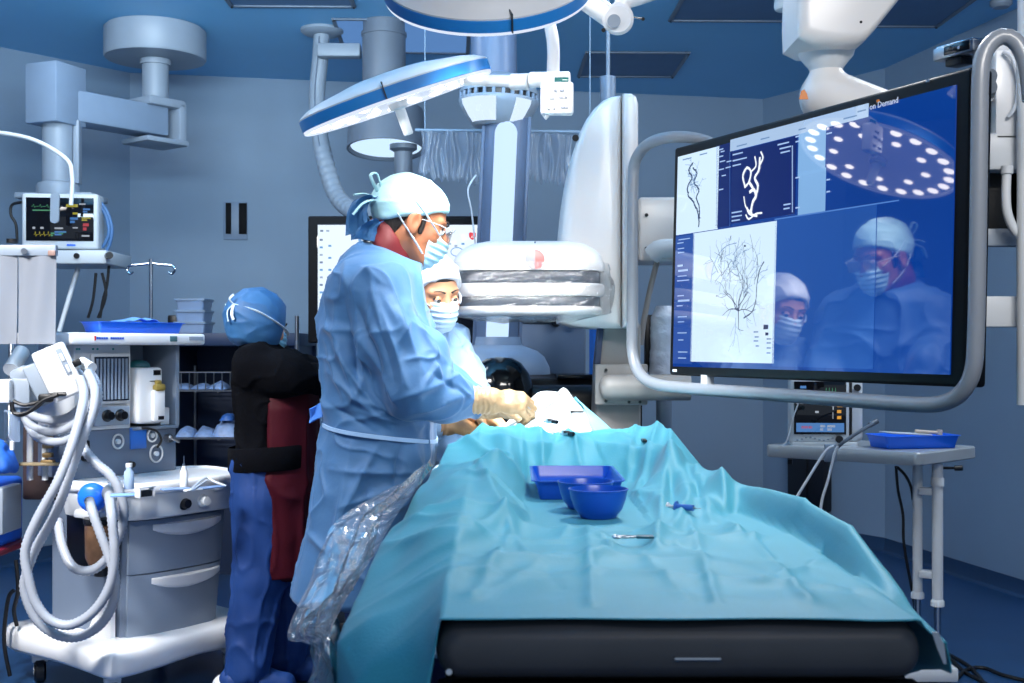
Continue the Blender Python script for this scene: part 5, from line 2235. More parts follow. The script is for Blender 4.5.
mb = MB()
a, b = P(-44, 550, 4.55), P(-3, 482, 4.55)
mb.box2((a[0], 4.5, a[2]), (b[0], 4.8, b[2]), .02, 3)
mb.build('tub', BLUEP, t)
mb = MB()
a2, b2 = P(-46, 556, 4.54), P(3, 549, 4.54)
mb.box2((a2[0], 4.49, a2[2]), (b2[0], 4.82, b2[2]), .008)
mb.build('red_tray', mat('dark_red', (110, 22, 40), .4), t)
mb = MB()
mb.cyl((b2[0] - .02, 4.52, .0), (b2[0] - .02, 4.52, a2[2]), .012, n=10)
mb.cyl((b2[0] - .15, 4.78, .0), (b2[0] - .15, 4.78, a2[2]), .012, n=10)
mb.cyl((a2[0] + .03, 4.52, .0), (a2[0] + .03, 4.52, a2[2]), .012, n=10)
mb.build('trolley_leg', STEEL, t)
mb = MB()
mb.box2((b[0] - .005, 4.52, a[2] + .06), (b[0] + .035, 4.7, b[2] - .02), .01)
mb.build('side_box', GREYP, t)
for pts in ([(14, 590), (8, 600), (4, 640), (10, 676)], [(16, 560), (18, 590), (14, 610), (17, 626)]):
    mb = MB()
    mb.tube(spline([P(u, v, 4.62) for u, v in pts], 6), .008, 8)
    mb.build('cable', CABLE, t)

# blue tray with folded paper on the machine's top shelf


def open_tray(name, label, cat, c, w, l, h, yaw, m, flare=.018, group=None, rim=.008, th=.003):
    t = thing(name, label, cat, c, group)
    R = rot('Z', yaw)
    T = frame(np.asarray(c), R)
    n = 5
    out = [(z, s) for z, s in ((.0, -flare), (.003, -flare + .003), (h * .5, -flare * .5), (h - .003, 0), (h - .002, rim), (h, rim), (h, 0.0), (h * .5, -flare * .5 - th), (th + .002, -flare - th), (th, -flare - th - .004))]
    mb = MB(T)
    mb.loft([[(x, y, z) for x, y in rrect(w + 2 * s, l + 2 * s, .02 + max(s, -.015), n)] for z, s in out])
    mb.build('tray', m, t, 50)
    return t, T


q = AT[:3, :3] @ np.array([.235, UY - .015, 1.363]) + AT[:3, 3]
t, T = open_tray('blue_tray', 'bright blue plastic tray on top of the anaesthetic machine', 'tray', q, .40, .13, .043, math.atan2(.8, .6), BLUEP, group='blue plastic trays')
mb = MB(T)
uu, vv = np.meshgrid(np.linspace(0, 1, 16), np.linspace(0, 1, 10), indexing='ij')
A = np.stack([.02 + (uu - .5) * .2, (vv - .5) * .10, .04 + .022 * np.sin(uu * PI) ** .7 * (1 - .6 * np.abs(vv - .5)) + .004 * np.sin(uu * 20)], -1)
mb.grid(A, th=.003)
o = mb.build('folded_wrap', mat('pale_blue_wrap', (96, 150, 215), .6, vary=.1, bump=.2), None)
tag(o, 'pale blue folded wrap lying in the tray on the anaesthetic machine', 'wrap')
# bits on the worktop
WZ = .801
def wt(u, v, dz=0.0):
    """point on the worktop plane under photo position (u, v)"""
    Y = FOC * (EYE - WZ) / (v - 349.0)
    return P(u, v, Y) + np.array([0, 0, dz])


def syringe(name, label, a, b, r=.008, group=None, m=None):
    a, b = np.asarray(a, float), np.asarray(b, float)
    d = (b - a) / np.linalg.norm(b - a)
    L = np.linalg.norm(b - a)
    t = thing(name, label, 'syringe', a, group)
    mb = MB()
    mb.cyl(a + d * L * .25, a + d * L * .78, r, n=14)
    mb.cyl(a + d * L * .25, a + d * (L * .25 + .003), r * 1.8, n=14)
    mb.build('barrel', m or OFFW, t)
    mb = MB()
    mb.cyl(a + d * .003, a + d * L * .3, r * .4, n=8)
    mb.cyl(a, a + d * .003, r * 1.2, n=12)
    mb.build('plunger', WHITE, t)
    mb = MB()
    mb.cyl(a + d * L * .78, a + d * L * .85, r * .45, r * .3, n=10)
    mb.cyl(a + d * L * .85, b, r * .12, n=6)
    mb.build('needle', STEEL, t)
    return t


q = wt(184, 487)
t = thing('vial', 'small white vial with a needle standing on the machine worktop', 'vial', q)
mb = MB()
mb.lathe([(.014, 0), (.0145, .004), (.0145, .055), (.008, .065), (.008, .075), (.0, .076)], q, n=18)
mb.build('bottle', WHITE, t)
mb = MB()
mb.cyl(q + [0, 0, .076], q + [0, 0, .112], .002, n=6)
mb.cyl(q + [0, 0, .076], q + [0, 0, .085], .005, n=8)
mb.build('needle', STEEL, t)
q = wt(129, 489)
t = thing('ampoule_bottle', 'small clear bottle standing left of the needle vial', 'bottle', q)
mb = MB()
mb.lathe([(.017, 0), (.018, .004), (.018, .06), (.01, .07), (.01, .08), (.0, .081)], q, n=18)
mb.build('bottle', mat('pale_glass', (150, 172, 200), .15), t)
mb = MB()
mb.lathe([(.0115, .078), (.0115, .092), (.0, .093)], q, n=14)
mb.build('cap', WHITE, t)
for (u, v, w, l, a, m, nm, lab) in ((126, 496, .10, .06, .3, mat('pale_blue_paper', (120, 160, 215), .6), 'paper_sheet', 'pale blue paper under the small clear bottle'),
                                (176, 490, .10, .05, .6, PACK, 'paper_sheet', 'pale packet beside the needle vial'),
                                (206, 489, .14, .045, .9, PACK, 'paper_sheet', 'long pale blue packet at the right end of the worktop'),
                                (193, 491, .07, .02, .9, WHITE, 'paper_sheet', 'white packet at the front of the worktop')):
    q = wt(u, v)
    mb = MB(frame(q + [0, 0, .004], rot('Z', a)))
    mb.box((0, 0, 0), (w, l, .006), .002)
    o = mb.build(nm, m)
    tag(o, lab, 'packet')
q = wt(145, 497)
t = thing('small_rack', 'small white stand with a dark opening on the worktop', 'stand', q)
mb = MB(frame(q, rot('Z', .9)))
mb.box((0, 0, .034), (.065, .03, .006), .002)
mb.box((-.028, 0, .016), (.006, .03, .033), .002)
mb.box((.028, 0, .016), (.006, .03, .033), .002)
mb.build('frame', WHITE, t)
mb = MB(frame(q, rot('Z', .9)))
mb.box((0, .004, .012), (.05, .02, .022), .003)
mb.build('insert', DARK, t)
mb = MB()
mb.tube(spline([wt(206, 484, .012), wt(190, 494, .01), P(205, 474 + 4, 4.45), P(215, 482, 4.42), P(226, 486, 4.42)], 6), .004, 6)
o = mb.build('white_tube', WCABLE)
tag(o, 'thin white tube hanging over the right end of the worktop', 'tube')

# ------------------------------------------------------------------ right: instrument table with monitor and tray
TB = np.array([1.42, 4.95, 0])
t = thing('instrument_table', 'grey-topped height adjustable table beside the right wall', 'table', TB)
tz = P(0, 449, 4.7)[2]
c0, c1, c2 = P(764, 456, 4.92), P(921, 466, 4.52), P(978, 452, 4.85)
poly = np.array([[c0[0], c0[1]], [c1[0], c1[1]], [c2[0], c2[1]], [c0[0] + c2[0] - c1[0], c0[1] + c2[1] - c1[1]]])
cn = poly.mean(0)
rp = []
for i in range(4):
    p, a, b = poly[i], poly[i - 1], poly[(i + 1) % 4]
    for s in np.linspace(0, 1, 6):
        u = p + (a - p) / np.linalg.norm(a - p) * .035 * (1 - s) ** 2 + (b - p) / np.linalg.norm(b - p) * .035 * s ** 2
        rp.append(u)
mb = MB()
dd = np.array(rp) - cn
dd /= np.linalg.norm(dd, axis=1, keepdims=True)
mb.loft([[(x, y, tz + z) for x, y in np.array(rp) - dd * ins] for z, ins in ((-.05, .006), (-.045, 0), (-.006, 0), (0, .006))])
mb.build('table_top', mat('table_laminate', (158, 164, 170), .3, vary=.05), t, 40)
for (u, Yl, m) in ((917.5, 4.78, OFFW), (937.5, 4.70, OFFW)):
    x = P(u, 0, Yl)[0]
    z = P(0, 606, Yl)[2] if u > 930 else P(0, 598, Yl)[2]
    mb = MB()
    mb.cyl((x, Yl, z), (x, Yl, tz - .05), .021 if u > 930 else .019, n=20)
    mb.lathe([(.026, 0), (.026, .02), (.021, .026)], (x, Yl, z), n=20)
    if u > 930:
        mb.lathe([(.025, 0), (.025, .03), (.021, .035)], (x, Yl, P(0, 486, Yl)[2]), n=20)
    mb.build('leg', m, t)
    mb = MB()
    mb.cyl((x, Yl, .07), (x, Yl, z + .01), .014, n=14)
    mb.build('leg_piston', CHROME, t)
a, b = P(917, 0, 4.78), P(937, 0, 4.70)
for v in (491, 574):
    z = P(0, v, 4.74)[2]
    mb = MB()
    mb.box(((a[0] + b[0]) / 2, 4.74, z), (abs(b[0] - a[0]), .05, .028), .004, R=rot('Z', math.atan2(-.08, b[0] - a[0]) * .6))
    mb.build('cross_bar', OFFW, t)
mb = MB()
mb.box2((a[0] - .14, 4.6, .02), (b[0] + .05, 4.86, .075), .01)
mb.build('base', OFFW, t)
mb = MB()
mb.cyl(P(941, 468, 4.7), P(962, 468, 4.66), .005, n=8)
mb.cyl(P(954, 468, 4.67), P(963, 468, 4.66), .011, n=12, bevel=.003)
mb.build('clamp_handle', DARK, t)
mb = MB()
mb.cyl(P(790, 464, 4.9), P(790, 459, 4.9), .01, n=8)
mb.build('underside_bolt', DARK, t)

rowsB = [(3, .10, .80, .22, .95, 'b'), (5, .80, .72, .92, .82, 'b'), (4, .02, .58, .06, .61, 'b'), (4, .10, .58, .17, .61, 'b'), (4, .2, .58, .24, .61, 'b'), (4, .28, .58, .33, .61, 'b'), (4, .37, .58, .41, .61, 'b'), (4, .46, .58, .52, .61, 'b'),
         (4, .40, .40, .47, .44, 'b'), (4, .75, .26, .77, .62, 'b'), (5, .84, .28, .92, .34, 'b'), (5, .84, .40, .92, .46, 'b'), (5, .84, .52, .95, .56, 'b'), (3, .02, .02, .98, .20, 'b'), (4, .5, .04, .6, .17, 'b'), (4, .64, .04, .8, .17, 'b'), (2, .12, .09, .34, .14, 'b'), (0, .60, .62, .86, .9, 'wave')]
mcB = P(820, 408, 4.86)
mt, MTB = patient_monitor('bedside_monitor', 'white bedside monitor with a cracked-light strip, on the grey instrument table', np.array([mcB[0], mcB[1], tz + .145]), .235, .275, .10, math.radians(-6), rowsB)
mt['label'] = 'white bedside monitor on the grey table below the large monitor'
mb = MB(MTB)
mb.lathe([(.015, 0), (.015, .012), (.0, .013)], (.075, -.002, -.118), rot('X', PI / 2), 18)
mb.build('knob', DARK, mt)
mb = MB(MTB)
for x in np.linspace(-.09, .05, 9):
    mb.box((x, -.002, -.117 + .006 * math.sin(x * 300)), (.009, .004, .006), .001)
mb.build('button', GREYP, mt)['kind'] = 'stuff'
mb = MB(MTB)
mb.box2((.10, .02, -.13), (.175, .16, .1375), .02, 3)
mb.build('side_case', OFFW, mt)
mb = MB(MTB)
mb.box2((.118, .015, -.12), (.13, .022, .13), .002)
mb.build('side_groove', DARK, mt)
mb = MB(MTB)
mb.cyl((.15, .01, .09), (.15, .03, .09), .014, n=14)
mb.build('side_dial', DARK, mt)
mb = MB(MTB)
mb.box2((-.11, .0, -.1475), (.15, .12, -.13), .004)
mb.build('foot', OFFW, mt)

tcb = P(915, 440, 4.74)
t, T = open_tray('blue_tray', 'bright blue plastic tray on the grey instrument table', 'tray', (tcb[0], tcb[1] + .03, tz + .0005), .32, .17, .052, math.radians(12), BLUEP, group='blue plastic trays')
t['label'] = 'bright blue plastic tray with papers, on the grey instrument table'
mb = MB(T)
mb.box((-.03, 0, .056), (.18, .1, .006), .003, R=rot('Y', .06))
o = mb.build('folded_paper', mat('grey_paper', (188, 192, 194), .6))
tag(o, 'folded grey-white paper lying across the tray on the grey table', 'paper')
mb = MB(T)
mb.cyl((.0, -.02, .066), (.10, -.03, .058), .007, n=10)
mb.lathe([(.012, 0), (.012, .02), (.0, .022)], (.10, -.03, .05), n=12)
o = mb.build('pen', mat('ivory_plastic', (205, 190, 175), .4))
tag(o, 'small ivory tube on the folded paper in the right tray', 'tube')
mb = MB()
mb.tube(spline([P(876, 422, 4.6), P(862, 430, 4.55), P(845, 441, 4.52), P(838, 447, 4.53)], 6), .007, 8)
mb.cyl(P(870, 425, 4.59), P(877, 421, 4.6), .011, n=10)
o = mb.build('probe', mat('grey_probe', (92, 102, 116), .4))
tag(o, 'grey probe leaning in front of the bedside monitor', 'probe')
for k, (pts, lab) in enumerate((([(838, 446), (834, 455), (828, 480), (822, 500), (820, 520), (821, 540), (822, 590)], 'white lead hanging straight down in front of the dark wall box'),
                     ([(834, 446), (825, 452), (806, 482), (792, 505), (784, 522), (770, 560)], 'white lead slanting down left from the bedside monitor'),
                     ([(800, 400), (794, 415), (787, 440), (782, 446)], 'thin white lead at the left side of the bedside monitor'),
                     ([(806, 535), (809, 527), (818, 520), (832, 519), (835, 524), (828, 531), (821, 532), (821, 524)], 'short looped white lead below the dark wall box'))):
    mb = MB()
    mb.tube(spline([P(u, v, 4.5 if k < 2 else 4.7) for u, v in pts], 6), .0055 if k != 2 else .003, 8)
    o = mb.build('white_lead', WCABLE)
    tag(o, lab, 'cable')
mb = MB()
mb.box2(P(825, 462, 4.52), P(836, 444, 4.535), .003)
o = mb.build('lead_clip', GREYB)
tag(o, 'pale clip holding the leads at the front edge of the grey table', 'clip')
for pts, Y, lab in (([(896, 466), (898, 490), (903, 515), (904, 545), (912, 590), (920, 640)], 4.9, 'black cable hanging behind the legs of the grey table'), ([(897, 467), (905, 475), (911, 487), (913, 500)], 4.88, 'short black cable under the grey table top')):
    mb = MB()
    mb.tube(spline([P(u, v, Y) for u, v in pts], 6), .006, 8)
    o = mb.build('black_cable', CABLE)
    tag(o, lab, 'cable')
for pts, lab in (([(950, 658), (965, 672), (985, 683), (1000, 695)], 'black floor cable nearest the white table base'), ([(955, 680), (968, 669), (985, 668), (1003, 675), (1040, 684)], 'black floor cable arching to the right edge'), ([(930, 645), (950, 655), (966, 664), (975, 672), (990, 690)], 'black floor cable slanting from behind the table base')):
    q = []
    for u, v in pts:
        Y = FOC * (EYE - .008) / (v - 349)
        q.append(P(u, v, Y))
    mb = MB()
    mb.tube(spline(q, 6), .0075, 8)
    o = mb.build('floor_cable', CABLE)
    tag(o, lab, 'cable')
# dark box on the corner wall under the table
a = np.array(PLAN[4])
b = np.array(PLAN[5])
dd = (b - a) / np.linalg.norm(b - a)
kk = (813.5 - 512) / FOC
s = (kk * a[1] - a[0]) / ((b[0] - a[0]) - kk * (b[1] - a[1]))
q = a + (b - a) * s
q = np.array([*q, 0])
wn = np.array([-dd[1], dd[0], 0])
qq = P(813.5, 484, q[1])
hz = P(0, 459, q[1])[2] - P(0, 509, q[1])[2]
t = thing('wall_box', 'dark upright box on the wall below the grey table top', 'wall box', qq)
R = np.stack([[dd[0], dd[1], 0], wn, [0, 0, 1]], 1)
mb = MB(frame(qq, R))
mb.box((0, -.04, .05), (.34, .08, hz + .1), .01)
mb.build('case', mat('dark_case', (20, 24, 34), .4), t)
mb = MB(frame(qq, R))
mb.box((.02, -.085, .05), (.012, .01, hz + .06), .002)
mb.build('door_edge', BLACK, t)

# ------------------------------------------------------------------ operating table
t = thing('operating_table', 'operating table with a black padded mattress in the foreground', 'table', (.205, 2.9, 0))
MATT = mat('black_vinyl', (60, 61, 65), .5, vary=.12, vscale=9, bump=.12, bscale=14)
mb = MB()
rings = []
for y in np.r_[1.455 + .05 * (1 - np.cos(np.linspace(0, PI / 2, 6))), np.linspace(1.6, 4.2, 8)]:
    k = max(0.0, (1.505 - y) / .05)
    ins = .05 * (1 - math.sqrt(max(0, 1 - k * k)))
    w, h = .60 - ins * 1.0, .072 - ins * .9
    rings.append([(.205 + x, y, .9285 + z) for x, z in rrect(w, h, min(.034, h * .45), 6)])
mb.loft(rings)
mb.build('mattress', MATT, t, 60)
mb = MB()
mb.box2((-.085, 1.50, .845), (.495, 4.2, .8905), .006)
mb.build('table_frame', BLACK, t)
mb = MB()
mb.box2((-.092, 1.474, .862), (.502, 1.50, .8895), .004)
mb.build('front_rail', DARK, t)
mb = MB()
mb.cyl((-.09, 1.472, .8775), (.50, 1.472, .8775), .003, n=8)
mb.build('rail_highlight', mat('highlight_grey', (120, 124, 132), .4), t)  # thin grey line stands for the highlight along the rail
mb = MB()
a, b = P(674, 662, 1.452), P(722, 657.5, 1.452)
mb.box2((a[0], 1.452, a[2]), (b[0], 1.475, b[2]), .003)
mb.build('silver_handle', STEEL, t)
mb = MB()
mb.cyl(P(449, 672, 1.46), P(449, 672, 1.475), .004, n=10)
mb.build('rail_rivet', STEEL, t)
mb = MB()
mb.box2((.02, 3.2, .10), (.39, 3.9, .86), .05, 3)
mb.build('pedestal', DARK, t)
mb = MB()
mb.box2((.0, 2.9, .0), (.46, 3.95, .11), .04, 3)
mb.build('foot', DARK, t)


# ------------------------------------------------------------------ teal surgical drape
def ridge(x, y, pts):
    """soft fold along a polyline; pts: (x, y, height, width)"""
    out = np.zeros(np.broadcast(x, y).shape)
    for (x0, y0, h0, w0), (x1, y1, h1, w1) in zip(pts[:-1], pts[1:]):
        dx, dy = x1 - x0, (y1 - y0)
        sy = .45                                    # folds run mainly along the table
        L = dx * dx + (dy * sy) ** 2
        s = np.clip(((x - x0) * dx + (y - y0) * dy * sy * sy) / L, 0, 1)
        d = np.sqrt((x - x0 - s * dx) ** 2 + ((y - y0 - s * dy) * sy) ** 2)
        h, w = h0 + (h1 - h0) * s, w0 + (w1 - w0) * s
        v = h * np.maximum(0, 1 - (d / (1.35 * w)) ** 2) ** 2
        out = np.where(np.abs(v) > np.abs(out), v, out)
    return out


def seg2(x, y, x0, y0, x1, y1, amp, w):
    dx, dy = x1 - x0, y1 - y0
    s = np.clip(((x - x0) * dx + (y - y0) * dy) / (dx * dx + dy * dy), 0, 1)
    d = np.hypot(x - x0 - s * dx, y - y0 - s * dy)
    return amp * np.exp(-(d / w) ** 1.3)


def tp(u, v, z=.97):
    Y = FOC * (EYE - z) / (v - 349.0)
    return (u - 512) * Y / FOC, Y


CRE = [((587, 519), (592, 606), .006, .008), ((690, 522), (717, 604), .006, .008), ((752, 535), (810, 606), .006, .009), ((700, 500), (712, 525), .006, .010), ((474, 600), (500, 560), .006, .012), ((500, 560), (520, 520), .005, .012), ((455, 560), (540, 510), .007, .014), ((640, 500), (700, 480), .006, .012), ((600, 505), (560, 540), .005, .012), ((820, 560), (760, 585), .006, .014), ((640, 555), (690, 600), .004, .012), ((760, 540), (880, 605), -.005, .014),
       ((440, 547), (590, 541), .007, .014), ((590, 541), (775, 560), -.007, .014), ((596, 574), (860, 590), .007, .016), ((450, 580), (596, 575), .003, .012), ((600, 528), (690, 536), .003, .008), ((690, 531), (760, 536), .003, .008),
       ((470, 600), (560, 560), .003, .012), ((640, 590), (740, 600), .002, .012), ((520, 540), (560, 590), -.002, .012)]


FOLDS = [([(677, 428), (670, 455), (660, 490), (656, 515)], 1.03, .022, .016), ([(676, 429), (645, 452), (610, 482)], 1.05, .026, .018), ([(684, 432), (712, 462), (738, 500)], 1.03, .020, .016),
         ([(503, 434), (538, 447), (549, 470)], 1.03, .016, .014), ([(566, 440), (584, 452), (580, 468)], 1.05, .014, .014), ([(497, 436), (474, 470), (446, 528), (436, 560)], 1.01, .022, .022),
         ([(508, 442), (528, 478), (560, 503)], 1.0, .020, .018), ([(640, 444), (626, 462), (618, 478)], 1.03, .014, .013), ([(466, 478), (500, 520), (528, 548)], .98, .012, .016), ([(705, 470), (690, 500), (672, 520)], .99, .014, .015),
         ([(735, 508), (800, 541), (868, 593)], .985, -.030, .020), ([(655, 505), (625, 522), (598, 527)], .98, .009, .013), ([(450, 545), (520, 520), (560, 512)], .98, .010, .014)]


def sharp(x, y):
    out = np.zeros(np.broadcast(x, y).shape)
    for pts, z, amp, w in FOLDS:
        q = [tp(u, v, z) for u, v in pts]
        best = np.full(out.shape, 9.0)
        for i, ((x0, y0), (x1, y1)) in enumerate(zip(q[:-1], q[1:])):
            dx, dy = x1 - x0, (y1 - y0) * .5
            s = np.clip(((x - x0) * dx + (y - y0) * .5 * dy) / (dx * dx + dy * dy), 0, 1)
            d = np.hypot(x - x0 - s * dx, (y - y0) * .5 - s * dy)
            end = (i + s) / (len(q) - 1)
            v = d / w + .9 * np.clip(np.abs(end - .45) * 1.6 - .55, 0, 1)
            best = np.minimum(best, v)
        out = out + amp * np.exp(-best ** 1.15)
    return out


def ztop(x, y):
    z = .9690 + .098 * sstep(2.86, 3.16, y)
    z = z + ridge(x, y, [(-.03, 3.14, .018, .05), (-.035, 2.85, .058, .055), (-.07, 2.45, .050, .07), (-.095, 2.0, .02, .08)])
    z = z + ridge(x, y, [(-.02, 3.1, .010, .03), (.02, 2.78, .034, .03), (.05, 2.45, .004, .04)])
    z = z + ridge(x, y, [(-.03, 2.75, .03, .04), (-.005, 2.3, .022, .06), (.0, 2.1, .0, .06)])
    z = z + ridge(x, y, [(.39, 2.86, .062, .075), (.435, 2.62, .052, .06), (.47, 2.42, .030, .05), (.5, 2.2, .01, .04)])
    z = z + ridge(x, y, [(.385, 2.88, .026, .03), (.33, 2.68, .040, .03), (.27, 2.45, .004, .04)])
    z = z + ridge(x, y, [(.38, 2.80, .020, .02), (.365, 2.55, .036, .022), (.35, 2.36, .0, .03)])
    z = z + ridge(x, y, [(.36, 2.97, .022, .022), (.29, 3.02, .022, .025), (.22, 2.95, .002, .03)])
    z = z + ridge(x, y, [(.06, 3.1, .02, .03), (.12, 3.02, -.006, .04), (.2, 3.02, -.004, .04), (.28, 3.1, .02, .03)])
    z = z + ridge(x, y, [(.445, 2.52, .02, .03), (.40, 2.42, .018, .03), (.39, 2.35, .0, .03)])
    # raised lip and the groove inside it, right side
    z = z + ridge(x, y, [(.44, 2.45, -.018, .035), (.462, 2.15, -.026, .045), (.475, 1.9, -.026, .05), (.478, 1.68, -.012, .045), (.47, 1.55, .0, .04)])
    z = z + ridge(x, y, [(.497, 2.5, .022, .03), (.522, 2.15, .060, .022), (.533, 1.9, .054, .022), (.525, 1.66, .012, .022)])
    z = z + sharp(x, y)
    # pressed flat under the tray and the bowls
    flat = sstep(.0, .045, x) * sstep(.30, .255, x) * sstep(2.14, 2.22, y) * sstep(2.98, 2.91, y)
    z = z * (1 - flat) + .9745 * flat
    z = np.where(x < .50, np.maximum(z, .9675), z)
    for (p, q, amp, w) in CRE:
        z = z + seg2(x, y, *tp(*p), *tp(*q), amp, w) * (1 - flat)
    return z


YS = np.r_[np.linspace(1.468, 2.2, 95), np.linspace(2.208, 3.26, 118)]
key = lambda y, ys, vs: np.interp(y, ys, vs)
NL, NS, NT, NR = 7, 30, 118, 9
rows = []
for y in YS:
    xl = -.088
    xr = key(y, [1.46, 1.62, 1.9, 2.15, 2.4, 2.5, 2.6, 2.75, 2.85, 3.1, 3.3], [.532, .534, .538, .530, .516, .502, .487, .462, .452, .42, .39])
    xo = key(y, [1.46, 1.50, 1.55, 1.65, 1.85, 2.3, 2.5, 2.75, 3.1, 3.3], [-.096, -.14, -.20, -.24, -.243, -.217, -.202, -.186, -.16, -.15])
    zo = key(y, [1.46, 1.50, 1.55, 1.65, 1.85, 2.3, 2.5, 2.75, 3.1, 3.3], [.86, .855, .862, .893, .912, .968, .984, 1.01, 1.035, 1.03])
    zo += .010 * math.sin(y * 13) * sstep(1.6, 1.9, y)
    xt = np.linspace(xl, xr, NT)
    zt_ = ztop(xt, np.full(NT, y))
    over = np.clip((xt - .495) / .03, 0, 1)
    zt_ = zt_ - over * key(y, [1.46, 1.55, 1.7, 1.9], [.030, .022, .006, .0])
    edge = zt_[0]
    s = np.linspace(0, 1, NS)[:-1]
    xs = xo + (xl - xo) * s
    prof = s ** .85
    zs = zo + (edge - zo) * prof
    yy = np.full(len(xs), y)
    wr = .010 * np.sin(PI * s) * vnoise(np.stack([xs * 9 + y * 2, yy * 3.2, 0 * xs], 1), 1, 3) + .007 * np.sin(PI * s) * ridged(np.stack([xs * 10 - y * 4, yy * 4, 0 * xs], 1), 1, 6)
    zs = zs + wr
    hl = np.linspace(1, 0, NL, endpoint=False)
    xh = xo - .004 * hl
    zh = zs[0] - .30 * hl
    hr = np.linspace(0, 1, NR + 1)[1:]
    drop = key(y, [1.46, 1.52, 1.6, 1.8, 2.6, 3.3], [.035, .05, .08, .22, .22, .15])
    w_ = sstep(2.1, 2.3, y)
    drop = drop * (1 - w_) + (zt_[-1] - .955) * w_
    xhr = xr + .008 * np.sin(hr * PI * .5) + .004 * math.sin(y * 21) + w_ * hr * max(0.0, .512 - xr)
    zhr = zt_[-1] - drop * hr
    X = np.r_[xh, xs, xt, xhr]
    Z = np.r_[zh, zs, zt_, zhr]
    rows.append(np.stack([X, np.full(len(X), y), Z], 1))
A = np.array(rows)
q = A.reshape(-1, 3)
calm = sstep(1.47, 1.62, q[:, 1]) * (1 - .85 * sstep(.36, .46, q[:, 0]))
cr = .0034 * ridged(q * np.array([1, .6, 1]), 9, 4) + .0020 * vnoise(q * np.array([1.2, .5, 1]), 22, 8)
cr += .016 * np.clip(ridged(q * np.array([1, .6, 1]), 3.6, 12), 0, 1) ** 5 + .012 * np.clip(ridged(q @ rot('Z', .8) * np.array([1, .5, 1]), 6.0, 19), 0, 1) ** 5
q[:, 2] += cr * np.clip((q[:, 2] - .9) * 12, .3, 1) * calm * np.where((q[:, 0] > .03) & (q[:, 0] < .26) & (q[:, 1] > 2.2) & (q[:, 1] < 2.93), .0, 1)
on = (q[:, 0] > -.088) & (q[:, 0] < .504)
q[:, 2] = np.where(on, np.maximum(q[:, 2], .9668), q[:, 2])
A = q.reshape(A.shape)
A[0, :, 1] += .003 * np.sin(A[0, :, 0] * 25)
TEAL = mat('teal_drape', (56, 158, 180), .6, vary=.05, vscale=5, bump=.08, bscale=220, sheen=.1)
mb = MB()
mb.grid(A)
dr = mb.build('surgical_drape', TEAL, None, 0)
dr.data.polygons.foreach_set('use_smooth', [True] * len(dr.data.polygons))
sm = dr.modifiers.new('thickness', 'SOLIDIFY')
sm.thickness = .0012
sm.offset = 1
tag(dr, 'creased teal surgical drape covering the foreground of the table', 'drape')
# white hem tape on the underside corner, right front
t = thing('hem_tape', 'white hem strip hanging at the right front corner of the teal drape', 'hem strip', P(944, 650, 1.44))
mb = MB()
hp = [P(932, 632, 1.462), P(938, 632, 1.458), P(944.5, 645, 1.452), P(946.5, 664, 1.452), P(944, 664, 1.456), P(938, 650, 1.46)]
hp = np.array(hp)
mb.add(np.r_[hp, hp + [0, .002, 0]], [[0, 1, 2, 3, 4, 5], [11, 10, 9, 8, 7, 6]] + [[i, (i + 1) % 6, 6 + (i + 1) % 6, 6 + i] for i in range(6)])
mb.build('tape', WHITE, t)

# white sheet over the patient at the far end
ny, nx = 120, 110
ys = np.linspace(2.96, 4.25, ny)
rows = []
for y in ys:
    hm = key(y, [2.9, 3.1, 3.3, 3.6, 3.85, 4.0, 4.15, 4.3], [.0, .035, .098, .150, .172, .172, .145, .10])
    w = key(y, [2.9, 3.2, 3.6, 3.9, 4.3], [.30, .28, .25, .22, .2])
    x = np.linspace(key(y, [2.9, 3.2, 3.6, 4.3], [-.215, -.20, -.17, -.15]), key(y, [2.9, 3.2, 3.6, 3.9, 4.3], [.36, .40, .42, .43, .43]), nx)
    k = np.clip(np.abs(x - .13) / w, 0, 1.3)
    z = .982 + hm * (1 - sstep(.05, 1.15, k))
    z += .004 * np.where(x < -.1, 1, 0)
    rows.append(np.stack([x, np.full(nx, y), z], 1))
A = np.array(rows)
q = A.reshape(-1, 3)
q[:, 2] += .006 * vnoise(q, 8, 21) + .006 * np.clip(ridged(q, 7, 23), 0, 1) ** 2 + .028 * np.exp(-(((q[:, 0] - .165) / .022) ** 2 + ((q[:, 1] - 3.78) / .04) ** 2))
hem = np.clip(1 - np.abs(q[:, 1] - 2.96) / .12, 0, 1)
q[:, 2] -= .055 * hem
WSH = mat('white_sheet', (226, 238, 240), .65, vary=.03, rgb2=(206, 228, 236), vscale=4, bump=.1, bscale=120)
mb = MB()
mb.grid(q.reshape(A.shape))
ws = mb.build('white_sheet', WSH, None, 0)
ws.data.polygons.foreach_set('use_smooth', [True] * len(ws.data.polygons))
tag(ws, 'white sheet over the patient under the bright lamp', 'sheet')
sm = ws.modifiers.new('thickness', 'SOLIDIFY')
sm.thickness = .0012
sm.offset = 1
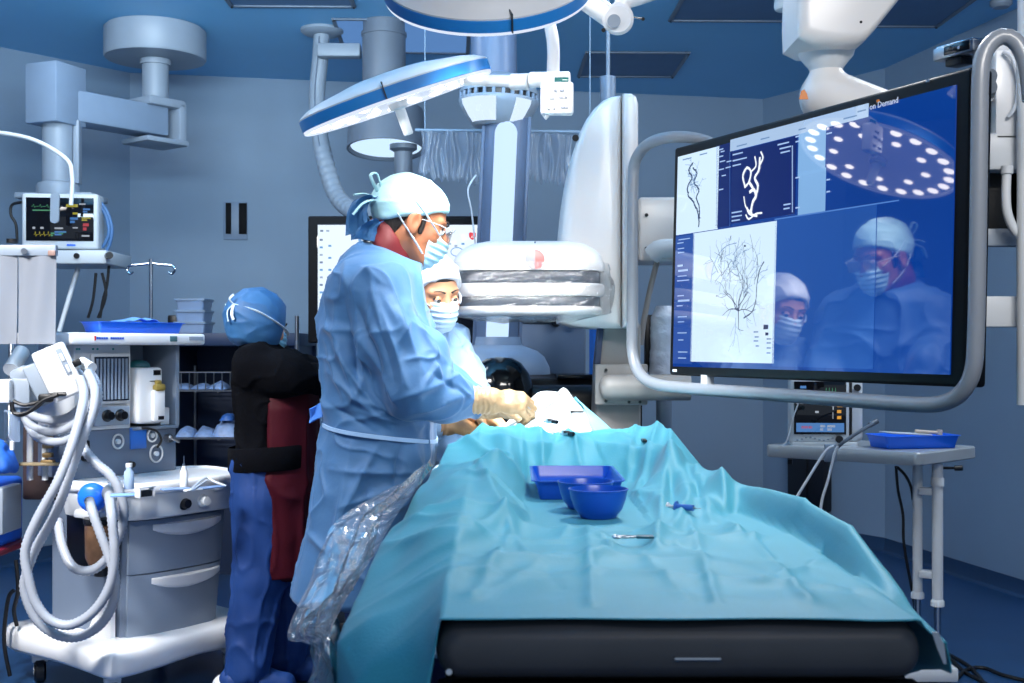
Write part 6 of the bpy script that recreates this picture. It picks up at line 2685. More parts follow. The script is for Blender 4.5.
# pale aqua drape along the right flank of the patient
rows = []
for y in np.linspace(3.2, 4.2, 70):
    w = key(y, [3.1, 3.6, 3.9, 4.3], [.285, .25, .22, .2])
    hm = key(y, [2.9, 3.1, 3.3, 3.6, 3.85, 4.0, 4.15, 4.3], [.0, .035, .098, .150, .172, .172, .145, .10])
    k = np.linspace(.34, 1.28, 34)
    x = .13 + k * w
    z = .989 + hm * (1 - sstep(.05, 1.15, k)) + .006
    rows.append(np.stack([x, np.full(len(x), y), z], 1))
A = np.array(rows)
q = A.reshape(-1, 3)
q[:, 2] += .006 * vnoise(q, 8, 21) + .006 * np.clip(ridged(q, 7, 23), 0, 1) ** 2 + .004 * np.abs(vnoise(q, 14, 3))
mb = MB()
mb.grid(q.reshape(A.shape), th=.001)
o = mb.build('aqua_drape', mat('aqua_drape', (128, 204, 226), .6, vary=.05, bump=.08, bscale=150), None, 60)
tag(o, 'pale aqua drape along the right flank of the white sheet', 'drape')


# ------------------------------------------------------------------ clear plastic sheet hanging at the left of the table
def bil(c00, c01, c10, c11, u, v):
    return ((1 - u) * (1 - v))[..., None] * c00 + ((1 - u) * v)[..., None] * c01 + (u * (1 - v))[..., None] * c10 + (u * v)[..., None] * c11


def plastic(cols, name, label, seed, n=90, m=60, amp=1.0):
    """cols: list of (inner point, outer point) down the length of the sheet"""
    uu = np.linspace(0, 1, n)
    inner = spline([c[0] for c in cols], 20)
    outer = spline([c[1] for c in cols], 20)
    ii = np.stack([np.interp(uu, np.linspace(0, 1, len(inner)), inner[:, k]) for k in range(3)], 1)
    oo = np.stack([np.interp(uu, np.linspace(0, 1, len(outer)), outer[:, k]) for k in range(3)], 1)
    vv = np.linspace(0, 1, m)
    A = ii[:, None] * (1 - vv)[None, :, None] + oo[:, None] * vv[None, :, None]
    U, V = np.meshgrid(uu, vv, indexing='ij')
    q = np.stack([U * 4, V * 3, U * 0], -1)
    w = .020 * vnoise(q, 1.2, seed) + .018 * np.clip(ridged(q, 1.6, seed + 1), -.3, 1) + .008 * ridged(q, 3.7, seed + 2)
    du, dv = np.gradient(A, axis=0), np.gradient(A, axis=1)
    nr = np.cross(du, dv)
    nr /= np.maximum(np.linalg.norm(nr, axis=2, keepdims=True), 1e-9)
    A = A + nr * (w * amp * .7 * np.clip(V * 3, 0, 1) * np.clip((1 - V) * 6, .3, 1))[..., None]
    mb = MB()
    mb.grid(A)
    o = mb.build(name, PLAST, None, 180)
    return tag(o, label, 'plastic sheet')


PLAST = film('clear_sheet_film', (216, 222, 232), .73, .16, .9, .35, 25, base=.10)
plastic([(P(434, 462, 2.98) + [-.008, 0, .012], P(420, 472, 2.98)), (P(418, 496, 2.5) + [-.006, 0, .012], P(376, 496, 2.55)), (P(402, 518, 2.28) + [-.006, 0, .012], P(331, 526, 2.36)), (P(376, 566, 2.05) + [-.008, 0, .012], P(309, 582, 2.18)), (P(348, 616, 1.8) + [-.012, 0, .008], P(286, 635, 2.0)), (P(338, 645, 1.66) + [-.012, 0, 0], P(312, 650, 1.84)), (P(348, 700, 1.62) + [-.014, 0, 0], P(303, 705, 1.75))],
        'clear_plastic_sheet', 'clear plastic sheet hanging off the left side of the table', 31)
plastic([(P(400, 505, 2.52) + [-.03, 0, .0], P(352, 535, 2.46)), (P(385, 550, 2.2) + [-.03, 0, .0], P(335, 600, 2.12)), (P(352, 610, 1.92) + [-.03, 0, .0], P(316, 645, 1.9)), (P(340, 690, 1.72) + [-.02, 0, 0], P(318, 700, 1.78))],
        'clear_plastic_sheet', 'crumpled inner layer of clear plastic between the sheet and the teal drape', 47, 70, 40, 1.3)

# ------------------------------------------------------------------ things lying on the drape
DZ_ = .9757
t, T = open_tray('instrument_tray', 'deep blue instrument tray on the teal drape behind the bowls', 'tray', (.143, 2.735, DZ_), .19, .335, .042, 0.0, BLUED, .014, rim=.006)


def bowl(x, y, label):
    t = thing('blue_bowl', label, 'bowl', (x, y, DZ_), 'two blue bowls on the drape')
    prof = [(.0, .0), (.030, .0), (.034, .002), (.046, .018), (.053, .038), (.056, .054), (.0575, .0545), (.0578, .0565), (.0555, .057), (.0535, .054), (.050, .038), (.043, .020), (.031, .005), (.0, .004)]
    mb = MB()
    mb.lathe(prof, (x, y, DZ_), n=48)
    mb.build('bowl', BLUED, t, 50)
    return t


bowl(.166, 2.305, 'deep blue bowl nearest us on the teal drape')
bowl(.149, 2.435, 'deep blue bowl half hidden between the tray and the front bowl')
hz = lambda a, b: float(ztop(np.array([a]), np.array([b]))[0]) + .004
x, y = tp(684, 519)
zd = max(hz(x - .03, y + .02), hz(x, y), hz(x + .03, y - .02))
syringe('small_syringe', 'small syringe with a blue tip lying right of the blue bowls', (x - .03, y + .02, zd + .007), (x + .03, y - .02, zd + .007), .006, m=mat('syringe_blue', (60, 110, 190), .3))
x, y = tp(634, 538, .985)
zd = max(hz(x - .04, y), hz(x, y), hz(x + .04, y))
t = thing('forceps', 'fine steel forceps with a teal clip lying in front of the blue bowls', 'forceps', (x, y, zd))
for s in (-1, 1):
    mb = MB()
    mb.tube(spline([(x - .024, y + s * .005, zd + .002), (x - .014, y + s * .007, zd + .002), (x, y + s * .002, zd + .002), (x + .02, y - s * .002, zd + .002)], 5), .002, 6)
    mb.tube([(x - .029 + .006 * math.cos(w), y + s * .007 + .006 * math.sin(w), zd + .002) for w in np.linspace(0, 2 * PI, 14)[:-1]], .0018, 6, closed=True)
    mb.build('arm', STEEL, t)
mb = MB()
mb.box((x + .018, y, zd + .002), (.03, .018, .005), .0024)
mb.build('clip', mat('dark_teal', (20, 90, 110), .5), t)
# catheter fittings on the bright field
for (u, v, Y, l, lab) in ((548, 424, 3.2, .05, 'catheter valve with a dark tap at the near edge of the white sheet'), (564, 436, 3.12, .05, 'catheter valve with a dark tip lying over the edge of the teal drape')):
    q = P(u, v, Y) + [0, 0, .006]
    t = thing('catheter_valve', lab, 'valve', q)
    mb = MB()
    mb.cyl(q + [-.008, .02, 0], q + [.012, -.03, .002], .004, n=10)
    mb.cyl(q + [.0, .0, -.004], q + [.0, .0, .01], .006, n=12)
    mb.build('body', mat('clear_valve', (205, 225, 235), .2), t)
    mb = MB()
    mb.cyl(q + [.012, -.03, .002], q + [.022, -.045, .002], .0055, n=10)
    mb.box(q + [.006, -.012, .006], (.016, .030, .004), .001)
    mb.build('tap', DARK, t)
mb = MB()
mb.tube(spline([P(560, 405, 3.75) + [0, 0, .01], P(572, 412, 3.6) + [0, 0, .012], P(568, 420, 3.4) + [0, 0, .012], P(556, 428, 3.25) + [0, 0, .012], P(552, 440, 3.15) + [0, 0, .01], P(550, 446, 3.08) + [0, 0, .012]], 8), .0022, 6)
o = mb.build('catheter_line', mat('catheter', (200, 215, 228), .3))
tag(o, 'thin pale catheter line running over the white sheet', 'catheter')
q = P(577, 416, 3.45) + [0, 0, .012]
mb = MB()
mb.box(q, (.04, .012, .006), .002)
o = mb.build('dark_clamp', DARK)
tag(o, 'small dark clamp on the white sheet right of the gloved hands', 'clamp')
mb = MB()
q = np.array([.375, 2.93, float(ztop(np.array([.375]), np.array([2.93]))[0]) + .004])
q = P(644, 440, 3.08)
q[2] = float(ztop(np.array([q[0]]), np.array([3.08]))[0]) + .006
mb.box(q, (.012, .05, .008), .003)
o = mb.build('dark_clip', DARK)
tag(o, 'dark clip on the far edge of the teal drape', 'clip')
mb = MB()
q = P(502, 430, 3.25)
q[2] = 1.075
mb.box(q, (.06, .02, .006), .002, R=rot('Z', .3))
o = mb.build('blue_marker', mat('slate_blue', (40, 70, 120), .4))
tag(o, 'slate blue clip on the white sheet under the gloved hands', 'clip')

# ------------------------------------------------------------------ people
SKIN1 = mat('skin_tan', (152, 96, 66), .5, vary=.08, vscale=14, bump=.05, bscale=150)
SKIN2 = mat('skin_light', (200, 142, 106), .48, vary=.06, vscale=14, bump=.04, bscale=150)
HAIR = mat('dark_hair', (26, 20, 18), .6, vary=.3, vscale=60, bump=.4, bscale=160, stretch=(1, 1, .2))
GLOVE = mat('latex_glove', (166, 140, 106), .42, vary=.06, vscale=20, bump=.25, bscale=60)
MASKM = mat('surgical_mask', (150, 202, 222), .6, vary=.04, bump=.1, bscale=120)
GOWN = mat('blue_gown', (60, 108, 156), .62, vary=.06, vscale=5, bump=.12, bscale=45, sheen=.15)
GOWNL = mat('pale_gown', (150, 188, 228), .62, vary=.05, vscale=5, bump=.12, bscale=45, sheen=.15)
CAPA = mat('aqua_cap', (172, 218, 226), .6, vary=.05, bump=.2, bscale=30)
CAPB = mat('blue_cap', (46, 98, 146), .6, vary=.08, bump=.25, bscale=30)
CAPW = mat('white_cap', (228, 232, 236), .6, vary=.03, bump=.2, bscale=30)
MAROON = mat('maroon_cloth', (104, 18, 26), .6, vary=.08, bump=.1)
MAROOND = mat('maroon_apron', (60, 9, 22), .6, spec=.15, vary=.1, vscale=8, bump=.1)
BLACKC = mat('black_knit', (5, 6, 11), .9, spec=.08, vary=.15, vscale=12, bump=.2, bscale=120)
SCRUB = mat('blue_scrubs', (8, 52, 112), .65, vary=.08, vscale=6, bump=.1, bscale=60)
TIEM = mat('white_tie', (214, 230, 240), .6)
EYEW = mat('eye_white', (230, 226, 222), .2)
IRIS = mat('dark_iris', (30, 18, 12), .1)


class Head:
    """head-local axes: x out of the face, y to the left ear, z up; origin between the eyes' height and the ears"""

    def __init__(s, c, yaw, pitch, roll=0.0, k=1.0):
        s.c = np.asarray(c, float)
        s.R = rot('Z', yaw) @ rot('Y', pitch) @ rot('X', roll)
        s.k = k

    def __call__(s, p):
        return s.c + s.R @ (np.asarray(p, float) * s.k)

    def d(s, v):
        return s.R @ np.asarray(v, float)

    def ball(s, sd, c, r, k=.015):
        sd.ball(s(c), np.asarray(r) * s.k, s.R, k)

    def cone(s, sd, a, b, r0, r1, k=.012):
        sd.chain([s(a), s(b)], [r0 * s.k, r1 * s.k], k)

    def into(s, sd, neck_base, neck_r=.058):
        s.ball(sd, (-.014, 0, .030), (.097, .076, .088), .02)
        s.ball(sd, (.036, 0, -.035), (.052, .057, .075), .03)
        s.ball(sd, (.050, 0, -.092), (.032, .034, .026), .03)
        for q in (-1, 1):
            s.cone(sd, (-.005, q * .055, -.055), (.045, q * .026, -.095), .018, .018, .03)
            s.ball(sd, (.052, q * .040, -.030), (.026, .024, .024), .02)
            s.cone(sd, (.080, q * .010, .020), (.066, q * .046, .020), .010, .010, .012)
            sd.cut(ell(s((.094, q * .031, -.002)), np.array([.016, .016, .011]) * s.k, s.R), s((.094, q * .031, 0)) - .02, s((.094, q * .031, 0)) + .02, .008)
            # ear
            s.ball(sd, (-.010, q * .083, -.010), (.021, .011, .035), .005)
            s.ball(sd, (-.004, q * .082, -.036), (.012, .009, .014), .006)
            sd.cut(ell(s((-.003, q * .095, -.008)), np.array([.011, .009, .020]) * s.k, s.R), s((-.002, q * .088, -.01)) - .02, s((-.002, q * .088, -.01)) + .02, .004)
        s.cone(sd, (.086, 0, .004), (.107, 0, -.036), .008, .0125, .010)
        s.ball(sd, (.100, .011, -.040), (.009, .008, .007), .006)
        s.ball(sd, (.100, -.011, -.040), (.009, .008, .007), .006)
        s.ball(sd, (.086, 0, -.066), (.010, .024, .006), .006)
        s.ball(sd, (.084, 0, -.076), (.010, .020, .006), .006)
        sd.chain([s((-.022, 0, -.055)), neck_base], [neck_r * s.k, neck_r * 1.08], .03)

    def eyes(s, par, skin=None):
        for q in (-1, 1):
            mb = MB()
            mb.lathe([(.0131 * math.sin(w), .0131 * math.cos(w)) for w in np.linspace(0, 1.32, 7)], s((.0785, q * .031, -.002)), s.R @ rot('Y', -.12), 16)
            mb.build('eyelid', skin or SKIN2, par)
            mb = MB()
            mb.lathe([(.0115 * math.cos(w), .0115 * math.sin(w)) for w in np.linspace(-PI / 2, PI / 2, 9)], s((.0785, q * .031, -.002)), s.R, 14)
            e = mb.build('eye', EYEW, par)
            mb = MB()
            look = s.d((.95, q * -.02, -.26))
            look /= np.linalg.norm(look)
            mb.cyl(s((.0785, q * .031, -.002)) + look * .0092, s((.0785, q * .031, -.002)) + look * .0121, .0076, .0055, n=14)
            mb.build('iris', IRIS, e)
            mb = MB()
            mb.tube(spline([s((.082 - .004 * abs(x), q * .031 + .017 * x, .0065 - .005 * x * x)) for x in (-1, -.5, 0, .5, 1)], 3), [.0036] * 13, 6)
            mb.build('eyelashes', HAIR, e)
            mb = MB()
            mb.tube(spline([s((.095 - .012 * x * x - .004 * x, q * (.012 + .036 * x), .023 + .006 * math.sin(x * 2.6))) for x in (0, .25, .5, .75, 1)], 3), np.linspace(.0035, .0015, 13), 6)
            mb.build('eyebrow', HAIR, par)

    def cap(s, name, m, par, off=.010, front=.045, back=-.045, puff=.02, extra=None, disp=None, h=.0045, drop=0):
        sd = SDF(s.c - .21, s.c + .23, h)
        s.ball(sd, (-.014, 0, .032), np.array([.097, .076, .088]) + off, .02)
        s.ball(sd, (-.055, 0, .030), np.array([.07, .066, .07]) + off + puff, .04)
        if extra:
            extra(sd)
        n = np.array([-(front - back), 0, .17])
        n = s.d(n / np.linalg.norm(n))
        sd.cut(half(s((.08, 0, front)), n), k=.006)
        # hollow, so that it sits over the head
        return sdf_object(sd, name, m, par, disp=disp, it=2)

    def mask(s, par, m=MASKM, h=.0035, top=-.014, rear=.018):
        sd = SDF(s.c - .19, s.c + .19, h)
        s.ball(sd, (.036, 0, -.035), (.062, .066, .082), .02)
        s.ball(sd, (.052, 0, -.088), (.040, .044, .034), .03)
        s.ball(sd, (.085, 0, -.045), (.032, .034, .040), .03)
        lo = half(s((.10, 0, top)), s.d((-.30, 0, -1.0)))
        sd.cut(lo, k=.004)
        sd.cut(half(s((rear, 0, 0)), s.d((1, 0, .16))), k=.004)

        def pleat(v):
            q = (v - s.c) @ s.R
            return .0022 * np.sin(q[:, 2] * 330) * np.clip((q[:, 0] - .05) * 30, 0, 1)
        o = sdf_object(sd, 'mask', m, par, disp=pleat, it=1)
        return o

    def band(s, pts, name, m, par, r=.003, n=6):
        mb = MB()
        mb.tube(spline([s(p) for p in pts], 8), r, n, flat=.4)
        return mb.build(name, m, par)


def hand_sdf(sd, W, d, n, curl, k=1.0, spread=.12, thumb=(.75, .55, -.35), tcurl=.35, w=None):
    """W wrist; d towards the fingers; n out of the back of the hand; curl: bend per joint for each finger"""
    d = np.asarray(d, float)
    d = d / np.linalg.norm(d)
    n = np.asarray(n, float)
    n = n - d * (n @ d)
    n /= np.linalg.norm(n)
    w = np.cross(d, n) if w is None else w * np.cross(d, n)      # thumb side
    W = np.asarray(W, float)
    K = lambda a, b, c: W + (d * a + w * b + n * c) * k
    base = [(.088, .031, -.002), (.092, .010, .002), (.088, -.011, .0), (.080, -.030, -.005)]
    for b in base:
        sd.chain([K(.0, b[1] * .55, 0), K(.05, b[1] * .85, 0), K(*b)], [.019 * k, .0155 * k, .0125 * k], .016)
    sd.chain([K(-.07, 0, 0), K(0, 0, 0)], [.030 * k, .026 * k], .02)
    L = [(.044, .026, .021), (.048, .030, .022), (.044, .028, .021), (.034, .022, .019)]
    for i, b in enumerate(base):
        p = K(*b)
        a = 0.0
        side = spread * (1.5 - i) * .5
        pts, rs = [p], [.0115 * k]
        for j in range(3):
            a += curl[i] * (1.0 if j < 2 else .75)
            dd = d * math.cos(a) - n * math.sin(a) + w * side * math.cos(a)
            p = p + dd / np.linalg.norm(dd) * L[i][j] * k
            pts.append(p)
            rs.append((.0105, .0095, .0082)[j] * k)
        sd.chain(pts, rs, .0045)
    t0 = K(.022, .028, -.008)
    td = d * thumb[0] + w * thumb[1] + n * thumb[2]
    td /= np.linalg.norm(td)
    t1 = t0 + td * .042 * k
    td2 = td * math.cos(tcurl) + (d * .5 - w * .75 - n * .3) * math.sin(tcurl)
    td2 /= np.linalg.norm(td2)
    t2 = t1 + td2 * .034 * k
    td3 = td2 * math.cos(tcurl) + (d * .4 - w * .8 - n * .3) * math.sin(tcurl)
    t3 = t2 + td3 / np.linalg.norm(td3) * .026 * k
    sd.chain([K(.005, .01, -.002), t0, t1, t2, t3], [.018 * k, .0165 * k, .0125 * k, .0115 * k, .0095 * k], .006)


def px_creases(segs, Yref, far=None):
    """folds given as photo positions on the side of the figure that faces the room's near side"""
    L = [(P(*a, Yref)[[0, 2]], P(*b, Yref)[[0, 2]], amp, w) for a, b, amp, w in segs]

    def f(v):
        q = v[:, [0, 2]]
        out = np.zeros(len(v))
        for a, b, amp, w in L:
            ba = b - a
            t = (q - a) @ ba / (ba @ ba)
            tc = np.clip(t, 0, 1)
            d = np.linalg.norm(q - a - tc[:, None] * ba, axis=1)
            out += 1.25 * amp * np.exp(-(d / w) ** 1.25) * np.sin(PI * np.clip(t, .10, .90))
        return out * (sstep(.10, -.05, v[:, 1] - (Yref + .08)) if far is None else 1)
    return f


def cloth(v, seed, a=.006, f=5.0):
    q = v * np.array([1.3, 1.3, .75])
    return a * .8 * vnoise(q, f, seed) + a * 1.7 * np.clip(ridged(q, f * 1.1, seed + 3), 0, 1) ** 4 + a * 1.1 * np.clip(ridged(q * np.array([.8, 1, 1.6]), f * 1.9, seed + 9), 0, 1) ** 4 + a * .25 * ridged(v, f * 3.2, seed + 5)


# ---------------------------------------------------------------- the surgeon
SX, SYY = -.385, 3.60
surgeon = thing('person', 'person in a blue gown, white-topped cap and maroon collar, bending over the table in profile', 'person', (SX, SYY, 0))
hd = Head((-.293, 3.60, 1.680), .22, .34, 0.0, 1.04)
zs = [.60, .80, .95, 1.03, 1.12, 1.24, 1.36, 1.46, 1.54, 1.60]
sd = SDF((-.72, 3.28, -.005), (.02, 3.92, 1.87), .0055)
body_c = [-.40, -.40, -.40, -.40, -.40, -.40, -.41, -.42, -.42, -.40]
sd.add(stack(zs, body_c, [3.6] * 10, [.10, .11, .11, .11, .11, .11, .11, .10, .07, .05], [.15, .16, .16, .15, .15, .16, .17, .18, .12, .06], 2.2), (-.6, 3.38, .6), (-.2, 3.82, 1.60), .03)
for s in (-1, 1):
    y = 3.6 + s * .10
    sd.chain([(-.41, y, .80), (-.39, y, .47), (-.42, y, .08)], [.085, .058, .040], .03)
    sd.chain([(-.43, y, .06), (-.36, y, .035), (-.24, y, .030)], [.045, .04, .03], .03)
sd.chain([(-.40, 3.42, 1.47), (-.30, 3.38, 1.20), (-.13, 3.44, 1.15)], [.06, .045, .030], .03)
sd.chain([(-.40, 3.78, 1.47), (-.28, 3.80, 1.22), (-.12, 3.70, 1.14)], [.06, .045, .030], .03)
hd.into(sd, np.array([-.395, 3.60, 1.55]), .062)
sdf_object(sd, 'body', SKIN1, surgeon, it=1)
# gown
zs = [.575, .66, .77, .90, 1.00, 1.08, 1.16, 1.26, 1.36, 1.45, 1.52, 1.565, 1.605]
xb = [-.655, -.635, -.61, -.585, -.565, -.555, -.562, -.568, -.570, -.556, -.530, -.505, -.478]
xf = [-.285, -.27, -.258, -.245, -.235, -.235, -.230, -.232, -.245, -.262, -.275, -.285, -.315]
hb = [.265, .262, .255, .245, .232, .222, .222, .225, .228, .225, .205, .150, .085]
cx = (np.array(xb) + np.array(xf)) / 2
ha = (np.array(xf) - np.array(xb)) / 2
sd = SDF((-.75, 3.26, .55), (-.02, 3.94, 1.64), .005)
sd.add(stack(zs, cx, [3.6] * len(zs), ha, hb, 2.3), (-.70, 3.3, .57), (-.18, 3.9, 1.61), .03)
sd.ball((-.42, 3.44, 1.475), (.10, .085, .085), None, .05).ball((-.42, 3.76, 1.475), (.10, .085, .085), None, .05)
sd.chain([(-.395, 3.415, 1.46), (-.345, 3.385, 1.32), (-.275, 3.365, 1.20)], [.086, .084, .076], .03)
sd.chain([(-.275, 3.365, 1.20), (-.19, 3.40, 1.163), (-.112, 3.435, 1.150)], [.078, .062, .043], .045)
sd.ball((-.255, 3.395, 1.275), (.070, .055, .09), rot('Y', .5), .05)
sd.chain([(-.395, 3.785, 1.46), (-.30, 3.79, 1.25), (-.12, 3.71, 1.145)], [.092, .074, .045], .05)
sd.cut(half((-.39, 3.6, 1.600), (-.45, 0, -1)), (-.6, 3.4, 1.5), (-.2, 3.8, 1.64), .01)
fold = px_creases([((392, 300), (425, 372), .014, .012), ((380, 318), (398, 380), -.012, .012), ((408, 305), (440, 362), .010, .010), ((398, 398), (455, 378), .012, .010), ((412, 410), (468, 394), .010, .009), ((430, 372), (468, 398), -.010, .009), ((420, 392), (436, 368), .010, .008),
                   ((352, 292), (394, 402), -.022, .016), ((362, 340), (402, 404), .012, .010), ((372, 282), (388, 340), .010, .008), ((338, 330), (356, 400), .010, .008), ((324, 340), (345, 400), .009, .008), ((352, 372), (388, 420), .011, .008), ((356, 410), (420, 428), .010, .008), ((380, 300), (412, 385), .009, .006), ((432, 360), (444, 384), .010, .007), ((448, 372), (472, 392), .009, .006), ((385, 296), (402, 330), .010, .014), ((455, 384), (474, 402), .006, .006), ((460, 410), (474, 396), .006, .006),
                   ((330, 330), (372, 408), .014, .012), ((345, 300), (362, 398), -.013, .012), ((328, 372), (392, 428), .013, .011), ((336, 300), (340, 360), .011, .012), ((345, 262), (352, 300), .008, .010), ((362, 268), (386, 285), .008, .010),
                   ((326, 402), (376, 432), -.010, .010), ((345, 396), (425, 418), .010, .012), ((382, 438), (342, 520), .014, .014), ((330, 470), (428, 474), .010, .010), ((402, 440), (394, 492), -.010, .010), ((346, 505), (425, 478), .011, .011),
                   ((318, 450), (312, 540), .012, .014), ((352, 445), (330, 590), .012, .014), ((300, 530), (345, 560), .008, .012), ((412, 445), (424, 500), .010, .010), ((368, 480), (375, 560), -.012, .014)], 3.40)
sdf_object(sd, 'gown', GOWN, surgeon, disp=lambda v: fold(v) + cloth(v, 41, .0062, 5.2), it=1)


def belt(zc, tilt, cxs, has, hbs, zsx, yc, name, m, par, off, hgt, n=64, pw=2.3):
    mb = MB()
    rings = []
    for k in range(n):
        w = 2 * PI * k / n
        z = zc + tilt * math.cos(w)
        a, b, c = np.interp(z, zsx, has) + off, np.interp(z, zsx, hbs) + off, np.interp(z, zsx, cxs)
        cw, sw = math.cos(w), math.sin(w)
        r = (abs(cw / a) ** pw + abs(sw / b) ** pw) ** (-1 / pw)
        o = np.array([c + r * cw, yc + r * sw, z])
        nn = np.array([cw, sw, 0])
        rings.append([o + [0, 0, -hgt], o + nn * .004 + [0, 0, -hgt * .9], o + nn * .004 + [0, 0, hgt * .9], o + [0, 0, hgt]])
    v = np.array(rings).reshape(-1, 3)
    f = [[k * 4 + j, k * 4 + (j + 1) % 4, ((k + 1) % n) * 4 + (j + 1) % 4, ((k + 1) % n) * 4 + j] for k in range(n) for j in range(4)]
    mb.add(v, f)
    return mb.build(name, m, par, 60)


belt(1.055, -.030, cx, ha, hb, zs, 3.6, 'waist_tie', GOWNL, surgeon, .008, .006)
mb = MB()
A = np.stack(np.meshgrid(np.linspace(0, 1, 8), np.linspace(0, 1, 8), indexing='ij'), -1)
a, b = P(309, 402, 3.5), P(329, 417, 3.5)
S = np.stack([a[0] + (b[0] - a[0]) * A[..., 0], 3.5 + .02 * np.sin(A[..., 0] * 4 + A[..., 1] * 2), a[2] + (b[2] - a[2]) * A[..., 1] + .03 * A[..., 0] - .02], -1)
mb.grid(S, th=.004)
mb.build('tie_flap', mat('tie_blue', (70, 130, 215), .6), surgeon)
mb = MB()
mb.tube(spline([P(340, 285, 3.55), P(346, 292, 3.40), P(352, 296, 3.37), P(346, 303, 3.38)], 6), .006, 8)
mb.build('neck_tie', GOWNL, surgeon)
# trousers and shoes below the gowns
def legs(par, pts, m, shoe):
    for p in pts:
        sd = SDF(np.min(p, 0) - .2, np.max(p, 0) + .2, .009)
        sd.chain(p, [.115, .085, .075], .03)
        sdf_object(sd, 'trouser_leg', m, par, disp=lambda v: cloth(v * np.array([1.4, 1.4, .45]), 95, .006, 5.5), it=1)
    for a, b in shoe:
        a, b = np.asarray(a), np.asarray(b)
        sd = SDF(np.minimum(a, b) - .12, np.maximum(a, b) + .12, .007)
        sd.chain([a, b], [.058, .050], .02)
        sd.cut(half((0, 0, .002), (0, 0, 1)), k=.003)
        sdf_object(sd, 'shoe', WHITE, par, it=1)


legs(surgeon, [[(-.41, 3.6 + s * .10, .80), (-.39, 3.6 + s * .10, .47), (-.42, 3.6 + s * .10, .10)] for s in (-1, 1)], SCRUB, [((-.44, 3.6 + s * .10, .045), (-.25, 3.6 + s * .10, .04)) for s in (-1, 1)])
# knitted cuff and gloves
def glove(par, W, d, n, curl, m=GLOVE, k=1.0, cuff=.032, **kw):
    W = np.asarray(W, float)
    sd = SDF(W - .2, W + .22, .0035)
    hand_sdf(sd, W, d, n, curl, k, **kw)
    d = np.asarray(d, float) / np.linalg.norm(d)
    sd.chain([W - d * .075, W - d * .01], [cuff, cuff * .92], .012)
    def wr(v):
        t = (v - W) @ d
        return .0016 * np.sin(t * 420 + 3 * vnoise(v, 40, 2)) * sstep(.02, -.02, t) + .0011 * ridged(v, 60, 3)
    return sdf_object(sd, 'glove', m, par, disp=wr, it=1)


glove(surgeon, (-.055, 3.42, 1.152), (1, .14, -.05), (.1, -.62, .78), (.72, .80, .86, .9), k=.98, thumb=(.85, .35, -.5), tcurl=.25, cuff=.041, w=-1)
glove(surgeon, (-.06, 3.66, 1.12), (1, -.25, -.10), (.1, .4, .9), (.55, .62, .7, .75), k=.98, cuff=.038)
# collar
nb, nt_ = np.array([-.395, 3.60, 1.572]), np.array([-.340, 3.60, 1.640])
nx_ = nt_ - nb
CRr = basis((1, 0, 0), nx_)
mb = MB()
prof = [(.088, -.032), (.100, -.030), (.104, -.01), (.094, .022), (.086, .040), (.080, .043), (.074, .040), (.078, .0), (.082, -.03)]
n = 56
rings = []
for i in range(n):
    w = 2 * PI * i / n
    lift = -.022 * math.cos(w) + .003 * math.sin(5 * w)
    rad = 1 + .04 * math.sin(3 * w + 1) + .03 * math.sin(7 * w)
    rings.append([(nb + nt_) / 2 + CRr @ [r * rad * math.cos(w), r * rad * .92 * math.sin(w), z + lift] for r, z in prof])
v = np.array(rings).reshape(-1, 3)
kk = len(prof)
mb.add(v, [[i * kk + j, i * kk + (j + 1) % kk, ((i + 1) % n) * kk + (j + 1) % kk, ((i + 1) % n) * kk + j] for i in range(n) for j in range(kk)])
mb.build('collar', MAROON, surgeon, 70)
# cap, hair, mask, glasses
wrinkle = lambda hh, a: (lambda v: a * vnoise(v, 26, 3) + a * 1.2 * np.clip(ridged(v * np.array([1, 1, 1.8]), 17, 5), 0, 1) ** 2)
hd.cap('cap', CAPA, surgeon, .009, .056, -.030, .006, disp=wrinkle(hd, .0025))
sd = SDF(hd.c - .2, hd.c + .2, .0045)
hd.ball(sd, (-.016, 0, .018), (.100, .0785, .094), .02)
hd.ball(sd, (-.045, 0, -.045), (.056, .056, .05), .03)
sd.cut(half(hd((-.030, 0, 0)), hd.d((-1, 0, .25))), k=.006)
sd.cut(half(hd((-.05, 0, -.075)), hd.d((-.3, 0, 1))) if False else half(hd((-.05, 0, -.072)), hd.d((0, 0, 1))), k=.004)
sdf_object(sd, 'hair', HAIR, surgeon, it=1)
for q in (-1, 1):
    sd = SDF(hd.c - .2, hd.c + .2, .004)
    hd.cone(sd, (.018, q * .069, .016), (.018, q * .064, -.03), .007, .008, .01)
    sdf_object(sd, 'sideburn', HAIR, surgeon, disp=lambda v: .0008 * vnoise(v, 120, 1), it=1)
hd.mask(surgeon, mat('cyan_mask', (170, 214, 228), .6, vary=.04), top=-.024, rear=.040)
hd.eyes(surgeon, SKIN1)
for q in (-1, 1):
    hd.band([(.075, q * .058, -.018), (.045, q * .078, .0), (.012, q * .089, .022), (-.03, q * .088, .046), (-.09, q * .058, .058), (-.125, q * .0, .06)], 'mask_tie', TIEM, surgeon, .0035)
    hd.band([(.045, q * .066, -.085), (.01, q * .082, -.06), (-.03, q * .086, -.03), (-.07, q * .075, .0), (-.115, q * .02, .015)], 'mask_tie', TIEM, surgeon, .0035)
    mb = MB()
    lens = [hd((.112 - .010 * (x / .03) ** 2, q * .034 + x, z)) for x, z in rrect(.054, .038, .014, 4, 0, -.006)]
    lens2 = [p - hd.d((.002, 0, 0)) for p in lens]
    mb.loft([lens, lens2])
    mb.build('glasses_lens', film('lens_film', (220, 230, 240), .86, .03, .9), surgeon, 30)
    hd.band([(.104, q * .062, .004), (.070, q * .078, .006), (.01, q * .086, .004)], 'glasses_temple', WCABLE, surgeon, .0028)
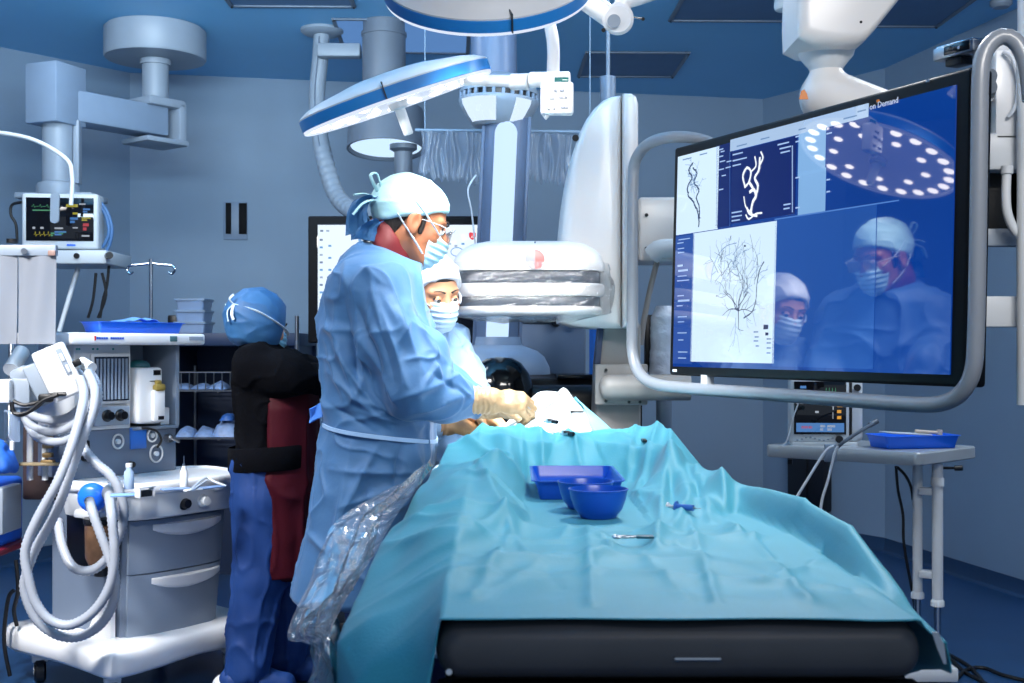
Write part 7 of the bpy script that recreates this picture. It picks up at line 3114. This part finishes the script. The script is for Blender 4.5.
hd.band([(.108, -.060, .010), (.114, -.034, .015), (.116, 0, .012), (.114, .034, .015), (.108, .060, .010)], 'glasses_bridge', mat('glasses_plastic', (190, 200, 214), .25), surgeon, .0028)
# cap ties at the back of the head
bt = hd((-.122, -.03, .018))
for pts, r in (([(-.118, -.03, .03), (-.150, -.05, .055), (-.165, -.05, .075), (-.150, -.045, .085), (-.130, -.04, .06), (-.118, -.03, .035)], .007), ([(-.115, -.03, .02), (-.16, -.04, .02), (-.19, -.05, .005)], .007),
               ([(-.112, -.03, .02), (-.155, -.06, -.005), (-.175, -.06, -.05)], .009)):
    mb = MB()
    mb.tube(spline([hd(p) for p in pts], 7), r, 8, flat=.45)
    mb.build('cap_tie', CAPA, surgeon)
for k, pts in enumerate(([(366, 198), (358, 205), (360, 222), (363, 240)], [(372, 196), (362, 201), (357, 214), (358, 236)], [(378, 220), (368, 228), (366, 240)])):
    path = spline([P(u, v, 3.55 - .02 * k) for u, v in pts], 8)
    mb = MB()
    A = []
    for i, p in enumerate(path):
        f = i / (len(path) - 1)
        wd = .018 + .018 * f
        A.append([p + np.array([wd * (s - .5) * 2, .012 * math.sin(s * 9 + k + f * 3), .004 * math.sin(s * 6)]) for s in np.linspace(0, 1, 7)])
    mb.grid(np.array(A), th=.002)
    mb.build('cap_tail', CAPB, surgeon, 60)
# instruments in the fingers
mb = MB()
mb.tube(spline([(.045, 3.42, 1.135), (.07, 3.46, 1.118), (.12, 3.55, 1.14), (.15, 3.7, 1.165)], 8), .0022, 6)
o = mb.build('guide_wire', STEEL)
tag(o, 'fine steel guide wire held in the right glove of the person in the maroon collar', 'wire')

# ---------------------------------------------------------------- the woman assisting
aide = thing('person', 'woman with white cap and pale mask, facing us behind the person in the maroon collar', 'person', (-.30, 4.06, 0))
h2 = Head((-.256, 3.955, 1.483), -.98, .26, .10, .98)
F2 = np.array([.80, -.60])
Lf = np.array([.60, .80])


def yawed(fn, c, ang):
    ca, sa = math.cos(-ang), math.sin(-ang)

    def g(x, y, z):
        X, Y = x - c[0], y - c[1]
        return fn(ca * X - sa * Y, sa * X + ca * Y, z)
    return g


a2 = math.atan2(F2[1], F2[0])
C2 = np.array([-.305, 4.10])
z2 = [.30, .60, .85, .98, 1.08, 1.18, 1.27, 1.34, 1.38]
sd = SDF((-.72, 3.62, -.005), (.06, 4.42, 1.66), .0055)
sd.add(yawed(stack(z2, [0] * 9, [0] * 9, [.09, .10, .11, .10, .095, .10, .10, .07, .05], [.13, .15, .15, .13, .13, .14, .15, .11, .06], 2.2), C2, a2), (-.55, 3.85, .3), (-.1, 4.35, 1.38), .03)
ls, rs_ = np.array([*(C2 + Lf * .155), 1.32]), np.array([*(C2 - Lf * .155), 1.32])
le, lw = np.array([-.145, 4.08, 1.165]), np.array([-.118, 3.88, 1.095])
re, rw = np.array([-.275, 3.965, 1.10]), np.array([-.235, 3.815, 1.062])
sd.chain([ls, le, lw], [.05, .038, .026], .03)
sd.chain([rs_, re, rw], [.05, .038, .026], .03)
for s in (-1, 1):
    q = C2 + Lf * .09 * s
    sd.chain([(*q, .82), (*(q + F2 * .02), .45), (*q, .07)], [.08, .055, .04], .03)
    sd.chain([(*q, .05), (*(q + F2 * .14), .03)], [.042, .032], .03)
h2.into(sd, np.array([*(C2 + F2 * .01), 1.37]), .050)
sdf_object(sd, 'body', SKIN2, aide, it=1)
sd = SDF((-.74, 3.66, .26), (.06, 4.46, 1.42), .0065)
zg = [.30, .60, .85, .98, 1.08, 1.18, 1.27, 1.335, 1.385]
sd.add(yawed(stack(zg, [0] * 9, [0] * 9, [.17, .16, .145, .135, .130, .13, .125, .10, .065], [.20, .18, .165, .155, .15, .155, .155, .125, .065], 2.3), C2, a2), (-.65, 3.8, .3), (.0, 4.4, 1.39), .03)
sd.chain([ls, le, lw], [.064, .056, .040], .03)
sd.chain([rs_, re, rw], [.070, .066, .040], .04)
sdf_object(sd, 'gown', GOWNL, aide, disp=lambda v: cloth(v, 61, .009, 7.0), it=1)
glove(aide, rw + np.array([.035, .0, -.004]), (1, .08, -.12), (.05, -.25, 1), (.28, .30, .34, .4), k=.93, cuff=.034, m=mat('latex_glove_warm', (200, 156, 112), .42, vary=.06, vscale=20, bump=.2, bscale=60), w=-1)
glove(aide, lw + np.array([.012, -.03, -.004]), (.75, -.50, -.25), (.2, .2, 1), (.34, .38, .42, .5), k=.93, cuff=.034, m=MATS['latex_glove_warm'])
legs(aide, [[(*(C2 + Lf * .09 * s), .80), (*(C2 + Lf * .09 * s + F2 * .02), .45), (*(C2 + Lf * .09 * s), .10)] for s in (-1, 1)], SCRUB, [((*(C2 + Lf * .09 * s - F2 * .03), .045), (*(C2 + Lf * .09 * s + F2 * .14), .04)) for s in (-1, 1)])
h2.cap('cap', CAPW, aide, .012, .068, -.05, .014, disp=wrinkle(h2, .004))
h2.mask(aide, mat('pale_mask', (196, 222, 238), .6, vary=.03))
h2.eyes(aide)
for q in (-1, 1):
    h2.band([(.075, q * .058, -.020), (.04, q * .079, -.004), (.0, q * .088, .006), (-.05, q * .082, .03)], 'mask_tie', TIEM, aide, .003)
sd = SDF(h2.c - .2, h2.c + .2, .0045)
h2.ball(sd, (-.013, 0, .030), (.0985, .0775, .090), .02)
sd.cut(half(h2((.04, 0, .046)), h2.d((-.25, 0, 1.0))), k=.004)
sd.cut(half(h2((.02, 0, .030)), h2.d((.2, 0, -1.0))) if False else half(h2((.03, 0, .02)), h2.d((0, 0, -1.0))) if False else half(h2((-.02, 0, -.01)), h2.d((0.9, 0, .2))), k=.004)
o = sdf_object(sd, 'hair', HAIR, aide, it=1)

# ---------------------------------------------------------------- the woman at the back
nurse = thing('person', 'woman in a black jumper, blue trousers and big blue cap, turned away at left', 'person', (-.95, 4.62, 0))
NY = 4.62
NX = lambda u: (u - 512) * NY / FOC
NZ = lambda v: EYE - (v - 349) * NY / FOC
h3 = Head((NX(262), NY, NZ(325)), .72, .25, 0, .98)
sd = SDF((-1.25, 4.25, -.005), (-.60, 5.0, 1.58), .006)
vs3 = [345, 358, 375, 400, 430, 460, 490]
ub = [244, 240, 236, 235, 239, 240, 240]
uf = [276, 290, 297, 300, 300, 302, 304]
zz3 = [NZ(v) for v in vs3]
c3 = [(NX(a) + NX(b)) / 2 for a, b in zip(ub, uf)]
a3 = [(NX(b) - NX(a)) / 2 for a, b in zip(ub, uf)]
b3 = [.08, .165, .19, .185, .175, .18, .185]
sd.add(stack(zz3, c3, [NY] * 7, np.array(a3) * .82, np.array(b3) * .85, 2.2), (-1.2, 4.4, .7), (-.7, 4.85, 1.33), .03)
for s in (-1, 1):
    y = NY + s * .095
    sd.chain([(NX(272), y, .80), (NX(276) + .02 * s, y, .44), (NX(270) + .05 * s, y, .10)], [.085, .058, .042], .03)
    sd.chain([(NX(262) + .05 * s, y, .05), (NX(292) + .05 * s, y + .02, .035)], [.042, .034], .03)
nsh, nel, nwr = np.array([NX(266), NY - .16, NZ(366)]), np.array([NX(296), NY - .19, NZ(374)]), np.array([NX(322), NY - .10, NZ(380)])
fsh, fel, fwr = np.array([NX(266), NY + .16, NZ(366)]), np.array([NX(300), NY + .2, NZ(380)]), np.array([NX(335), NY + .12, NZ(380)])
sd.chain([nsh, nel, nwr], [.052, .040, .027], .03)
sd.chain([fsh, fel, fwr], [.052, .040, .027], .03)
hand_sdf(sd, nwr + [.03, .01, -.005], (1, .2, -.25), (0, -.4, 1), (.4, .45, .5, .55), .92, w=-1)
hand_sdf(sd, fwr + [.03, .01, -.005], (1, -.2, -.25), (0, .4, 1), (.4, .45, .5, .55), .92)
h3.into(sd, np.array([NX(256), NY, NZ(350)]), .050)
sdf_object(sd, 'body', SKIN2, nurse, it=1)
sd = SDF((-1.28, 4.25, .68), (-.62, 5.0, 1.42), .0085)
sd.add(stack(zz3, c3, [NY] * 7, a3, b3, 2.3), (-1.2, 4.4, .7), (-.7, 4.85, 1.33), .03)
sd.chain([nsh, nel, nwr], [.080, .072, .050], .04)
sd.chain([fsh, fel, fwr], [.080, .072, .050], .04)
sdf_object(sd, 'jumper', BLACKC, nurse, disp=lambda v: cloth(v, 71, .008, 5), it=1)
sd = SDF((-1.2, 4.35, .40), (-.60, 4.9, 1.25), .0085)
za = [.44, .60, .80, .95, 1.08, 1.18]
sd.add(stack(za, [NX(280), NX(280), NX(281), NX(280), NX(281), NX(280)], [NY] * 6, [.125, .135, .135, .14, .135, .11], [.17, .185, .20, .20, .20, .17], 2.4), (-1.15, 4.4, .44), (-.65, 4.85, 1.19), .03)
sd.cut(half((NX(272), NY, 0), (1, .12, 0)), k=.01)
sdf_object(sd, 'apron', MAROOND, nurse, disp=lambda v: cloth(v * np.array([1.2, 1.2, .5]), 81, .007, 5), it=1)
belt(NZ(455), .012, np.array([NX(274)] * 2), np.array([.160] * 2), np.array([.215] * 2), np.array([.5, 1.2]), NY, 'waist_band', BLACKC, nurse, .003, .045)
mb = MB()
q = P(266, 463, NY - .215)
mb.box(q, (.006, .006, .04), .002, R=rot('Y', .15))
mb.box(q + [0, 0, .018], (.014, .006, .012), .002)
mb.build('name_clip', mat('ivory_plastic', (205, 190, 175), .4), nurse)
sd = SDF((-1.2, 4.35, .02), (-.62, 4.92, .92), .0085)
for s in (-1, 1):
    y = NY + s * .095
    sd.chain([(NX(266), y, .86), (NX(268), y, .74), (NX(272) + .03 * s, y, .44), (NX(268) + .06 * s, y, .09)], [.112, .112, .092, .085], .03)
sdf_object(sd, 'trousers', SCRUB, nurse, disp=lambda v: cloth(v * np.array([1.4, 1.4, .42]), 91, .007, 5.5) + .005 * np.sin(v[:, 2] * 34 + 5 * vnoise(v, 5, 2)) * sstep(.35, .12, v[:, 2]), it=1)
for s in (-1, 1):
    x0, y0 = NX(262) + .06 * s, NY + s * .095 - .01
    sd = SDF((x0 - .16, y0 - .12, -.004), (x0 + .26, y0 + .12, .17), .006)
    sd.chain([(x0 - .02, y0, .055), (x0 + .08, y0 + .01, .045), (x0 + .16, y0 + .02, .036)], [.058, .052, .042], .03)
    sd.cut(half((0, 0, .003), (0, 0, 1)), k=.003)
    sdf_object(sd, 'overshoe', SCRUB, nurse, disp=lambda v: .004 * ridged(v, 26, 5) * np.clip(v[:, 2] * 30, 0, 1), it=1)
    sd = SDF((x0 - .16, y0 - .1, -.004), (x0 + .06, y0 + .1, .12), .006)
    sd.chain([(x0 - .06, y0, .030), (x0 - .01, y0, .03)], [.048, .046], .02)
    sd.cut(half((0, 0, .001), (0, 0, 1)), k=.003)
    sdf_object(sd, 'clog', WHITE, nurse, it=1)


def big(sd):
    h3.ball(sd, (-.045, 0, .02), (.115, .105, .105), .04)
    h3.ball(sd, (-.02, 0, -.045), (.10, .092, .075), .05)


def capfold(v):
    q = (v - h3.c) @ h3.R
    an = np.arctan2(q[:, 2], q[:, 0] + .06)
    return .0045 * np.clip(ridged(q * np.array([.7, 1, 1.5]) @ rot('Y', .7), 16, 4), 0, 1) ** 2 + .004 * vnoise(v, 16, 2)


sd = SDF(h3.c - .23, h3.c + .23, .005)
h3.ball(sd, (-.014, 0, .034), (.110, .090, .100), .02)
big(sd)
sd.cut(half(h3((.062, 0, 0)), h3.d((-1, 0, -.05))), k=.01)
sd.cut(half(h3((0, 0, -.098)), h3.d((.0, 0, 1))), k=.012)
sdf_object(sd, 'cap', CAPB, nurse, disp=capfold, it=2)
h3.mask(nurse, mat('nurse_mask', (120, 185, 215), .6, vary=.04))
for q in (-1, 1):
    h3.band([(.085, q * .066, -.02), (.05, q * .098, -.005), (-.02, q * .115, .012), (-.09, q * .10, .03), (-.155, q * .03, .04)], 'mask_tie', TIEM, nurse, .0055)
for pts in ([(-.155, -.03, .04), (-.168, -.02, .01), (-.160, -.03, -.03)], [(-.155, -.03, .04), (-.175, -.03, .055), (-.168, -.04, .075)], [(-.155, -.03, .04), (-.160, -.045, .0), (-.150, -.05, -.02)]):
    h3.band(pts, 'tie_end', TIEM, nurse, .006)
h3.eyes(nurse)
